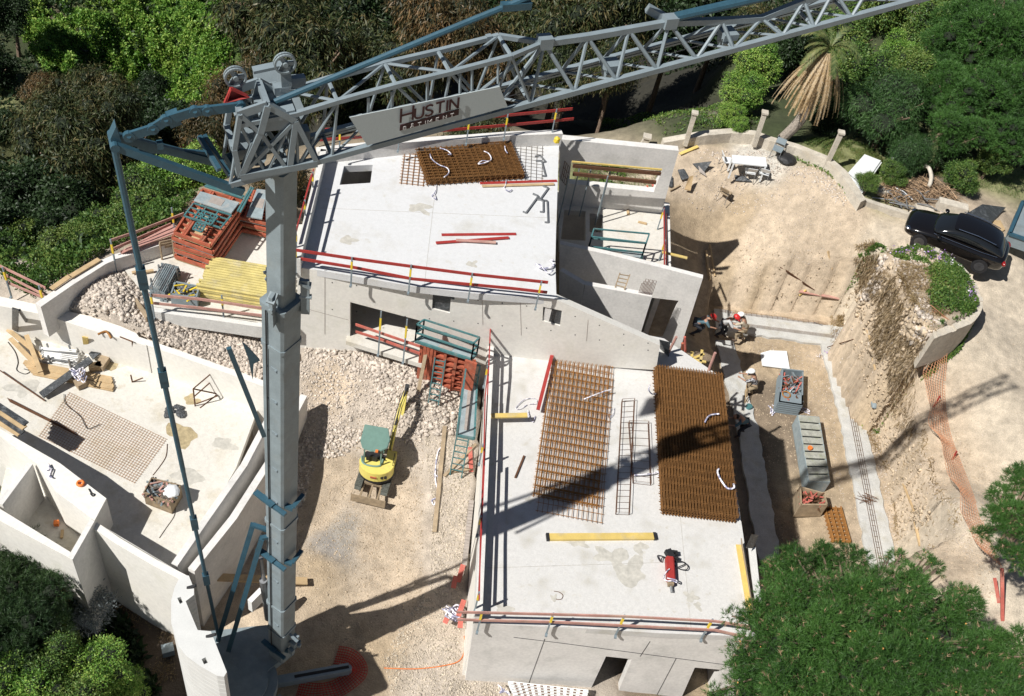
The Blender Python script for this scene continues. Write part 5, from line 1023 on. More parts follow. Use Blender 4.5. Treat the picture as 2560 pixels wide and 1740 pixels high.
# crane wall bracket + trestle
def trestle(pts, z, m, lab, r=.025, cat='frame'):
    mb = MB()
    for a, b in pts: mb.tube([P(*a[:2], z+a[2]), P(*b[:2], z+b[2])], r, 6)
    return single(mb, 'steel_trestle', m, lab, cat)
trestle([((483,972,1),(529,933,1)),((529,933,1),(529,980,0)),((483,972,1),(488,1015,0)),((487,990,.5),(530,952,.55)),((483,972,1),(545,985,.0)),((545,985,0),(500,1020,0)),((529,933,1),(565,982,0)),((565,982,0),(490,1010,0))], ZY, 'rustd', 'thin rusty steel frame standing on the yard slab by the wall')
trestle([((300,842,1.5),(331,854,1.5)),((331,854,1.4),(332,914,0)),((331,854,1.4),(346,912,0)),((332,914,0),(346,912,0))], ZY, 'rustd', 'rusty bracket with tripod legs hooked over the retaining wall')
trestle([((327,938,.5),(331,955,0)),((331,955,0),(357,945,0))], ZY, 'rustd', 'small upright steel pin on the yard slab')
hose([(245,836),(262,829),(270,832),(278,845)], ZY+1.4, .04, 'rust', 'bent_pipe', 'short bent rusty pipe lying on the retaining wall', 'pipe')
m = MB()
for k in range(26): m.ico(P(434+random.uniform(-20,24), 1028+random.uniform(-12,12), ZY+.05), random.uniform(.06,.14), 1, (1,1,.6), jit=.25)
single(m, 'plastic_scrap_heap', 'tarp', 'crumpled grey plastic heap on the yard slab behind the back stay', 'scrap')
crate([(378,1193),(452,1212),(425,1256),(358,1230)], ZY, .65, 'open steel crate of wires and offcuts standing in the yard', 'mud', True, fillm=('galv','wire','black','pinkb'), nf=150, th=.03)
m = MB(); m.ico(P(428,1228,ZY+.62), .26, 2, (1,1,.45), jit=.08); single(m, 'plastic_bucket_lid', 'whitep', 'round translucent plastic bag resting in the open steel crate', 'bag')
hose([(160,985),(165,1010),(200,1040),(212,1062),(222,1072),(250,1060)], ZY+.03, .012, 'black', 'cable', 'black cable curling over the flat steel mesh', 'cable')
hose([(418,1110),(415,1140),(400,1165),(382,1188)], ZY, .012, 'rustd', 'cable', 'thin cable from the wet patch to the open steel crate', 'cable')
hose([(440,1262),(435,1290),(415,1320),(398,1345)], ZY, .012, 'wire', 'cable', 'thin cable below the open steel crate', 'cable')
hose([(20,855),(38,880),(45,905),(42,925),(62,935),(75,928),(60,922)], ZY, .014, 'black', 'hose', 'thin dark hose curling beside the leaning yellow planks', 'hose')
lay('rod', (0,926), ZY+.1, (112,1002), ZY+.05, .03, .03, 'rustd', 'long thin rusty rod on the left of the yard', 'rod')
for i, (a, b) in enumerate((((-10,1010),(66,1060)),((-10,1022),(62,1070)),((-10,1036),(58,1082)),((-10,1050),(50,1086)))): lay('formwork_board', a, ZB+.12*(3-i)*.4+.1, b, ZB+.12*(3-i)*.4+.1, .18, .05, ['tarp','timber','tarp','timber'][i], ['dark upper board on the chamber wall at the left edge','pale board second from top at the left edge','dark board third from top at the left edge','pale lowest board at the left edge'][i], 'board')
m = MB(); m.poly([[P(30,770,4.6), P(46,775,4.6), P(44,835,2.45), P(30,830,2.45)]], (0,.04,0)); m.bar(P(48,775,4.5), P(76,818,2.5), .08, .08); m.bar(P(30,832,2.55), P(76,818,2.55), .08, .08); single(m, 'propped_form', 'tarp', 'dark triangular wall form propped in the upper left yard corner', 'formwork')
def torus(c, R_, r, m, name, lab, cat, parent=None, tilt=None):
    ps = [c+Vector((math.cos(a)*R_, math.sin(a)*R_, 0)) for a in np.linspace(0, 2*math.pi, 25)]; o = MB().tube(ps, r, 8, caps=False).build(name, m, parent, smooth=True); return o if parent else tag(o, lab, cat)
torus(P(201,1208,ZB+.06), .085, .04, 'orange', 'plastic_ring', 'small orange ring lying on the chamber wall', 'ring')
hose([(222,1222),(228,1232),(236,1236),(232,1240),(226,1234)], ZB, .02, 'black', 'strap', 'black strap loop on the chamber wall', 'strap')
for i in range(2): sling([(118+i*4,1160),(124,1168+i*3),(118,1176),(128,1172),(124,1186+i*4),(130,1194)], ZB+.05*i, 'pale sling knotted on the chamber wall', .02)
for o in C.objects:
    if o.get('label') == 'pale sling knotted on the chamber wall': o['group'] = 'slings on the chamber wall'
m = MB()
for k in range(7): a = P(150+k*6, 1232+k*3.4, 2.8); m.bar(a, a+Vector((.26,-.2,0)), .04, .04); m.bar(a, a+Vector((0,.0,-.3)), .03, .03)
single(m, 'starter_bars', 'rustd', 'row of dark starter bars projecting in the chamber', 'rebar')
single(MB().box(P(141,1308,2.1), (.14,.14,.16), .3), 'orange_box', 'orange', 'tiny orange box on the chamber floor', 'box')
lay('post', (156,1325), 2.02, (154,1345), 2.02, .08, .06, 'timber', 'small timber piece on the chamber floor', 'offcut')
# ------------------------------------------------------------------ stones (countless: stuff)
def stones(name, lab, polys, m='stone', seed=1):
    r = np.random.default_rng(seed); rn = random.Random(seed); V0 = []; F0 = []
    iv = np.array([(-1,-1,-1),(1,-1,-1),(1,1,-1),(-1,1,-1),(-.8,-.8,1),(.8,-.8,1),(.8,.8,1),(-.8,.8,1)])*.72; fi = np.array([(0,2,1),(0,3,2),(4,5,6),(4,6,7),(0,1,5),(0,5,4),(1,2,6),(1,6,5),(2,3,7),(2,7,6),(3,0,4),(3,4,7)])
    for pts, n, lo, hi, *zq in polys:
        z = [G(x_, y_) if not zq else P(x_, y_, zq[0]) for x_, y_ in pts]; poly = [(v.x, v.y) for v in z]; xs = [p_[0] for p_ in poly]; ys = [p_[1] for p_ in poly]; got = 0
        X = r.uniform(min(xs), max(xs), n*6); Y = r.uniform(min(ys), max(ys), n*6); k = inpoly(X, Y, poly); X, Y = X[k][:n], Y[k][:n]; Z = tzn(X, Y)
        for x_, y_, z_ in zip(X, Y, Z):
            s_ = (lo+(hi-lo)*r.random()**3.4)*.68; q = (iv+r.uniform(-.42,.42,(len(iv),3)))*s_*np.array([1, r.uniform(.55,1), r.uniform(.4,.8)]); a = r.uniform(0, 6.28); c_, d_ = math.cos(a), math.sin(a); e = r.uniform(-.5,.5)
            q = q@np.array([[1,0,0],[0,math.cos(e),-math.sin(e)],[0,math.sin(e),math.cos(e)]]); q = q@np.array([[c_,-d_,0],[d_,c_,0],[0,0,1]])+[x_, y_, z_+s_*.08]
            F0.append(fi+len(V0)*len(iv)); V0.append(q)
    o = npmesh(name, np.concatenate(V0), np.concatenate(F0), m); o['label'] = lab; o['category'] = 'stones'; return setk(o, 'stuff')
stones('rubble', 'pale limestone rubble heaped along the walls and round the courtyard', [
 ([(110,770),(180,735),(262,655),(310,670),(345,720),(378,780),(360,850),(240,815),(120,785)], 3600, .02, .16), ([(360,790),(640,825),(672,900),(672,960),(360,850)], 3000, .035, .16), ([(345,838),(640,830),(680,900),(676,955),(600,925),(460,876)], 6500, .035, .16, 3.6),
 ([(740,830),(900,865),(1050,905),(1060,960),(900,930),(760,870)], 1500, .02, .19), ([(900,900),(1150,930),(1150,1090),(1050,1090),(960,1000)], 3200, .02, .17),
 ([(745,880),(960,930),(1060,1080),(1040,1130),(900,1040),(760,1100)], 4200, .012, .09), ([(840,1060),(920,1080),(860,1140),(740,1150),(750,1090)], 1300, .02, .14),
 ([(740,1130),(790,1160),(760,1260),(738,1290)], 600, .02, .10), ([(690,985),(740,1000),(600,1290),(520,1440),(510,1400),(600,1230)], 1200, .03, .14)], 'stone', 3)
stones('gravel', 'cream gravel spread along the left wall and front of the lower building', [
 ([(1060,1080),(1180,1090),(1170,1350),(1150,1540),(1075,1480),(1080,1260)], 6500, .014, .06), ([(1060,1480),(1150,1560),(1150,1690),(1190,1740),(980,1740),(960,1640)], 4500, .014, .06), ([(1150,1700),(1500,1740),(1400,1760),(1140,1760)], 1200, .02, .07),
 ([(740,1280),(1060,1280),(1060,1500),(740,1500)], 2200, .008, .035), ([(740,1000),(1060,1080),(1070,1300),(740,1300)], 2600, .008, .04)], 'stoney', 4)
stones('scattered_stones', 'scattered stones on the sandy plot and driveway', [
 ([(1690,470),(1760,370),(2060,430),(2150,520),(1900,520),(1740,520)], 1500, .015, .08), ([(1740,380),(1900,375),(2060,430),(2140,500),(2100,520),(2000,440),(1800,400)], 1300, .02, .10), ([(1850,540),(2150,530),(2150,740),(1850,740)], 1400, .01, .05), ([(1780,440),(2080,470),(2080,640),(1820,640)], 600, .01, .03),
 ([(2180,850),(2330,860),(2420,1300),(2450,1420),(2250,1400)], 3200, .01, .06), ([(2230,830),(2340,820),(2340,880),(2250,880)], 260, .05, .2), ([(2190,520),(2340,520),(2420,560),(2250,545)], 500, .03, .12), ([(2350,850),(2560,850),(2560,1350),(2420,1250)], 1500, .008, .035), ([(2130,700),(2260,640),(2300,860),(2230,900),(2150,840)], 1500, .03, .14, .8), ([(2480,560),(2560,620),(2560,850),(2480,850)], 600, .008, .04), ([(1860,860),(2060,860),(2120,1300),(2030,1020)], 1500, .01, .05)], 'stone', 5)
stones('earth_clods', 'small clods and grit on the bare earth of the site', [([(1690,450),(1760,370),(2150,480),(2400,560),(2150,760),(1780,700)], 7000, .008, .04), ([(740,1000),(1060,1080),(1060,1500),(1000,1700),(800,1560),(740,1480)], 9000, .01, .05), ([(2150,800),(2350,850),(2560,1300),(2480,1500),(2250,1450)], 9000, .01, .055), ([(1830,850),(2080,850),(2160,1400),(1950,1400)], 4500, .01, .06), ([(2350,820),(2560,700),(2560,1350),(2420,1250)], 3500, .008, .03)], 'clod', 6)
# ------------------------------------------------------------------ garden wall, pillars
gw = [(1660,357),(1712,348),(1770,338),(1830,333),(1885,337),(1925,352),(1990,370),(2062,398),(2100,430),(2130,475),(2152,505)]
def gstrip(pts, top, dz, wd, side=1):
    q = [G(x_, y_, top) for x_, y_ in pts]; mb = MB(); L = []; R_ = []
    for i, a in enumerate(q):
        d = (q[min(i+1, len(q)-1)]-q[max(i-1, 0)]); d.z = 0; d.normalize(); n = Vector((-d.y, d.x, 0))*side; L.append(a); R_.append(a+n*wd)
    for i in range(len(q)-1): h = [L[i], L[i+1], R_[i+1], R_[i]]; mb.hexa([v-UP*dz for v in h], h)
    return mb
single(gstrip(gw, .55, 1.2, .38, 1), 'garden_wall', 'oldwall', 'curved old stone garden wall behind the sandy plot', 'wall')
single(gstrip([(2155,500),(2200,515),(2300,545)], .25, .8, .25, 1), 'kerb_wall', 'oldwall', 'low broken kerb running from the garden wall towards the car', 'wall')
def post(x0, y0, x1, y1, lab, up0=.5, w_=.2):
    b_ = G(x0, y0, up0); lo, hi = 0, 6
    best_ = min(((abs((P(x1, y1, b_.z+h).xy-b_.xy).length), h) for h in np.arange(.3, 5, .02))); h = best_[1]; top_ = P(x1, y1, b_.z+h)
    t = thing('stone_pillar', lab, 'pillar', 'old pillars of the garden wall'); MB().bar(b_-UP*.3, top_, w_, w_, (0,1,0)).build('shaft', 'oldwall', t); MB().bar(top_, top_+UP*.09, w_*1.5, w_*1.5, (0,1,0)).build('capital', 'oldwall', t)
post(1717,350,1737,284,'old square pillar on the garden wall, nearest to the wing'); post(1890,352,1912,283,'old square pillar on the wall beside the bright green shrub'); post(2070,402,2103,333,'old square pillar at the bend of the wall by the dry lawn'); post(1606,356,1618,343,'short broken pillar just behind the wing wall', .4, .26)
# palm
pb = G(1953,349); pc = P(2075,122,7.4)
t = thing('palm_tree', 'leaning palm with a skirt of dead straw-coloured fronds behind the garden wall', 'palm')
tr = curve([pb, pb.lerp(pc, .35)+Vector((.3,-.2,-.2)), pb.lerp(pc, .7)+Vector((.15,0,.1)), pc-UP*.5], 6); m = MB(); m.tube(tr, .24, 12, .3); m.build('trunk', 'palmtr', t)
def fronds(n, c, L_, el0, el1, az0, az1, droop, wd, m, name, seed, dens=26):
    r = np.random.default_rng(seed); V = []; Fc = []
    for _ in range(n):
        az = r.uniform(az0, az1); el = math.radians(r.uniform(el0, el1)); l = L_*r.uniform(.55,1.1); d = np.array([math.cos(az)*math.cos(el), math.sin(az)*math.cos(el), math.sin(el)]); p_ = np.array(c)+d*.15; pts = [p_.copy()]; 
        for k in range(dens): d = d+np.array([0,0,-droop/dens]); d /= np.linalg.norm(d); p_ = p_+d*l/dens; pts.append(p_.copy())
        sd = np.cross(d, [0,0,1.]); sd /= np.linalg.norm(sd)+1e-6
        for k in range(1, dens+1):
            a = pts[k]; tan = pts[k]-pts[k-1]; tan /= np.linalg.norm(tan); f = k/dens; w_ = wd*math.sin(min(1, f*1.6)*math.pi/2)*(1.15-f*.75)
            i = len(V); q = .011; V += [pts[k-1]-sd*q, pts[k-1]+sd*q, a+sd*q, a-sd*q]; Fc += [[i,i+1,i+2],[i,i+2,i+3]]
            for s_ in (-1, 1):
                for h in (0,.5):
                    o_ = pts[k-1]+(a-pts[k-1])*h; e = o_+(sd*s_*.75+tan*.7+np.array([0,0,r.uniform(-.35,.1)]))*w_*r.uniform(.8,1.15); i = len(V); V += [o_-tan*.022, o_+tan*.022, e]; Fc += [[i,i+1,i+2]]
    return npmesh(name, np.array(V), np.array(Fc), m, t)
fronds(24, pc, 1.7, 0, 70, 0, 2*math.pi, 2.0, .38, 'palm', 'green_fronds', 2)
fronds(95, pc-Vector((0,0,.1)), 3.0, -80, -28, math.pi*.95, math.pi*2.05, 1.5, .19, 'deadp', 'dead_fronds', 3)
fronds(10, pc-Vector((0,0,.2)), 2.6, -70, -20, 0, math.pi*2.0, 1.6, .30, 'deadp', 'dead_fronds', 5)
# ------------------------------------------------------------------ garden table and chairs
zt0 = G(1875,425).z+.78; tq = [P(1830,387,zt0), P(1914,393,zt0), P(1918,416,zt0), P(1832,407,zt0)]
t = thing('table', 'long white plastic table standing on the rubble by the garden wall', 'table')
MB().poly([tq], (0,0,-.05)).build('table_top', 'whitep', t)
for v in tq: c_ = sum(tq, Vector())/4; p_ = v.lerp(c_, .08); MB().bar(Vector((p_.x,p_.y,zt0-.9)), p_-UP*.05, .07, .07).build('leg', 'whitep', t)
def chair(x_, y_, rz, m, lab):
    b_ = G(x_, y_); R_ = Matrix.Rotation(rz, 3, 'Z'); f = lambda a, b, c_: b_+R_@Vector((a, b, c_)); t = thing('chair', lab, 'chair', 'garden chairs by the white table')
    MB().poly([[f(-.22,-.22,.44), f(.22,-.22,.44), f(.24,.22,.46), f(-.24,.22,.46)]], (0,0,.03)).build('seat', m, t)
    MB().poly([[f(-.22,.22,.62), f(.22,.22,.62), f(.22,.32,.86), f(-.22,.32,.86)]], R_@Vector((0,.03,0))).build('backrest', m, t)
    for a, b in ((-.21,-.21),(.21,-.21),(-.21,.24),(.21,.24)): MB().tube([f(a*1.15,b*1.2,0), f(a,b,.45)], .014, 6).build('leg', 'steel', t)
    for a in (-.22,.22): MB().tube([f(a,.2,.44), f(a,.3,.8)], .014, 6).build('back_post', 'steel', t)
chair(1868,448,math.pi+.1,'whitep','white folding chair in front of the table, left one'); chair(1903,450,math.pi-.1,'whitep','white folding chair in front of the table, right one'); chair(1937,392,-.3,'galvl','grey folding chair beside the black bag'); chair(1812,420,math.pi/2+.3,'whitep','white chair at the left end of the long table')
chair(1808,500,2.6,'timberd','rusty brown chair frame with rags on the sandy plot')
m = MB(); m.ico(G(1967,397,.15), .42, 3, (1.1,1,.45), jit=.06); single(m, 'rubbish_bag', 'black', 'black rubbish bag by the garden wall', 'bag')
def gsheet(pts, up, th, m, name, lab, cat, tilt=None):
    q = [G(x_, y_, up if not tilt else up+tilt[i]) for i, (x_, y_) in enumerate(pts)]; return single(MB().poly([q], (0,0,th)), name, m, lab, cat)
gsheet([(1731,410),(1779,404),(1757,436)], .05, .03, 'tarp', 'plastic_sheet', 'dark triangular plastic sheet on sand right of the wing', 'sheet', [0,.5,0])
gsheet([(1745,412),(1758,425),(1765,441),(1748,430)], .12, .03, 'ply', 'plastic_sheet', 'grey sheet piece over the dark triangular one', 'sheet')
gsheet([(1694,426),(1710,424),(1722,446),(1704,452)], .15, .05, 'tarp', 'plastic_offcut', 'black glossy panel lying on sand close to the wing', 'panel')
gsheet([(1722,444),(1733,441),(1726,478),(1711,474)], .25, .06, 'timber', 'board_piece', 'pale board propped near the black glossy panel', 'board', [.4,.4,0,0])
gsheet([(1672,440),(1681,443),(1681,469),(1671,466)], .1, .05, 'tarp', 'plywood_sheet', 'dark narrow panel against the wing corner', 'panel')
gsheet([(1836,438),(1862,442),(1880,455),(1838,452)], .1, .03, 'tarp', 'plastic_sheet', 'black mesh sheet lying left of the folding chairs', 'sheet')
for i, (a, b, m_, l, wd) in enumerate((((1700,385),(1745,366),'timbery','yellow plank lying behind the wing corner',.16),((1675,476),(1700,463),'timberd','small weathered plank on sand right of the wing',.08),((2070,628),(2082,672),'timber','pale upright board on the sand near the planter',.12),((1998,728),(2098,746),'pinkb','pinkish board lying on the sand below the planter',.14),((1998,738),(2015,724),'timbery','yellow offcut on the pinkish board',.1),
 ((2140,890),(2172,1022),'walltop','long pale board beside the strip footing',.22),((2168,825),(2180,864),'timber','short pale board above the long one',.08),((2182,895),(2188,925),'timber','small yellowish stick by the netting',.08),((2215,1035),(2225,1080),'timber','short stick below the long pale board',.08),((2258,1210),(2287,1283),'timber','thin plank on the bank near crane shadow end',.08),((2287,1305),(2300,1365),'timber','thin plank on the bank above the pine',.1),((1765,625),(1775,700),'timber','long plank standing on the shaded edge of sand',.1),((1775,610),(1787,690),'timber','second long plank on the shaded edge of sand',.06))):
    A_, B_ = (G(*a, .08), G(*b, .08)) if 'long pale board' not in l else (P(*a, -2.6), P(*b, -2.6)); single(MB().bar(A_, B_, wd, .05), 'plank', m_, l, 'plank')
m = MB()
for k in range(7): a = G(1950+k*2, 668+k*.8, .08); b = G(2018+k*3, 716+k*1.5, .08); m.tube([a, b], .02, 4)
single(m, 'rebar_bundle', 'rustd', 'bundle of rusty rebars lying on the sandy mound', 'rebar')
# hedged stack of white sheets
for k in range(7):
    q = [(2163,387),(2204,403),(2161,466),(2123,432)]; p_ = [G(2163,420) for _ in q]; zb_ = G(2163,425).z; single(MB().poly([[P(x_+k%2, y_, zb_+.6) - UP*(.6-.08*k-.07)+Vector((.03*(k%3),.02*k,0)) for x_, y_ in q]], (0,0,-.055)), 'white_sheet', 'whitep', 'white panel, %s of the stack on the lawn' % ORD[k]+(' from the bottom' if k else ''), 'panel', 'white panels stacked on the lawn')
q = [G(x_, y_, .2+.12*math.sin(i*2.1)) for i, (x_, y_) in enumerate(((2214,378),(2236,372),(2252,382),(2247,404),(2232,403),(2224,388)))]; single(MB().poly([q], (0,0,.08)), 'white_tarp', 'whitep', 'crumpled white tarp beside the stack of white panels', 'tarp')
# branch heap
m = MB(); rn = random.Random(5); hc = [G(2200,470), G(2340,470), G(2400,510), G(2200,510)]
for k in range(420):
    c_ = quadpt(hc, rn.uniform(0,1), rn.uniform(-.2,.9)); c_.z = float(tzn(c_.x, c_.y)[0])+rn.uniform(.02,.5)*(1-abs(c_.x-hc[0].x-2)/6); d = Vector((rn.uniform(-1,1), rn.uniform(-1,1), rn.uniform(-.25,.25))).normalized()*rn.uniform(.15,.55); m.tube([c_-d, c_+d*.2+UP*.03, c_+d], rn.uniform(.006,.018), 3)
single(m, 'brushwood_heap', 'twig', 'heap of dry brown brushwood behind the kerb', 'brushwood')
m = MB()
for k in range(12): a = G(2280+rn.uniform(-70,90), 495+rn.uniform(-20,25), .25); d = Vector((rn.uniform(-1,1), rn.uniform(-.7,.7), rn.uniform(-.1,.1))).normalized()*rn.uniform(.4,.9); m.tube([a-d, a+UP*.1, a+d], .03, 5)
single(m, 'bare_branches', 'steel', 'bleached bare branches lying over the brushwood heap', 'branches')
hose([G(2312,416,.7), G(2322,420,.8), G(2328,440,.7), G(2325,460,.5), G(2318,472,.2)], 0, .1, 'oldwall', 'curved_pipe', 'pale curved pipe standing in the brushwood heap', 'pipe')
for i, (a, s_, l) in enumerate((((2380,518),(1.3,.45,.45),'weathered concrete block at the end of the brushwood heap'),((2310,526),(.8,.5,.25),'cracked concrete lump beside the kerb'),((2205,478),(.5,.4,.2),'white stone slab on the brushwood heap'))): single(MB().box(G(*a, .15), s_, .2*i-.1), 'concrete_block', 'oldwall', l, 'block')
gsheet([(2411,538),(2455,512),(2514,520),(2478,558)], .18, .04, 'tarp', 'black_sheet', 'black speckled panel lying on ground behind the car', 'panel')
gsheet([(2455,552),(2500,552),(2512,575),(2490,590)], .05, .04, 'timber', 'pale_board', 'pale board lying near the black speckled panel', 'board')
# skip at the right edge
t = thing('metal_container', 'dark metal container with teal edge at the right border', 'container'); zc = 3.9
cq = [P(2556,505,zc), P(2523,584,zc), P(2640,625,zc), P(2690,540,zc)]
MB().poly([[Vector((v.x,v.y,zc-.1)) for v in cq]], (0,0,-.5)).build('body', 'galv', t)
for i in range(4): MB().bar(cq[i], cq[(i+1)%4], .14, .12).build('rim_beam', 'teal', t)
MB().bar(P(2523,584,zc-.1), P(2507,613,3.1), .07, .07).build('tow_bar', 'teal', t)
# ------------------------------------------------------------------ planter
pw = [(2330,600),(2380,624),(2440,684),(2466,742),(2448,786),(2400,812),(2345,832)]
t = thing('stone_planter', 'round stone-walled planter overgrown with ivy beside the black car', 'planter')
MBp = MB(); q = [P(x_, y_, 4.0) for x_, y_ in pw]; q = curve(q, 5); L = []; R_ = []
cpt = P(2320,715,4.0)
for v in q: d = (cpt-v).normalized(); L.append(v); R_.append(v+d*.35)
for i in range(len(q)-1): h = [L[i], L[i+1], R_[i+1], R_[i]]; j = UP*random.uniform(-.05,.05); MBp.hexa([Vector((v.x+(v.x-cpt.x)*.02, v.y, 1.9)) for v in h], [v+j-UP*.3 for v in h])
MBp.build('stone_wall', 'oldwall', t)
qq = [P(x_, y_, 3.0) for x_, y_ in ((2205,645),(2180,690),(2160,740),(2150,770))]
MBq = MB()
for a, b in zip(qq, qq[1:]): MBq.hexa([a-UP, b-UP, b-UP+Vector((.4,0,0)), a-UP+Vector((.4,0,0))], [a+UP*.5, b+UP*.1, b+UP*.1+Vector((.3,.1,0)), a+UP*.5+Vector((.3,.1,0))])
# ------------------------------------------------------------------ black car
t = thing('parked_car', 'black estate car parked behind the overgrown planter', 'car')
fn, rn_ = P(2262,600,3.15), P(2478,690,3.15); ax = (fn-rn_); Lc = ax.length; ax.normalize(); ay = Vector((-ax.y, ax.x, 0)); 
if ay.y < 0: ay = -ay
Wc = 1.86; LEN = min(max(Lc, 4.3), 5.0); oc = (fn+rn_)/2+ay*Wc/2; cz = 3.02
def cp(u, v, w_): return Vector((oc.x, oc.y, cz))+ax*u*LEN/4.8+ay*v+UP*w_
def loft(secs, name, m, parent, sub=2, closed=True, cap=True):
    n = len(secs[0]); V = [p_ for s_ in secs for p_ in s_]; Fc = []
    for i in range(len(secs)-1):
        for j in range(n if closed else n-1): Fc.append((i*n+j, i*n+(j+1)%n, (i+1)*n+(j+1)%n, (i+1)*n+j))
    if cap: Fc += [tuple(range(n))[::-1], tuple((len(secs)-1)*n+j for j in range(n))]
    mb = MB(); mb.add(V, Fc); o = mb.build(name, m, parent, smooth=True)
    if sub: md = o.modifiers.new('smooth', 'SUBSURF'); md.levels = sub; md.render_levels = sub
    return o
def bsec(u, hw, zb_, zs, zt): return [cp(u, -hw*.9, zb_), cp(u, -hw, zb_+.2), cp(u, -hw, zs), cp(u, -hw*.86, zt), cp(u, -hw*.4, zt+.05), cp(u, hw*.4, zt+.05), cp(u, hw*.86, zt), cp(u, hw, zs), cp(u, hw, zb_+.2), cp(u, hw*.9, zb_)]
st = [(2.42,.55,.32,.5,.55),(2.3,.78,.25,.58,.68),(1.9,.9,.24,.68,.80),(1.2,.92,.22,.74,.90),(.9,.92,.22,.76,.93),(0,.93,.22,.78,.93),(-1.2,.93,.22,.80,.95),(-1.9,.91,.24,.82,.98),(-2.25,.84,.28,.80,.96),(-2.4,.66,.36,.70,.86)]
loft([bsec(*s_) for s_ in st], 'body', 'carp', t)
def gsec(u, hb, ht, zb_, zt): return [cp(u, -hb, zb_), cp(u, -(hb+ht)/2, (zb_+zt)/2), cp(u, -ht, zt), cp(u, -ht*.4, zt+.03), cp(u, ht*.4, zt+.03), cp(u, ht, zt), cp(u, (hb+ht)/2, (zb_+zt)/2), cp(u, hb, zb_)]
gs = [(1.25,.80,.78,.9,.93),(.75,.82,.70,.9,1.2),(.25,.83,.66,.9,1.42),(-.7,.83,.66,.9,1.46),(-1.6,.80,.62,.9,1.36),(-2.05,.74,.58,.9,1.12),(-2.2,.70,.6,.9,.97)]
loft([gsec(*s_) for s_ in gs], 'windows', 'glass', t)
rf = [(.4,.66,1.40),(.1,.655,1.475),(-.7,.655,1.50),(-1.5,.625,1.43),(-1.85,.60,1.30)]
loft([[cp(u, -h, z_-.02), cp(u, -h*.5, z_+.02), cp(u, h*.5, z_+.02), cp(u, h, z_-.02)] for u, h, z_ in rf], 'roof', 'carp', t, closed=False, cap=False)
for s_ in (-1, 1):
    MB().tube([cp(.2, s_*.66, 1.47), cp(-.7, s_*.655, 1.51), cp(-1.6, s_*.62, 1.42)], .018, 6).build('roof_rail', 'chrome', t)
    MB().tube([cp(1.1, s_*.86, .95), cp(0, s_*.865, .96), cp(-1.2, s_*.86, .98), cp(-1.9, s_*.80, 1.0)], .012, 6).build('window_trim', 'chrome', t)
    m = MB(); m.ico(cp(.85, s_*1.0, 1.0), .1, 2, (1,1.3,.7)); m.build('mirror', 'carp', t, smooth=True)
    m = MB(); m.ico(cp(2.17, s_*.66, .62), .15, 2, (1.3,1,.5)); m.build('headlamp', 'chrome', t, smooth=True)
    m = MB(); m.ico(cp(-2.3, s_*.7, .78), .15, 2, (.6,1.3,.7)); m.build('tail_lamp', 'tail', t, smooth=True)
    for u in (1.5, -1.42):
        wc = cp(u, s_*.86, .33); wt = MB(); wt.cyl(wc-ay*s_*.1, wc+ay*s_*.085, .335, 28); w_ob = wt.build('wheel', 'black', t); rm = MB(); rm.cyl(wc+ay*s_*.088, wc+ay*s_*.094, .21, 24)
        for k in range(10): a_ = k*math.pi/5; rm.bar(wc+ay*s_*.1, wc+ay*s_*.1+(ax*math.cos(a_)+UP*math.sin(a_))*.2, .03, .01, ay)
        rm.build('rim', 'rim', w_ob)
# ------------------------------------------------------------------ east pit objects
def gcrate(quad, h, lab, m, **k):
    c_ = G(*[sum(v)/4 for v in zip(*quad)]); z0 = c_.z-.02
    # quad was traced on the rim: keep the rim there, sides go straight down
    return crate(quad, z0, h, lab, m, **k)
_, _q = gcrate([(1956,920),(2009,926),(2007,1013),(1947,1004)], .75, 'ribbed grey steel bin full of clamps and tools in the east pit', 'galvl', fill=True, ribs=6, fillm=('steel','rustd','redb','galv'), nf=120, th=.06)
m = MB(); m.poly([[_q[3].lerp(_q[0], .28), _q[2].lerp(_q[1], .28), _q[2], _q[3]]], (0,0,-.03)); single(m, 'corrugated_sheet', 'galvl', 'ribbed grey cover over the near end of the tool bin', 'cover')
torus(quadpt(_q, .28, .78)+UP*.03, .17, .03, 'rust', 'wire_coil', 'round coil of wire on the near end of tool bin', 'coil')
t, _q = gcrate([(1994,1037),(2048,1042),(2076,1205),(2022,1205)], .75, 'long open steel skip with mossy sheet cover in the east pit', 'plat', th=.05)
for k in range(9): MB().poly([[quadpt(_q, .03, k/9+.008), quadpt(_q, .97, k/9+.008), quadpt(_q, .97, (k+1)/9-.008)+UP*.03, quadpt(_q, .03, (k+1)/9-.008)+UP*.03]], (0,0,-.03)).build('cover_plank', 'mossy' if 'mossy' in M else 'walltop', t)
m = MB(); c_ = quadpt(_q, .28, .52)+UP*.05; m.cyl(c_, c_+UP*.08, .1, 16); single(m, 'tape_roll', 'orange', 'small orange and white roll on the long skip', 'roll')
gcrate([(2000,1215),(2062,1232),(2070,1262),(2002,1262)], .9, 'shaded wooden crate at the near end of the long skip', 'timberd', fill=True, fillm=('rustd','redb'), nf=30)
mat_stack([(2057,1272),(2096,1279),(2122,1356),(2076,1362)], -2.75, 4, .2, .2, 'rust', (.02,.02,.01), 'small rusty steel mesh sheet on the ground above the pine', 'small mesh stack in the east pit', dz=.05, r=.022)
q = [G(1901,884,.05), G(1925,877,.25), G(1966,879,.12), G(1974,924,.05), G(1905,915,.1)]; single(MB().poly([q], (0,0,.04)), 'white_tarpaulin', 'whitep', 'white plastic sheet folded on the ground by the tool bin', 'sheet')
for i, (dx, dy) in enumerate(((0,0),(4,5),(10,-2))): ghose([(1920+dx,1014+dy),(1928+dx,1020+dy),(1926+dx,1034+dy),(1934+dx,1024+dy),(1955,1014+dy),(1985,1018+dy),(2005+dx,1024+dy),(2025,1030+dy)], .022, 'blue', 'lifting_sling', 'blue and white sling strewn below the tool bin', 'sling')
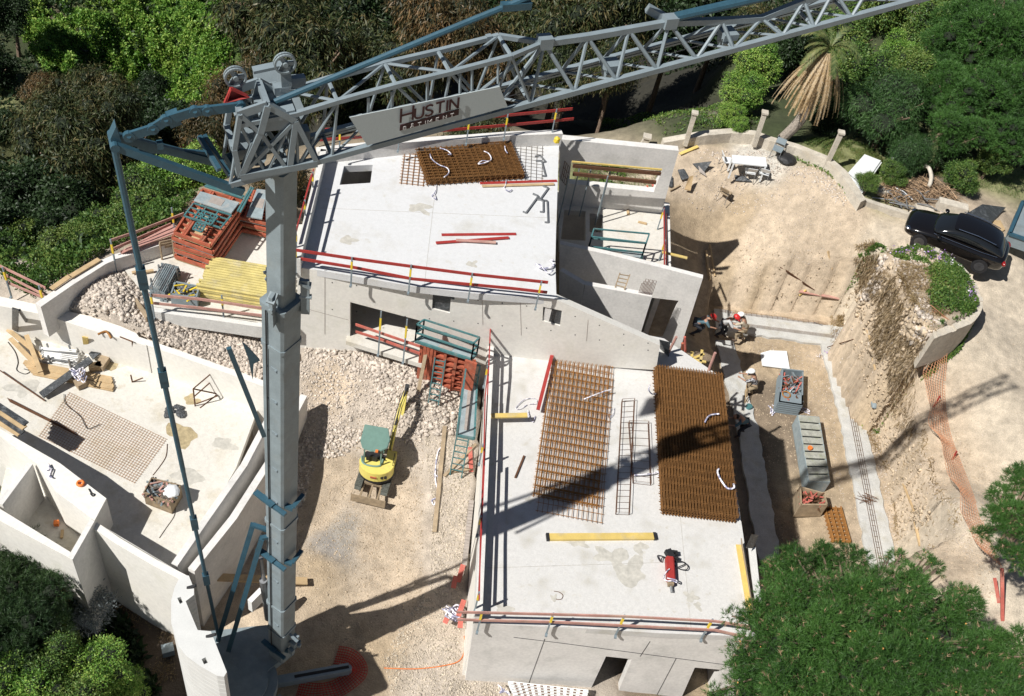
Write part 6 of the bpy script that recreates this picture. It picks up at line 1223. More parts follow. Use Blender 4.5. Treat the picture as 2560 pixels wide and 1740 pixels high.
for o in C.objects:
    if o.get('label') == 'blue and white sling strewn below the tool bin': o['group'] = 'slings below the tool bin'
single(MB().bar(G(2068,868,.2), G(2134,848,.3), .03, .03), 'bar', 'rustd', 'long iron bar lying over the footing corner', 'bar')
single(MB().bar(G(2035,806,.15), G(2056,813,.15), .03, .03), 'hammer', 'steel', 'small hammer lying on the upper strip footing', 'hammer')
m = MB(); m.ico(G(2186,1012,.1), .22, 2, (.7,1,.5), jit=.12); single(m, 'rubber_piece', 'galv', 'crumpled dark rubber piece beside the long pale board', 'scrap')
def fline(a, b, n, off, lab, z=.07):
    mb = MB(); A_, B_ = P(*a, -2.6+z), P(*b, -2.6+z); d = (B_-A_).normalized(); nn_ = Vector((-d.y, d.x, 0))
    for k in range(n): mb.tube([A_+nn_*off*k, B_+nn_*off*k], .009, 4)
    for k in range(int((B_-A_).length/.25)): p_ = A_+d*.25*k; mb.tube([p_-nn_*.05, p_+nn_*(off*(n-1)+.05)], .006, 3)
    single(mb, 'rebar_cage', 'rustd', lab, 'rebar')
fline((1800,778),(2070,812), 3, .07, 'rebar strips along the far edge of the upper strip footing'); fline((1815,803),(2085,838), 3, -.07, 'rebar strips along the near edge of the upper strip footing'); fline((2098,825),(2215,1430), 4, -.09, 'rebar strips running down the long strip footing')
m = MB()
for k in range(14): a = P(2165+random.uniform(-14,14), 1248+random.uniform(-10,10), -2.5); d = Vector((random.uniform(-.7,.7), random.uniform(-.3,.3), random.uniform(0,.2))); m.tube([a-d*.5, a+d*.5+UP*.1], .011, 4)
single(m, 'rebar_bundle', 'rustd', 'tangle of rebar stirrups across the long strip footing', 'rebar')
# upright orange netting
def standnet(pts, h, lab):
    mb = MB(); c_ = curve([G(x_, y_) for x_, y_ in pts], 12); prev = None; rr_ = .0085
    for j in range(9):
        zf = j/8; q = []
        for i, p_ in enumerate(c_): s_ = math.sin(i*.35)*.10; q.append(p_+Vector((-.95*zf+s_*zf, .16*zf, .10+h*zf*.75*(.9+.15*math.sin(i*.6)))))
        for a, b in zip(q, q[1:]): mb.bar(a, b, 1.6*rr_, 1.6*rr_)
        if prev:
            for (a, b), (c2, d2) in zip(zip(prev, prev[1:]), zip(q, q[1:])):
                k = max(1, int((b-a).length/.13))
                for s_ in range(k): mb.bar(a.lerp(b, s_/k), c2.lerp(d2, s_/k), 1.3*rr_, 1.3*rr_)
        prev = q
    return single(mb, 'safety_netting', 'net', lab, 'netting')
standnet([(2372,805),(2368,850),(2362,930),(2360,1010),(2374,1090),(2400,1160),(2430,1240),(2462,1330),(2500,1420)], .62, 'orange safety netting sagging along the bank from the planter to red posts')
def pole(x0, y0, x1, y1, r, m, lab, h=None):
    b_ = G(x0, y0); bh = min(((P(x1, y1, b_.z+hh).xy-b_.xy).length, hh) for hh in np.arange(.2, 3, .02))[1]; single(MB().bar(b_, P(x1, y1, b_.z+bh), r, r, (0,1,0)), 'stake', m, lab, 'stake')
pole(2333,1018,2350,990,.05,'red','thin red stake in the netting above the crane shadow'); pole(2380,1150,2392,1128,.05,'red','thin red stake in the netting below the crane shadow'); pole(2506,1550,2505,1422,.11,'redb','tall red post at the end of the netting'); pole(2497,1505,2487,1447,.11,'redb','short red post at the end of the netting')
# ------------------------------------------------------------------ people
M['shirtg'] = mat('grey_shirt', (.50,.50,.50), .9, var=.1); M['beige'] = mat('beige_workwear', (.46,.40,.31), .9, var=.1); M['check'] = mat('checked_shirt', (.06,.06,.07), .9, var=.2, scale=30, col2=(.45,.45,.47), thr=(.48,.52)); M['navy'] = mat('dark_trousers', (.04,.045,.06), .9, var=.2); M['khaki'] = mat('khaki_trousers', (.33,.26,.17), .9, var=.15); M['helr'] = mat('red_helmet', (.60,.03,.03), .35, var=.03); M['helw'] = mat('white_helmet', (.82,.82,.80), .35, var=.02); M['boot'] = mat('boots', (.08,.055,.04), .8, var=.1); M['bluesh'] = mat('blue_shirt', (.10,.18,.22), .9, var=.1); M['hair'] = mat('dark_hair', (.02,.015,.012), .8, var=.1)
def skinmesh(name, verts, edges, radii, m, parent=None, sub=2):
    me = bpy.data.meshes.new(name); me.from_pydata([tuple(v) for v in verts], edges, []); me.materials.append(M[m]); o = bpy.data.objects.new(name, me); C.objects.link(o)
    if parent: o.parent = parent
    sk = o.modifiers.new('skin', 'SKIN'); sk.use_smooth_shade = True
    b = bmesh.new(); b.from_mesh(me); lay_ = b.verts.layers.skin.verify(); b.verts.ensure_lookup_table()
    for i, v in enumerate(b.verts): v[lay_].radius = (radii[i], radii[i]*.9) if not isinstance(radii[i], tuple) else radii[i]; v[lay_].use_root = (i == 0)
    b.to_mesh(me); b.free(); sd_ = o.modifiers.new('sub', 'SUBSURF'); sd_.levels = sub; sd_.render_levels = sub; return o
def person(px, py, rz, lab, shirt, trou, hel, bend=.5, arm=.8, knee=.15, headt=.2, cap=True, sc=1.0, z=None):
    b_ = G(px, py) if z is None else P(px, py, z); R_ = Matrix.Rotation(rz, 3, 'Z'); W_ = lambda v: b_+R_@(Vector(v)*sc)     # local x = facing direction
    hipz = .88-.12*knee; hip = Vector((-.12*bend, 0, hipz)); sp = Vector((math.sin(bend), 0, math.cos(bend))); waist = hip+sp*.16; chest = hip+sp*.38; neck = hip+sp*.54; hd_ = neck+Vector((math.sin(bend+headt), 0, math.cos(bend+headt)))*.20
    V = [hip, waist, chest, neck, hd_-Vector((0,0,.07)), hd_+Vector((0,0,.05))]; E_ = [(0,1),(1,2),(2,3),(3,4),(4,5)]; Rr = [(.12,.15),(.11,.14),(.13,.17),.055,.08,.09]
    hands = []
    for s_ in (-1, 1):
        sh_ = chest+sp*.10+Vector((0,s_*.19,0)); ang = bend*.3+arm*(1 if s_ > 0 else .75); el_ = sh_+Vector((math.sin(ang)*.28, s_*.05, -math.cos(ang)*.28)); wr = el_+Vector((math.sin(ang+.7)*.25, -s_*.04, -math.cos(ang+.7)*.25)); i = len(V); V += [sh_, el_, wr]; E_ += [(2,i),(i,i+1),(i+1,i+2)]; Rr += [.065,.045,.028]; hands.append((i+2, wr, (wr-el_).normalized(), s_))
    for s_ in (-1, 1):
        th = hip+Vector((0,s_*.10,-.05)); kn = Vector((hip.x+.14+.22*knee+(.08 if s_ > 0 else -.06), s_*.12, .47)); an = Vector((hip.x+.02+(.14 if s_ > 0 else -.12), s_*.13, .09)); toe = an+Vector((.16,0,-.05)); i = len(V); V += [th, kn, an, toe]; E_ += [(0,i),(i,i+1),(i+1,i+2),(i+2,i+3)]; Rr += [.095,.062,.045,.035]
    for wi, wr, d, s_ in hands:      # palm, four fingers and a thumb
        pl = wr+d*.07; i = len(V); V.append(pl); E_.append((wi, i)); Rr.append((.036,.018)); side = Vector((0,s_,0)).cross(d).normalized()
        for k, ln in enumerate((.07,.08,.075,.06)):
            a = pl+side*(k-1.5)*.022+d*.02; f1 = a+d*ln*.55; f2 = f1+(d+Vector((0,-s_*.9,0))).normalized()*ln*.5; j = len(V); V += [a, f1, f2]; E_ += [(i,j),(j,j+1),(j+1,j+2)]; Rr += [.010,.009,.008]
        a = pl-d*.03+side*-.035; j = len(V); V += [a+(d-side*.6)*.03, a+(d-side*.4)*.06]; E_ += [(i,j),(j,j+1)]; Rr += [.010,.009]
    root = thing('person', lab, 'person', None); body = skinmesh('body', [W_(v) for v in V], E_, Rr, 'skin', root, 2)
    # clothing
    S = [hip+Vector((0,0,.02)), waist, chest, neck-sp*.05]; ES = [(0,1),(1,2),(2,3)]; RS = [(.14,.175),(.13,.165),(.15,.20),.085]
    for q in (6, 9): i = len(S); e_ = V[q+1].lerp(V[q+2], .15); S += [V[q], V[q+1], e_]; ES += [(2,i),(i,i+1),(i+1,i+2)]; RS += [.082,.062,.055]
    skinmesh('shirt', [W_(v) for v in S], ES, RS, shirt, root, 2)
    Tt = [hip]; ET = []; RT = [(.145,.18)]
    for q in (12, 16): i = len(Tt); Tt += [V[q], V[q+1], V[q+2]+Vector((0,0,.04))]; ET += [(0,i),(i,i+1),(i+1,i+2)]; RT += [.115,.08,.062]
    skinmesh('trousers', [W_(v) for v in Tt], ET, RT, trou, root, 2)
    for q in (14, 18): skinmesh('boot', [W_(V[q]+Vector((-.05,0,-.01))), W_(V[q]+Vector((0,0,.05))), W_(V[q+1]+Vector((.03,0,0)))], [(0,1),(1,2)], [.055,.06,.045], 'boot', root, 1)
    R3 = R_@Matrix.Rotation(bend*.5+headt, 3, 'Y'); hc_ = hd_+Vector((0,0,.02)); hw_ = W_(hc_)
    m = MB(); m.ico(hw_, .112, 3, (1.05,.86,1.18), R3); m.build('head', 'skin', root, smooth=True)
    fc = R3@Vector((1,0,0)); fy_ = R3@Vector((0,1,0)); fu = R3@Vector((0,0,1))
    m = MB()
    for s_ in (-1,1): m.ico(hw_+fc*.108+fy_*.035*s_+fu*.0, .014, 1)
    m.build('eyes', 'hair', root); m = MB(); m.ico(hw_+fc*.122-fu*.03, .018, 1, (1,.8,1.3)); m.bar(hw_+fc*.105-fu*.072-fy_*.025, hw_+fc*.105-fu*.072+fy_*.025, .012, .012)
    for s_ in (-1,1): m.ico(hw_+fy_*.098*s_-fu*.01, .03, 1, (.7,.35,1.1), R3)
    m.build('nose_mouth_ears', 'skin', root)
    m = MB(); m.ico(hw_+fu*.0-fc*.03, .115, 2, (1,.88,1.05), R3); m.build('hair', 'hair', root, smooth=True)
    if hel:
        m = MB(); V2 = []; n_ = 20; rings = [(0,.155),(.05,.15),(.10,.125),(.14,.07)]
        for h_, r_ in rings: V2 += [hw_+fu*(.035+h_)+(fc*math.cos(a)*1.12+fy_*math.sin(a)*.92)*r_ for a in (2*math.pi*k/n_ for k in range(n_))]
        m.add(V2, [(i*n_+j, i*n_+(j+1)%n_, (i+1)*n_+(j+1)%n_, (i+1)*n_+j) for i in range(3) for j in range(n_)]+[tuple(3*n_+j for j in range(n_)), tuple(range(n_))[::-1]]); m.poly([[hw_+fu*.035+fc*.13+fy_*.11, hw_+fu*.02+fc*.24+fy_*.06, hw_+fu*.02+fc*.24-fy_*.06, hw_+fu*.035+fc*.13-fy_*.11]], fu*.012); m.build('helmet', hel, root, smooth=True)
    return root, b_
person(1798,842,-.3,'worker with red helmet and grey shirt bending over the footing corner','shirtg','navy','helr',bend=.55,arm=.9,z=-2.61)
person(1845,852,2.9,'worker in beige clothes and white cap facing the red-helmeted worker','beige','khaki','helw',bend=.5,arm=.7,z=-2.61)
person(1869,992,3.0,'worker with white helmet and dark checked shirt holding a rod','check','khaki','helw',bend=.45,arm=.9)
person(1846,1088,3.4,'worker in dark clothes bending in the shade beside the lower building','bluesh','navy','',bend=.95,arm=.6)
person(1736,836,0,'worker in teal shirt crouching in the shade at the wing corner','bluesh','navy','helr',bend=.8,arm=.6,knee=1.0)
m = MB(); a = G(1862,1015); m.tube([a, G(1866,962,.9)], .02, 6); m.tube([a+Vector((.1,.05,0)), G(1868,970,.8)], .015, 5); single(m, 'rod', 'timber', 'pale rods held by the worker in checked shirt', 'rod')
m = MB(); a = G(1872,1018,.15); m.cyl(a-UP*.1, a+UP*.1, .14, 14); single(m, 'bucket', 'tealg', 'small teal bucket on the ground near the worker in checked shirt', 'bucket')
m = MB()
for x_, y_, h_ in ((1820,810,.8),(1826,806,.7),(1838,800,.5)): a = G(x_, y_); m.tube([a, a+UP*h_, a+UP*h_+Vector((.25,.1,-.1))], .015, 5)
single(m, 'tripod', 'timber', 'thin wooden setting-out stakes between two workers', 'stake')
# things in front of the lower building
for i in range(8):
    A_, B_ = P(1270+i*3, 1708+i*7, .55), P(1470-i*2, 1730+i*7, .55); t = thing('perforated_beam', 'white perforated steel beam lying in front of the lower building', 'beam', 'white perforated beams by the front wall')
    MB().bar(A_, B_, .1, .1).build('web', 'white', t); m = MB()
    for k in range(1, 12): p_ = A_.lerp(B_, k/12); m.box(p_+UP*.052, (.09,.04,.006), .1)
    m.build('holes', 'rustd', t)
for i in range(3): sling([(1245+i*8,1712+i*5),(1255,1722+i*4),(1250,1732),(1262+i*3,1728),(1275,1738)], .6, 'blue sling lying over the white perforated beams', .025)
for o in C.objects:
    if o.get('label') == 'blue sling lying over the white perforated beams': o['group'] = 'slings on the perforated beams'
single(MB().bar(G(345,1462,.1), G(390,1516,.1), .06, .03), 'strip', 'whitep', 'pale strip lying on the shaded slope below the retaining wall', 'strip')
single(MB().box(G(420,1625,.25), (.35,.3,.3), .5), 'small_crate', 'galv', 'small grey crate in the shade beside the counterweight', 'crate')
# ------------------------------------------------------------------ vegetation
def unit(v): return v/(np.linalg.norm(v, axis=-1, keepdims=True)+1e-9)
def leafquads(p_, t, s_, L_, W_):            # one bent diamond per leaf
    n = len(p_); m_ = p_+t*(L_*.5)[:,None]; V = np.stack([p_, m_+s_*W_[:,None], p_+t*L_[:,None]+np.array([0,0,-1])*(L_*.12)[:,None], m_-s_*W_[:,None]], 1).reshape(-1, 3); return V, np.arange(4*n).reshape(n, 4)
def shell(r, lobes, n, thick=.3, upb=.25):
    w_ = np.array([l[3]**2 for l in lobes]); k = r.choice(len(lobes), n, p=w_/w_.sum()); Lb = np.array(lobes)[k]; d = unit(r.normal(size=(n,3))+[0,0,upb]); rad = Lb[:,3]*(1-thick*r.random(n)**1.6)*(1+.10*np.sin(d[:,0]*7+k)*np.cos(d[:,1]*6+k*2)); pos = Lb[:,:3]+d*rad[:,None]*np.array([1,1,.85]); return pos, d
def broad(r, lobes, n, L_=.16, asp=.32, hang=0., spread=.9, thick=.3, upb=.25):
    # leaves gathered in sprays
    ns = n//7; c_, d = shell(r, lobes, ns, thick, upb); c_ = np.repeat(c_, 7, 0); d = np.repeat(d, 7, 0); m_ = len(c_); p_ = c_+r.normal(size=(m_,3))*L_*.75
    t = unit(d*(1-hang)+r.normal(size=(m_,3))*spread*(1-hang*.6)+np.array([0,0,-1.])*hang*2.2); s_ = unit(np.cross(t, d+r.normal(size=(m_,3))*.6)); LL = L_*r.uniform(.6,1.3,m_); return leafquads(p_, t, s_, LL, LL*asp*.5)
def needles(r, lobes, n, L_=.13, per=16, w_=.006, thick=.25, upb=.5, cone=.9):
    c_, d = shell(r, lobes, n, thick, upb); ax_ = unit(d+r.normal(size=d.shape)*.35+[0,0,.25]); c_ = np.repeat(c_, per, 0); ax_ = np.repeat(ax_, per, 0); m_ = len(c_); j = r.random(m_)*L_*.9; t = unit(ax_+r.normal(size=(m_,3))*cone*.75); p_ = c_+ax_*j[:,None]; s_ = unit(np.cross(t, r.normal(size=(m_,3)))); LL = L_*r.uniform(.7,1.2,m_)
    V = np.stack([p_-s_*w_, p_+s_*w_, p_+t*LL[:,None]], 1).reshape(-1,3); return V, np.arange(3*m_).reshape(m_,3)
def rlobes(r, n, R_=1.0, flat=.75, lr=(.35,.6)):
    out = [(0,0,-.1*R_,R_*.6)]
    for _ in range(n): d = unit(r.normal(size=3)+[0,0,.3]); q = d*R_*r.uniform(.45,.8)*np.array([1,1,flat]); out.append((*q, R_*r.uniform(*lr)))
    return out
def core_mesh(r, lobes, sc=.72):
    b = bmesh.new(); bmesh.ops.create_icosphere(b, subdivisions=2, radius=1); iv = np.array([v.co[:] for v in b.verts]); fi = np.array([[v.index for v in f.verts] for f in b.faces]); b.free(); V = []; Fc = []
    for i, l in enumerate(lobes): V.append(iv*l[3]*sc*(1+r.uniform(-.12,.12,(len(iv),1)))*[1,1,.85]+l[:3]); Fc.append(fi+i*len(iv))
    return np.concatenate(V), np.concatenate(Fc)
PROTO = {}
def proto(key, kind, seed, n, m, **k):
    r = np.random.default_rng(seed); lb = rlobes(r, k.pop('nl', 11), 1.0, k.pop('flat', .8), k.pop('lr', (.3,.52))); V, Fc = (needles if kind == 'n' else broad)(r, lb, n, **k)
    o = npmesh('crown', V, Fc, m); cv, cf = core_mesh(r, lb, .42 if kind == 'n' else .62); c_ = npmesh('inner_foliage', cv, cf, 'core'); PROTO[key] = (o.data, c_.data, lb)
    bpy.data.objects.remove(o); bpy.data.objects.remove(c_)
M['rootm'] = leafmat('root_straw', (.10,.07,.035), (.24,.17,.09), (.40,.31,.19))
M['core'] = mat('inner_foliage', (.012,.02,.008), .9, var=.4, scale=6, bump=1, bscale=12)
for i in range(3):
    proto('euc%d' % i, 'b', 20+i, 15000, 'euc', L_=.11, asp=.20, hang=.5, thick=.45, nl=14, lr=(.2,.42)); proto('eub%d' % i, 'b', 30+i, 15000, 'eucb', L_=.11, asp=.20, hang=.5, thick=.45, nl=14, lr=(.2,.42))
    proto('dk%d' % i, 'b', 40+i, 15000, 'dkl', L_=.08, asp=.45, thick=.4, nl=16, lr=(.18,.40)); proto('md%d' % i, 'b', 50+i, 15000, 'mdl', L_=.075, asp=.42, thick=.4, nl=16, lr=(.18,.40))
proto('br0', 'b', 60, 15000, 'brl', L_=.075, asp=.42, thick=.4, nl=16, lr=(.18,.42)); proto('br1', 'b', 61, 15000, 'brl', L_=.075, asp=.42, thick=.4, nl=16, lr=(.18,.42))
proto('pi0', 'n', 70, 2600, 'pine', L_=.085, per=14, w_=.0045, nl=14, lr=(.25,.42)); proto('pi1', 'n', 71, 2600, 'pine', L_=.085, per=14, w_=.0045, nl=14, lr=(.25,.42))
proto('bu0', 'b', 80, 26000, 'bush', L_=.075, asp=.14, hang=.45, thick=.2, nl=7, lr=(.4,.6)); proto('co0', 'n', 81, 2400, 'con', L_=.11, per=12, w_=.006)
TRG = {'euc':'drooping olive-leaved trees in the valley','eub':'drooping brown-tinged trees in the valley','dk':'dark leafy trees','md':'mid-green leafy shrubs','br':'bright green leafy shrubs','pi':'pines','bu':'fine-leaved bushes','co':'dark conifers'}
rt = random.Random(11)
def tree(key, px, py, zc, R_, lab, name='leafy_tree', cat='tree', sz=1.0, trunk=True, rz=None):
    c_ = P(px, py, zc); t = thing(name, lab, cat, TRG.get(key.rstrip('0123456789'))); me, cm, lb = PROTO[key]
    o = bpy.data.objects.new('crown', me); C.objects.link(o); o.parent = t; o.location = c_; o.scale = (R_, R_, R_*sz); o.rotation_euler = (0, 0, rt.uniform(0, 6.28) if rz is None else rz)
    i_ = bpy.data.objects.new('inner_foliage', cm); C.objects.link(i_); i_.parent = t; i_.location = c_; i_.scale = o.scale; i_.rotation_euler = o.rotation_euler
    gz_ = float(tzn(c_.x, c_.y)[0]); m = MB(); b_ = Vector((c_.x, c_.y, gz_-.2))
    if c_.z-gz_ > .6:
        m.tube([b_, b_.lerp(c_, .5)+Vector((.1,.1,0)), c_], .05*R_+.05, 7, .03*R_)
        for k in range(4): a = rt.uniform(0, 6.28); m.tube([b_.lerp(c_, .6), c_+Vector((math.cos(a)*R_*.6, math.sin(a)*R_*.6, R_*.25*sz))], .025*R_+.02, 5, .015*R_)
        m.build('trunk', 'bark', t, fix=False)
    return t
# --- valley trees, far ones first
VT = [('eub',640,40,1,1.8,'brown-tinged'),('euc',700,60,2,3.2,'olive'),('euc',830,30,1,3.2,'olive'),('dk',930,60,1,2.6,'dark'),('euc',760,150,2,2.8,'olive'),('eub',650,220,1,1.9,'brown'),('dk',850,130,-.5,2.8,'dark'),
 ('eub',1090,70,3,2.8,'brown'),('eub',1180,110,3,2.2,'brown'),('euc',1000,150,1,2.6,'olive'),('euc',1300,90,2,3.0,'olive'),('euc',1420,40,3,2.9,'olive'),('euc',1560,50,2,3.0,'olive'),('dk',1680,70,1,2.8,'dark'),('euc',1420,160,1.5,2.2,'olive'),('euc',1530,170,2,1.7,'olive'),('euc',1190,320,2.5,1.6,'olive'),
 ('dk',1300,0,1,3,'dark'),('dk',960,-10,1,3.2,'dark'),('dk',1800,40,1,2.8,'dark'),('euc',1900,90,2.5,2.0,'olive'),('dk',620,330,-1,2.2,'dark'),('dk',900,240,-1.5,2.6,'dark'),('eub',560,270,1.5,1.6,'brown'),('eub',520,330,.5,1.5,'brown'),
 ('euc',215,215,2,1.6,'olive'),('euc',270,270,2,1.6,'olive'),('euc',140,290,1.2,1.5,'olive'),('euc',310,360,1,1.6,'olive'),('euc',120,360,.8,2.0,'olive'),('euc',200,400,1,2.4,'olive'),('eub',110,230,1,1.0,'brown'),('euc',260,450,.2,2.1,'olive'),('dk',60,500,.5,2.3,'dark'),('dk',130,560,1.2,2.0,'dark'),('dk',30,600,1.5,1.9,'dark'),('euc',200,520,.6,1.7,'olive'),('dk',360,240,-3,1.4,'dark'),('dk',380,310,-3,1.9,'dark'),('dk',390,350,-3,2.4,'dark'),('dk',340,440,-1.5,1.9,'dark'),('dk',450,330,-4,1.7,'dark'),('dk',20,30,-1,1.5,'dark'),('dk',-10,170,-2,1.5,'dark'),('dk',0,320,-3,1.3,'dark')]
ADJ = {'euc':'drooping olive-leaved tree','eub':'drooping brown-tinged tree','dk':'dark leafy tree'}
def where(px, py):
    n_ = [((300,330),'left of the crane\'s rear strut'),((600,200),'behind the crane head'),((850,100),'above the front part of the jib'),((1150,120),'behind the teal tie rod'),((1450,80),'behind the middle of the jib'),((1750,60),'behind the far end of the jib'),((1200,300),'just behind the upper building'),((100,560),'near the left guard rail'),((150,300),'in the upper left valley'),((20,100),'at the far left border'),((380,350),'in the shade under the crane\'s strut')]
    return min(n_, key=lambda a: (a[0][0]-px)**2+(a[0][1]-py)**2)[1]
seen = {}
for i, (k, x_, y_, z_, R_, a) in enumerate(VT):
    w_ = where(x_, y_); key = (k, w_); seen[key] = seen.get(key, 0)+1; pre = {1:'',2:'second ',3:'third ',4:'fourth ',5:'fifth ',6:'sixth ',7:'seventh '}[seen[key]]
    tree(k+str(i % 3), x_, y_, z_, R_, pre+ADJ[k]+' '+w_, 'leafy_tree' if k == 'dk' else 'drooping_tree')
# --- shrubs near the terrace and behind the garden wall
for i, (k, x_, y_, z_, R_, l) in enumerate([('br0',440,455,1.5,1.5,'bright shrub behind the left formwork stack, upper one'),('md0',360,510,2.0,1.5,'mid-green shrub left of the formwork stack under the back stay'),('br1',520,425,1.4,1.2,'bright shrub right under the tip of the jib root'),('md1',290,560,2.6,1.3,'mid-green shrub by the rear terrace guard rail'),('md2',220,610,2.6,1.2,'mid-green shrub behind the low terrace wall'),('md0',130,650,2.4,1.1,'small mid-green shrub beside the pink guard rail'),('dk1',190,680,2.3,1.1,'dark shrub tucked behind the low wall'),('md1',50,620,1.8,1.2,'mid-green shrub at the left border above the pink rail'),('eub1',700,470,2.5,1.3,'brown shrub seen just right of the upper mast'),
    ('br0',1885,165,3.2,1.35,'bright green shrub left of the palm, upper one'),('br1',1855,232,2.9,1.15,'bright green shrub left of the palm, lower one'),('br0',1825,290,2.6,.75,'small bright shrub between the first two pillars'),('br1',1850,318,2.7,.5,'low bright shrub beside the second pillar'),('dk0',2060,300,3.0,.9,'dark shrub right below the dead palm fronds'),('dk2',2080,250,3.6,1.1,'dark shrub right of the dead palm fronds'),
    ('md0',2150,190,4.5,1.8,'mid-green shrub right of the palm top'),('br1',2240,130,4.6,1.1,'small bright shrub near the ruined wall'),('md1',2120,100,3.5,1.9,'mid-green shrub behind the palm top'),('dk1',2000,120,2.5,2.0,'dark shrub left of the palm top'),('md2',2290,180,5.0,1.4,'mid-green shrub between the ruined wall and the pine'),('md0',2330,50,3,2.0,'mid-green shrub in the upper right corner by the jib end'),('md1',2200,20,2,2.2,'mid-green shrub above the far jib end'),
    ('md2',2170,455,3.4,.6,'low ivy clump beside the white panels'),('md0',2230,435,3.4,.7,'low ivy clump above the brushwood heap'),('md1',2410,445,3.5,1.0,'mid-green shrub in front of the big pine shade'),('md0',2480,400,3.6,.9,'low green shrub at the right border'),('dk2',2380,400,3.4,.9,'dark shrub in front of the fine-leaved mound')]):
    tree(k, x_, y_, z_, R_, l, 'shrub', 'shrub')
tree('bu0', 2230, 270, 4.6, 2.3, 'large dark green fine-leaved mound-shaped bush above the white panels', 'mound_bush', 'bush', .8); tree('bu0', 2270, 370, 3.9, 1.3, 'smaller fine-leaved bush at the foot of the large mound', 'mound_bush', 'bush', .9)
for i, (x_, y_, z_, R_, l) in enumerate(((2440,90,6,2.6,'tall pine in the upper right corner, rear one'),(2500,210,5.5,2.4,'tall pine at the right border above the car'),(2400,240,5.2,2.0,'pine between the mound bush and the right border'),(2540,60,7,2.6,'pine cut by the upper right corner'),(2390,330,4.8,1.6,'lower pine bough beside the mound bush'),(2510,330,4.8,1.7,'lower pine bough at the right border'),(2350,150,5,1.6,'slender pine bough behind the mound bush'))): tree('pi%d' % (i % 2), x_, y_, z_, R_, l, 'pine_tree', 'pine', .8)
# ruined wall behind
t = thing('ruined_wall', 'sunlit ruined stone wall half hidden by shrubs in the upper right', 'wall')
for a, b, h in (((2255,85),(2290,95),1.6),((2335,75),(2385,60),1.4),((2225,70),(2240,72),1.3)): A_, B_ = G(*a), G(*b); MB().hexa([A_-UP, B_-UP, B_+Vector((0,.4,-1)), A_+Vector((0,.4,-1))], [A_+UP*h, B_+UP*h*.8, B_+Vector((0,.4,h*.8)), A_+Vector((0,.4,h))]).build('wall_piece', 'oldwall', t)
# --- big foreground pine (bottom right): one tree with many boughs
def bigpine(lab, lob, z0, base, seed, n, hgt=None, cones=True, L_=.15):
    t = thing('pine_tree', lab, 'pine', 'pines'); r = np.random.default_rng(seed); LB0 = [(*P(x_, y_, z_), R_) for x_, y_, z_, R_ in lob]; LB = []
    for l in LB0:
        LB.append((*l[:3], l[3]*.72))
        for _ in range(7 if l[3] > .6 else 3): d = unit(r.normal(size=3)+[0,0,.55]); rr = l[3]*r.uniform(.62,.98); LB.append((l[0]+d[0]*rr, l[1]+d[1]*rr, l[2]+d[2]*rr*.9, l[3]*r.uniform(.18,.36)))
    v, f = needles(r, LB, n, L_=L_, per=15, w_=.0055, thick=.45, upb=.7); npmesh('crown', v, f, 'pine', t)
    v, f = needles(r, LB, n//16, L_=L_*.9, per=10, w_=.006, thick=.7, upb=.2); npmesh('dry_needles', v, f, 'twig', t)
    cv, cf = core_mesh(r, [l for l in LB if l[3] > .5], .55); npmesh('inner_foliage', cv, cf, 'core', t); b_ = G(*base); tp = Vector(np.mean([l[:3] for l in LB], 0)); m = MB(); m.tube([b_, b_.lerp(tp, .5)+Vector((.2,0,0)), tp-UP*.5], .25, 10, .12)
    for l in LB: m.tube([b_.lerp(tp, .7), (Vector(l[:3])+tp)/2-UP*.3, Vector(l[:3])], .06, 6, .02)
    m.build('trunk', 'bark', t)
    if cones:
        m = MB(); c_, d = shell(r, LB, 90, .1, .9)
        for p_ in c_: m.ico(Vector(p_), r.uniform(.012,.026), 1, (1,1,1.3))
        o = setk(m.build('cones', 'cone', t, fix=False), 'stuff')
    return t
M['cone'] = mat('pine_cone', (.50,.26,.08), .8, var=.2, island=.3)
bigpine('huge pine crown with orange cones filling the lower right corner', [(1960,1440,7.5,.75),(2060,1410,7.3,.7),(2130,1405,7.3,.55),(2010,1510,8.2,.95),(2150,1490,8.4,1.0),(2270,1490,8.2,.8),(1900,1560,7.8,.75),(1960,1620,8.6,1.0),(2100,1600,9.2,1.15),(2250,1580,9.2,1.1),(2380,1560,8.6,.9),(1860,1650,7.8,.7),(1870,1730,8.0,.8),(2000,1720,9.2,1.1),(2150,1710,9.8,1.2),(2320,1690,9.6,1.2),(2470,1640,9.0,1.0),(2530,1720,9.0,1.0),(2430,1740,9.6,1.1),(2200,1800,9.8,1.2),(1980,1820,9.2,1.1),(1800,1790,7.8,.7),(2310,1395,6.2,.28),(2240,1400,6.6,.35),(2340,1420,6.4,.25),(2420,1500,7.6,.5)], 8, (2150,1700), 101, 27000, L_=.12)
bigpine('pine boughs with bare grey twigs reaching in from the right border', [(2540,1200,6.6,.55),(2500,1240,6.5,.45),(2480,1290,6.4,.38),(2540,1290,6.6,.6),(2460,1335,6.2,.26),(2500,1370,6.3,.3),(2550,1400,6.4,.5),(2580,1340,6.6,.6),(2590,1230,6.8,.7)], 7, (2640,1330), 102, 3600, cones=False, L_=.12)
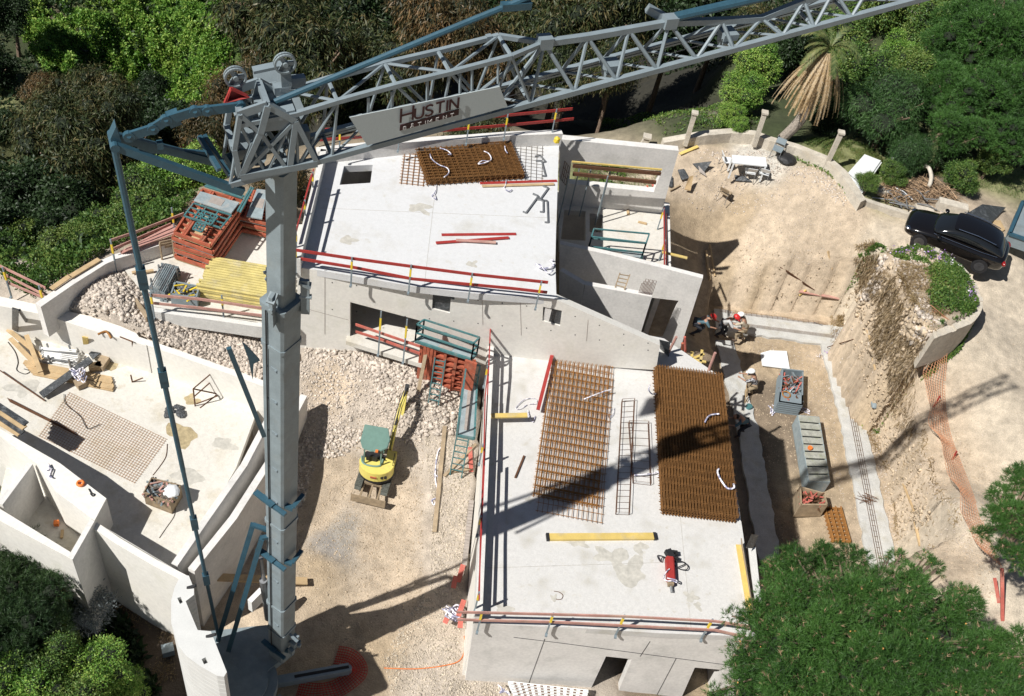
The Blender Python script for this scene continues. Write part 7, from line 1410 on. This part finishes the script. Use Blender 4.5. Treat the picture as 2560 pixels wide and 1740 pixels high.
# --- lower left corner
for i, (k, x_, y_, z_, R_, l, nm) in enumerate([('co0',40,1430,1.5,1.5,'dark conifer at the left border below the chamber','conifer'),('co0',90,1560,2.0,1.4,'dark conifer above the bright shrub in lower left','conifer'),('co0',10,1620,2.4,1.4,'dark conifer at the left border lower down','conifer'),('co0',160,1500,.6,1.0,'small dark conifer beside the orange dead sprig','conifer'),('co0',0,1520,2.0,1.3,'dark conifer between the two at left border','conifer'),
    ('md0',130,1660,2.2,.95,'bright green shrub with pale blossoms in the lower left','shrub'),('br1',60,1720,2.2,1.0,'bright green shrub in the lower left corner','shrub'),('br1',250,1690,2.0,.95,'bright leafy shrub right of the blossoming one','shrub'),('md1',190,1740,2.2,.95,'bright green shrub at the bottom border','shrub'),('br0',310,1720,1.2,.7,'bright leafy shrub nearest to the counterweight','shrub'),('md0',140,1590,1.6,.7,'mid-green shrub above the blossoming one','shrub')]): tree(k, x_, y_, z_, R_, l, nm, nm)
r = np.random.default_rng(9)
def plant(name, lab, cat, px, py, zc, R_, n, m, L_, asp, **k): 
    c_ = P(px, py, zc); lb = [(c_.x+a*R_, c_.y+b*R_, c_.z+d*R_, R_*q) for a, b, d, q in ((0,0,0,.7),(.4,.2,.3,.45),(-.4,.3,.2,.45),(.1,-.4,.2,.4),(0,.5,.5,.35))]; v, f = broad(r, lb, n, L_=L_, asp=asp, **k); o = npmesh(name, v, f, m); return tag(o, lab, cat)
plant('silver_shrub', 'silvery grey shrub on the shaded slope in the lower left', 'shrub', 222, 1530, .6, .85, 2600, 'silver', .13, .25); plant('dead_sprig', 'orange-brown dead conifer sprig in the lower left', 'sprig', 153, 1485, 1.2, .35, 700, 'deadl', .12, .12)
# --- ground cover (nobody could count it)
def cover(name, lab, polys, m, L_, asp, hgt, seed, hang=0., up=1.0, clump=.5, zp=None):
    r = np.random.default_rng(seed); Ps = []
    for pts, n in polys:
        z = [G(x_, y_) if zp is None else P(x_, y_, zp) for x_, y_ in pts]; poly = [(v.x, v.y) for v in z]; xs = [p_[0] for p_ in poly]; ys = [p_[1] for p_ in poly]; X = r.uniform(min(xs), max(xs), n*4); Y = r.uniform(min(ys), max(ys), n*4); nz_ = vnoise(X, Y, .9, seed)+.6*vnoise(X, Y, .35, seed+1); k = inpoly(X, Y, poly) & (nz_ > r.uniform(-.75,.35,len(X))*clump); X, Y, nz_ = X[k][:n], Y[k][:n], nz_[k][:n]; Ps.append(np.stack([X, Y, tzn(X, Y)+(nz_+.45)*hgt*r.uniform(.2,1,len(X))], 1))
    p_ = np.concatenate(Ps); m_ = len(p_); t = unit(r.normal(size=(m_,3))*.8+[0,0,up]); s_ = unit(np.cross(t, r.normal(size=(m_,3)))); LL = L_*r.uniform(.6,1.4,m_); V, Fc = leafquads(p_, t, s_, LL, LL*asp*.5); o = npmesh(name, V, Fc, m); o['label'] = lab; o['category'] = 'ground cover'; return setk(o, 'stuff')
cover('creeper_cover', 'bright creepers covering the hillside in the upper left', [([(60,0),(560,-40),(700,60),(600,220),(480,330),(380,300),(300,230),(130,200),(50,90)], 130000)], 'brl', .17, .5, 1.0, 21, up=.6)
cover('dark_undergrowth', 'dark undergrowth on the valley floor', [([(-60,-60),(2000,-80),(1900,150),(1650,180),(1300,200),(700,330),(500,420),(250,620),(-60,680)], 34000), ([(1900,-40),(2620,-40),(2620,440),(2300,440),(2000,300)], 14000), ([(-60,1420),(150,1480),(300,1500),(400,1740),(-60,1800)], 9000)], 'dkl', .28, .4, .6, 22)
cover('terrace_weeds', 'green weeds and saplings between the shrubs and the terrace wall', [([(-40,560),(120,600),(250,590),(420,510),(500,480),(440,560),(285,622),(180,690),(85,752),(-40,660)], 22000), ([(690,440),(760,420),(740,520),(690,600)], 3000)], 'mdl', .14, .45, .7, 41)
cover('lawn', 'dry lawn and weeds behind the garden wall', [([(1990,345),(2160,360),(2230,420),(2180,470),(2140,455),(2080,400)], 16000), ([(1440,400),(1660,425),(1640,480),(1430,460)], 5000), ([(2190,400),(2600,400),(2600,520),(2330,440)], 7000)], 'grass', .10, .16, .08, 23, up=1.2)
cover('wall_weeds', 'green weeds growing along the garden wall and wing', [([(1870,352),(1900,350),(2070,410),(2120,450),(2150,505),(2120,500),(2060,432),(1960,385)], 2600), ([(1500,330),(1660,345),(1790,325),(1900,325),(1900,300),(1640,290),(1500,300)], 7000), ([(1500,412),(1560,415),(1560,470),(1500,465)], 1200), ([(2140,650),(2190,610),(2215,625),(2190,665),(2155,700)], 2200)], 'mdl', .12, .5, .25, 24)
cover('planter_ivy', 'ivy covering the stone planter and spilling over its wall', [([(2225,625),(2250,602),(2300,592),(2380,622),(2446,684),(2474,742),(2452,798),(2410,816),(2400,740),(2330,660),(2240,640)], 30000), ([(2330,800),(2400,790),(2420,815),(2345,836),(2315,815)], 4000), ([(2290,650),(2400,690),(2420,770),(2340,790)], 4000)], 'mdl', .10, .5, .28, 25, zp=4.0, clump=.35)
M['flower'] = mat('small_flowers', (.75,.72,.76), .8, var=.2, island=.3, scale=3, col2=(.35,.2,.5), thr=(.45,.55))
cover('planter_flowers', 'tiny white and violet flowers in the planter ivy', [([(2165,625),(2300,594),(2380,624),(2444,686),(2470,742),(2445,795),(2420,740),(2380,680),(2300,625),(2230,640)], 800)], 'flower', .06, 1.0, .42, 26, zp=4.0)
cover('dry_grass', 'dry straw and brown grass on the planter slope and bank', [([(2250,650),(2340,665),(2400,720),(2380,780),(2300,795),(2260,720)], 5000)], 'drygrass', .14, .12, .12, 27, up=.4, zp=4.0)
cover('dry_roots', 'dry brown grass and roots on the slope below the planter', [([(2130,690),(2210,650),(2270,740),(2290,850),(2240,900),(2190,880),(2150,780)], 12000), ([(2220,860),(2300,880),(2320,1100),(2400,1300),(2330,1380),(2260,1150)], 2500), ([(2130,620),(2190,600),(2215,640),(2160,700)], 2500)], 'drygrass', .17, .12, .12, 29, up=.3)
def roots(name, lab, polys, m_, L_, wd, seed, dirv=(-.35,-.75,-.55)):
    rg = np.random.default_rng(seed); p_ = np.concatenate([scatter_px(po, n, rg) for po, n in polys]); m2 = len(p_); t = unit(np.array(dirv)+rg.normal(size=(m2,3))*.38); s_ = unit(np.cross(t, rg.normal(size=(m2,3)))); LL = L_*rg.uniform(.5,1.6,m2); V, Fc = leafquads(p_+np.array([0,0,.05])*rg.random((m2,1)), t, s_, LL, LL*wd); o = npmesh(name, V, Fc, m_); o['label'] = lab; o['category'] = 'ground cover'; return setk(o, 'stuff')
roots('exposed_roots', 'exposed dry roots and straw hanging on the earth bank left of the planter', [([(2150,690),(2200,660),(2240,690),(2260,760),(2250,860),(2200,900),(2180,840),(2200,760)], 3400), ([(2240,830),(2330,830),(2320,900),(2250,960),(2220,920)], 1100), ([(2220,930),(2290,940),(2290,1100),(2240,1060)], 700), ([(2140,640),(2200,630),(2200,680),(2150,720)], 700)], 'rootm', .26, .035, 61)
def pxstones(name, lab, polys, m_, seed):
    rg = np.random.default_rng(seed); V = []; Fc = []; iv = np.array([(-1,-1,-1),(1,-1,-1),(1,1,-1),(-1,1,-1),(-.8,-.8,1),(.8,-.8,1),(.8,.8,1),(-.8,.8,1)])*.7; fi = np.array([(0,2,1),(0,3,2),(4,5,6),(4,6,7),(0,1,5),(0,5,4),(1,2,6),(1,6,5),(2,3,7),(2,7,6),(3,0,4),(3,4,7)])
    for po, n, lo, hi in polys:
        for c_ in scatter_px(po, n, rg): q = (iv+rg.uniform(-.4,.4,(8,3)))*(lo+(hi-lo)*rg.random()**3); a = rg.uniform(0,6.28); Fc.append(fi+8*len(V)); V.append(q@np.array([[math.cos(a),-math.sin(a),0],[math.sin(a),math.cos(a),0],[0,0,1]])+c_)
    o = npmesh(name, np.concatenate(V), np.concatenate(Fc), m_); o['label'] = lab; o['category'] = 'stones'; return setk(o, 'stuff')
pxstones('bank_stones', 'pale broken stones and clods stuck in the earth bank below the planter', [([(2140,650),(2230,640),(2270,760),(2340,840),(2260,960),(2180,900),(2140,780)], 1500, .02, .12), ([(2265,810),(2345,825),(2340,880),(2270,880)], 160, .05, .2), ([(2130,840),(2240,900),(2330,1300),(2250,1350)], 1500, .015, .08), ([(1850,600),(2100,640),(2090,770),(1830,740)], 450, .01, .05)], 'clod', 62)
pxstones('wall_rubble', 'whitish stones from the broken planter wall', [([(2200,640),(2222,640),(2200,720),(2160,760),(2150,740)], 260, .04, .14), ([(2285,815),(2345,828),(2340,870),(2280,870)], 140, .05, .18)], 'stone', 63)
cover('rubble_weeds', 'dry stems and litter on the shaded slope in lower left', [([(300,1400),(400,1480),(430,1560),(440,1700),(330,1740),(280,1560)], 2500)], 'drygrass', .10, .15, .1, 28, up=.3)
# ------------------------------------------------------------------ put each thing's Empty at its base
bpy.context.view_layer.update()
for o in list(C.objects):
    if o.type == 'EMPTY' and o.parent is None and o.children:
        pts = []
        for ch in o.children:
            if ch.type == 'MESH' and len(ch.data.vertices):
                k = len(ch.data.vertices); a = np.empty(k*3, np.float32); ch.data.vertices.foreach_get('co', a); a = a.reshape(-1, 3); mw = np.array(ch.matrix_basis); a = a@mw[:3,:3].T+mw[:3,3]; pts += [a.min(0), a.max(0)]
        if not pts: continue
        pts = np.array(pts); lo, hi = pts.min(0), pts.max(0); b_ = Vector(((lo[0]+hi[0])/2, (lo[1]+hi[1])/2, lo[2]))
        shift = b_-o.location if o.location.length else b_
        for ch in o.children: ch.location = ch.location-b_
        o.location = o.location+b_

for o in C.objects:
    if o.name == 'mini_excavator' and o.parent is None: k = .85; o.location = cT+(o.location-cT)*k; o.scale = (k, k, k)
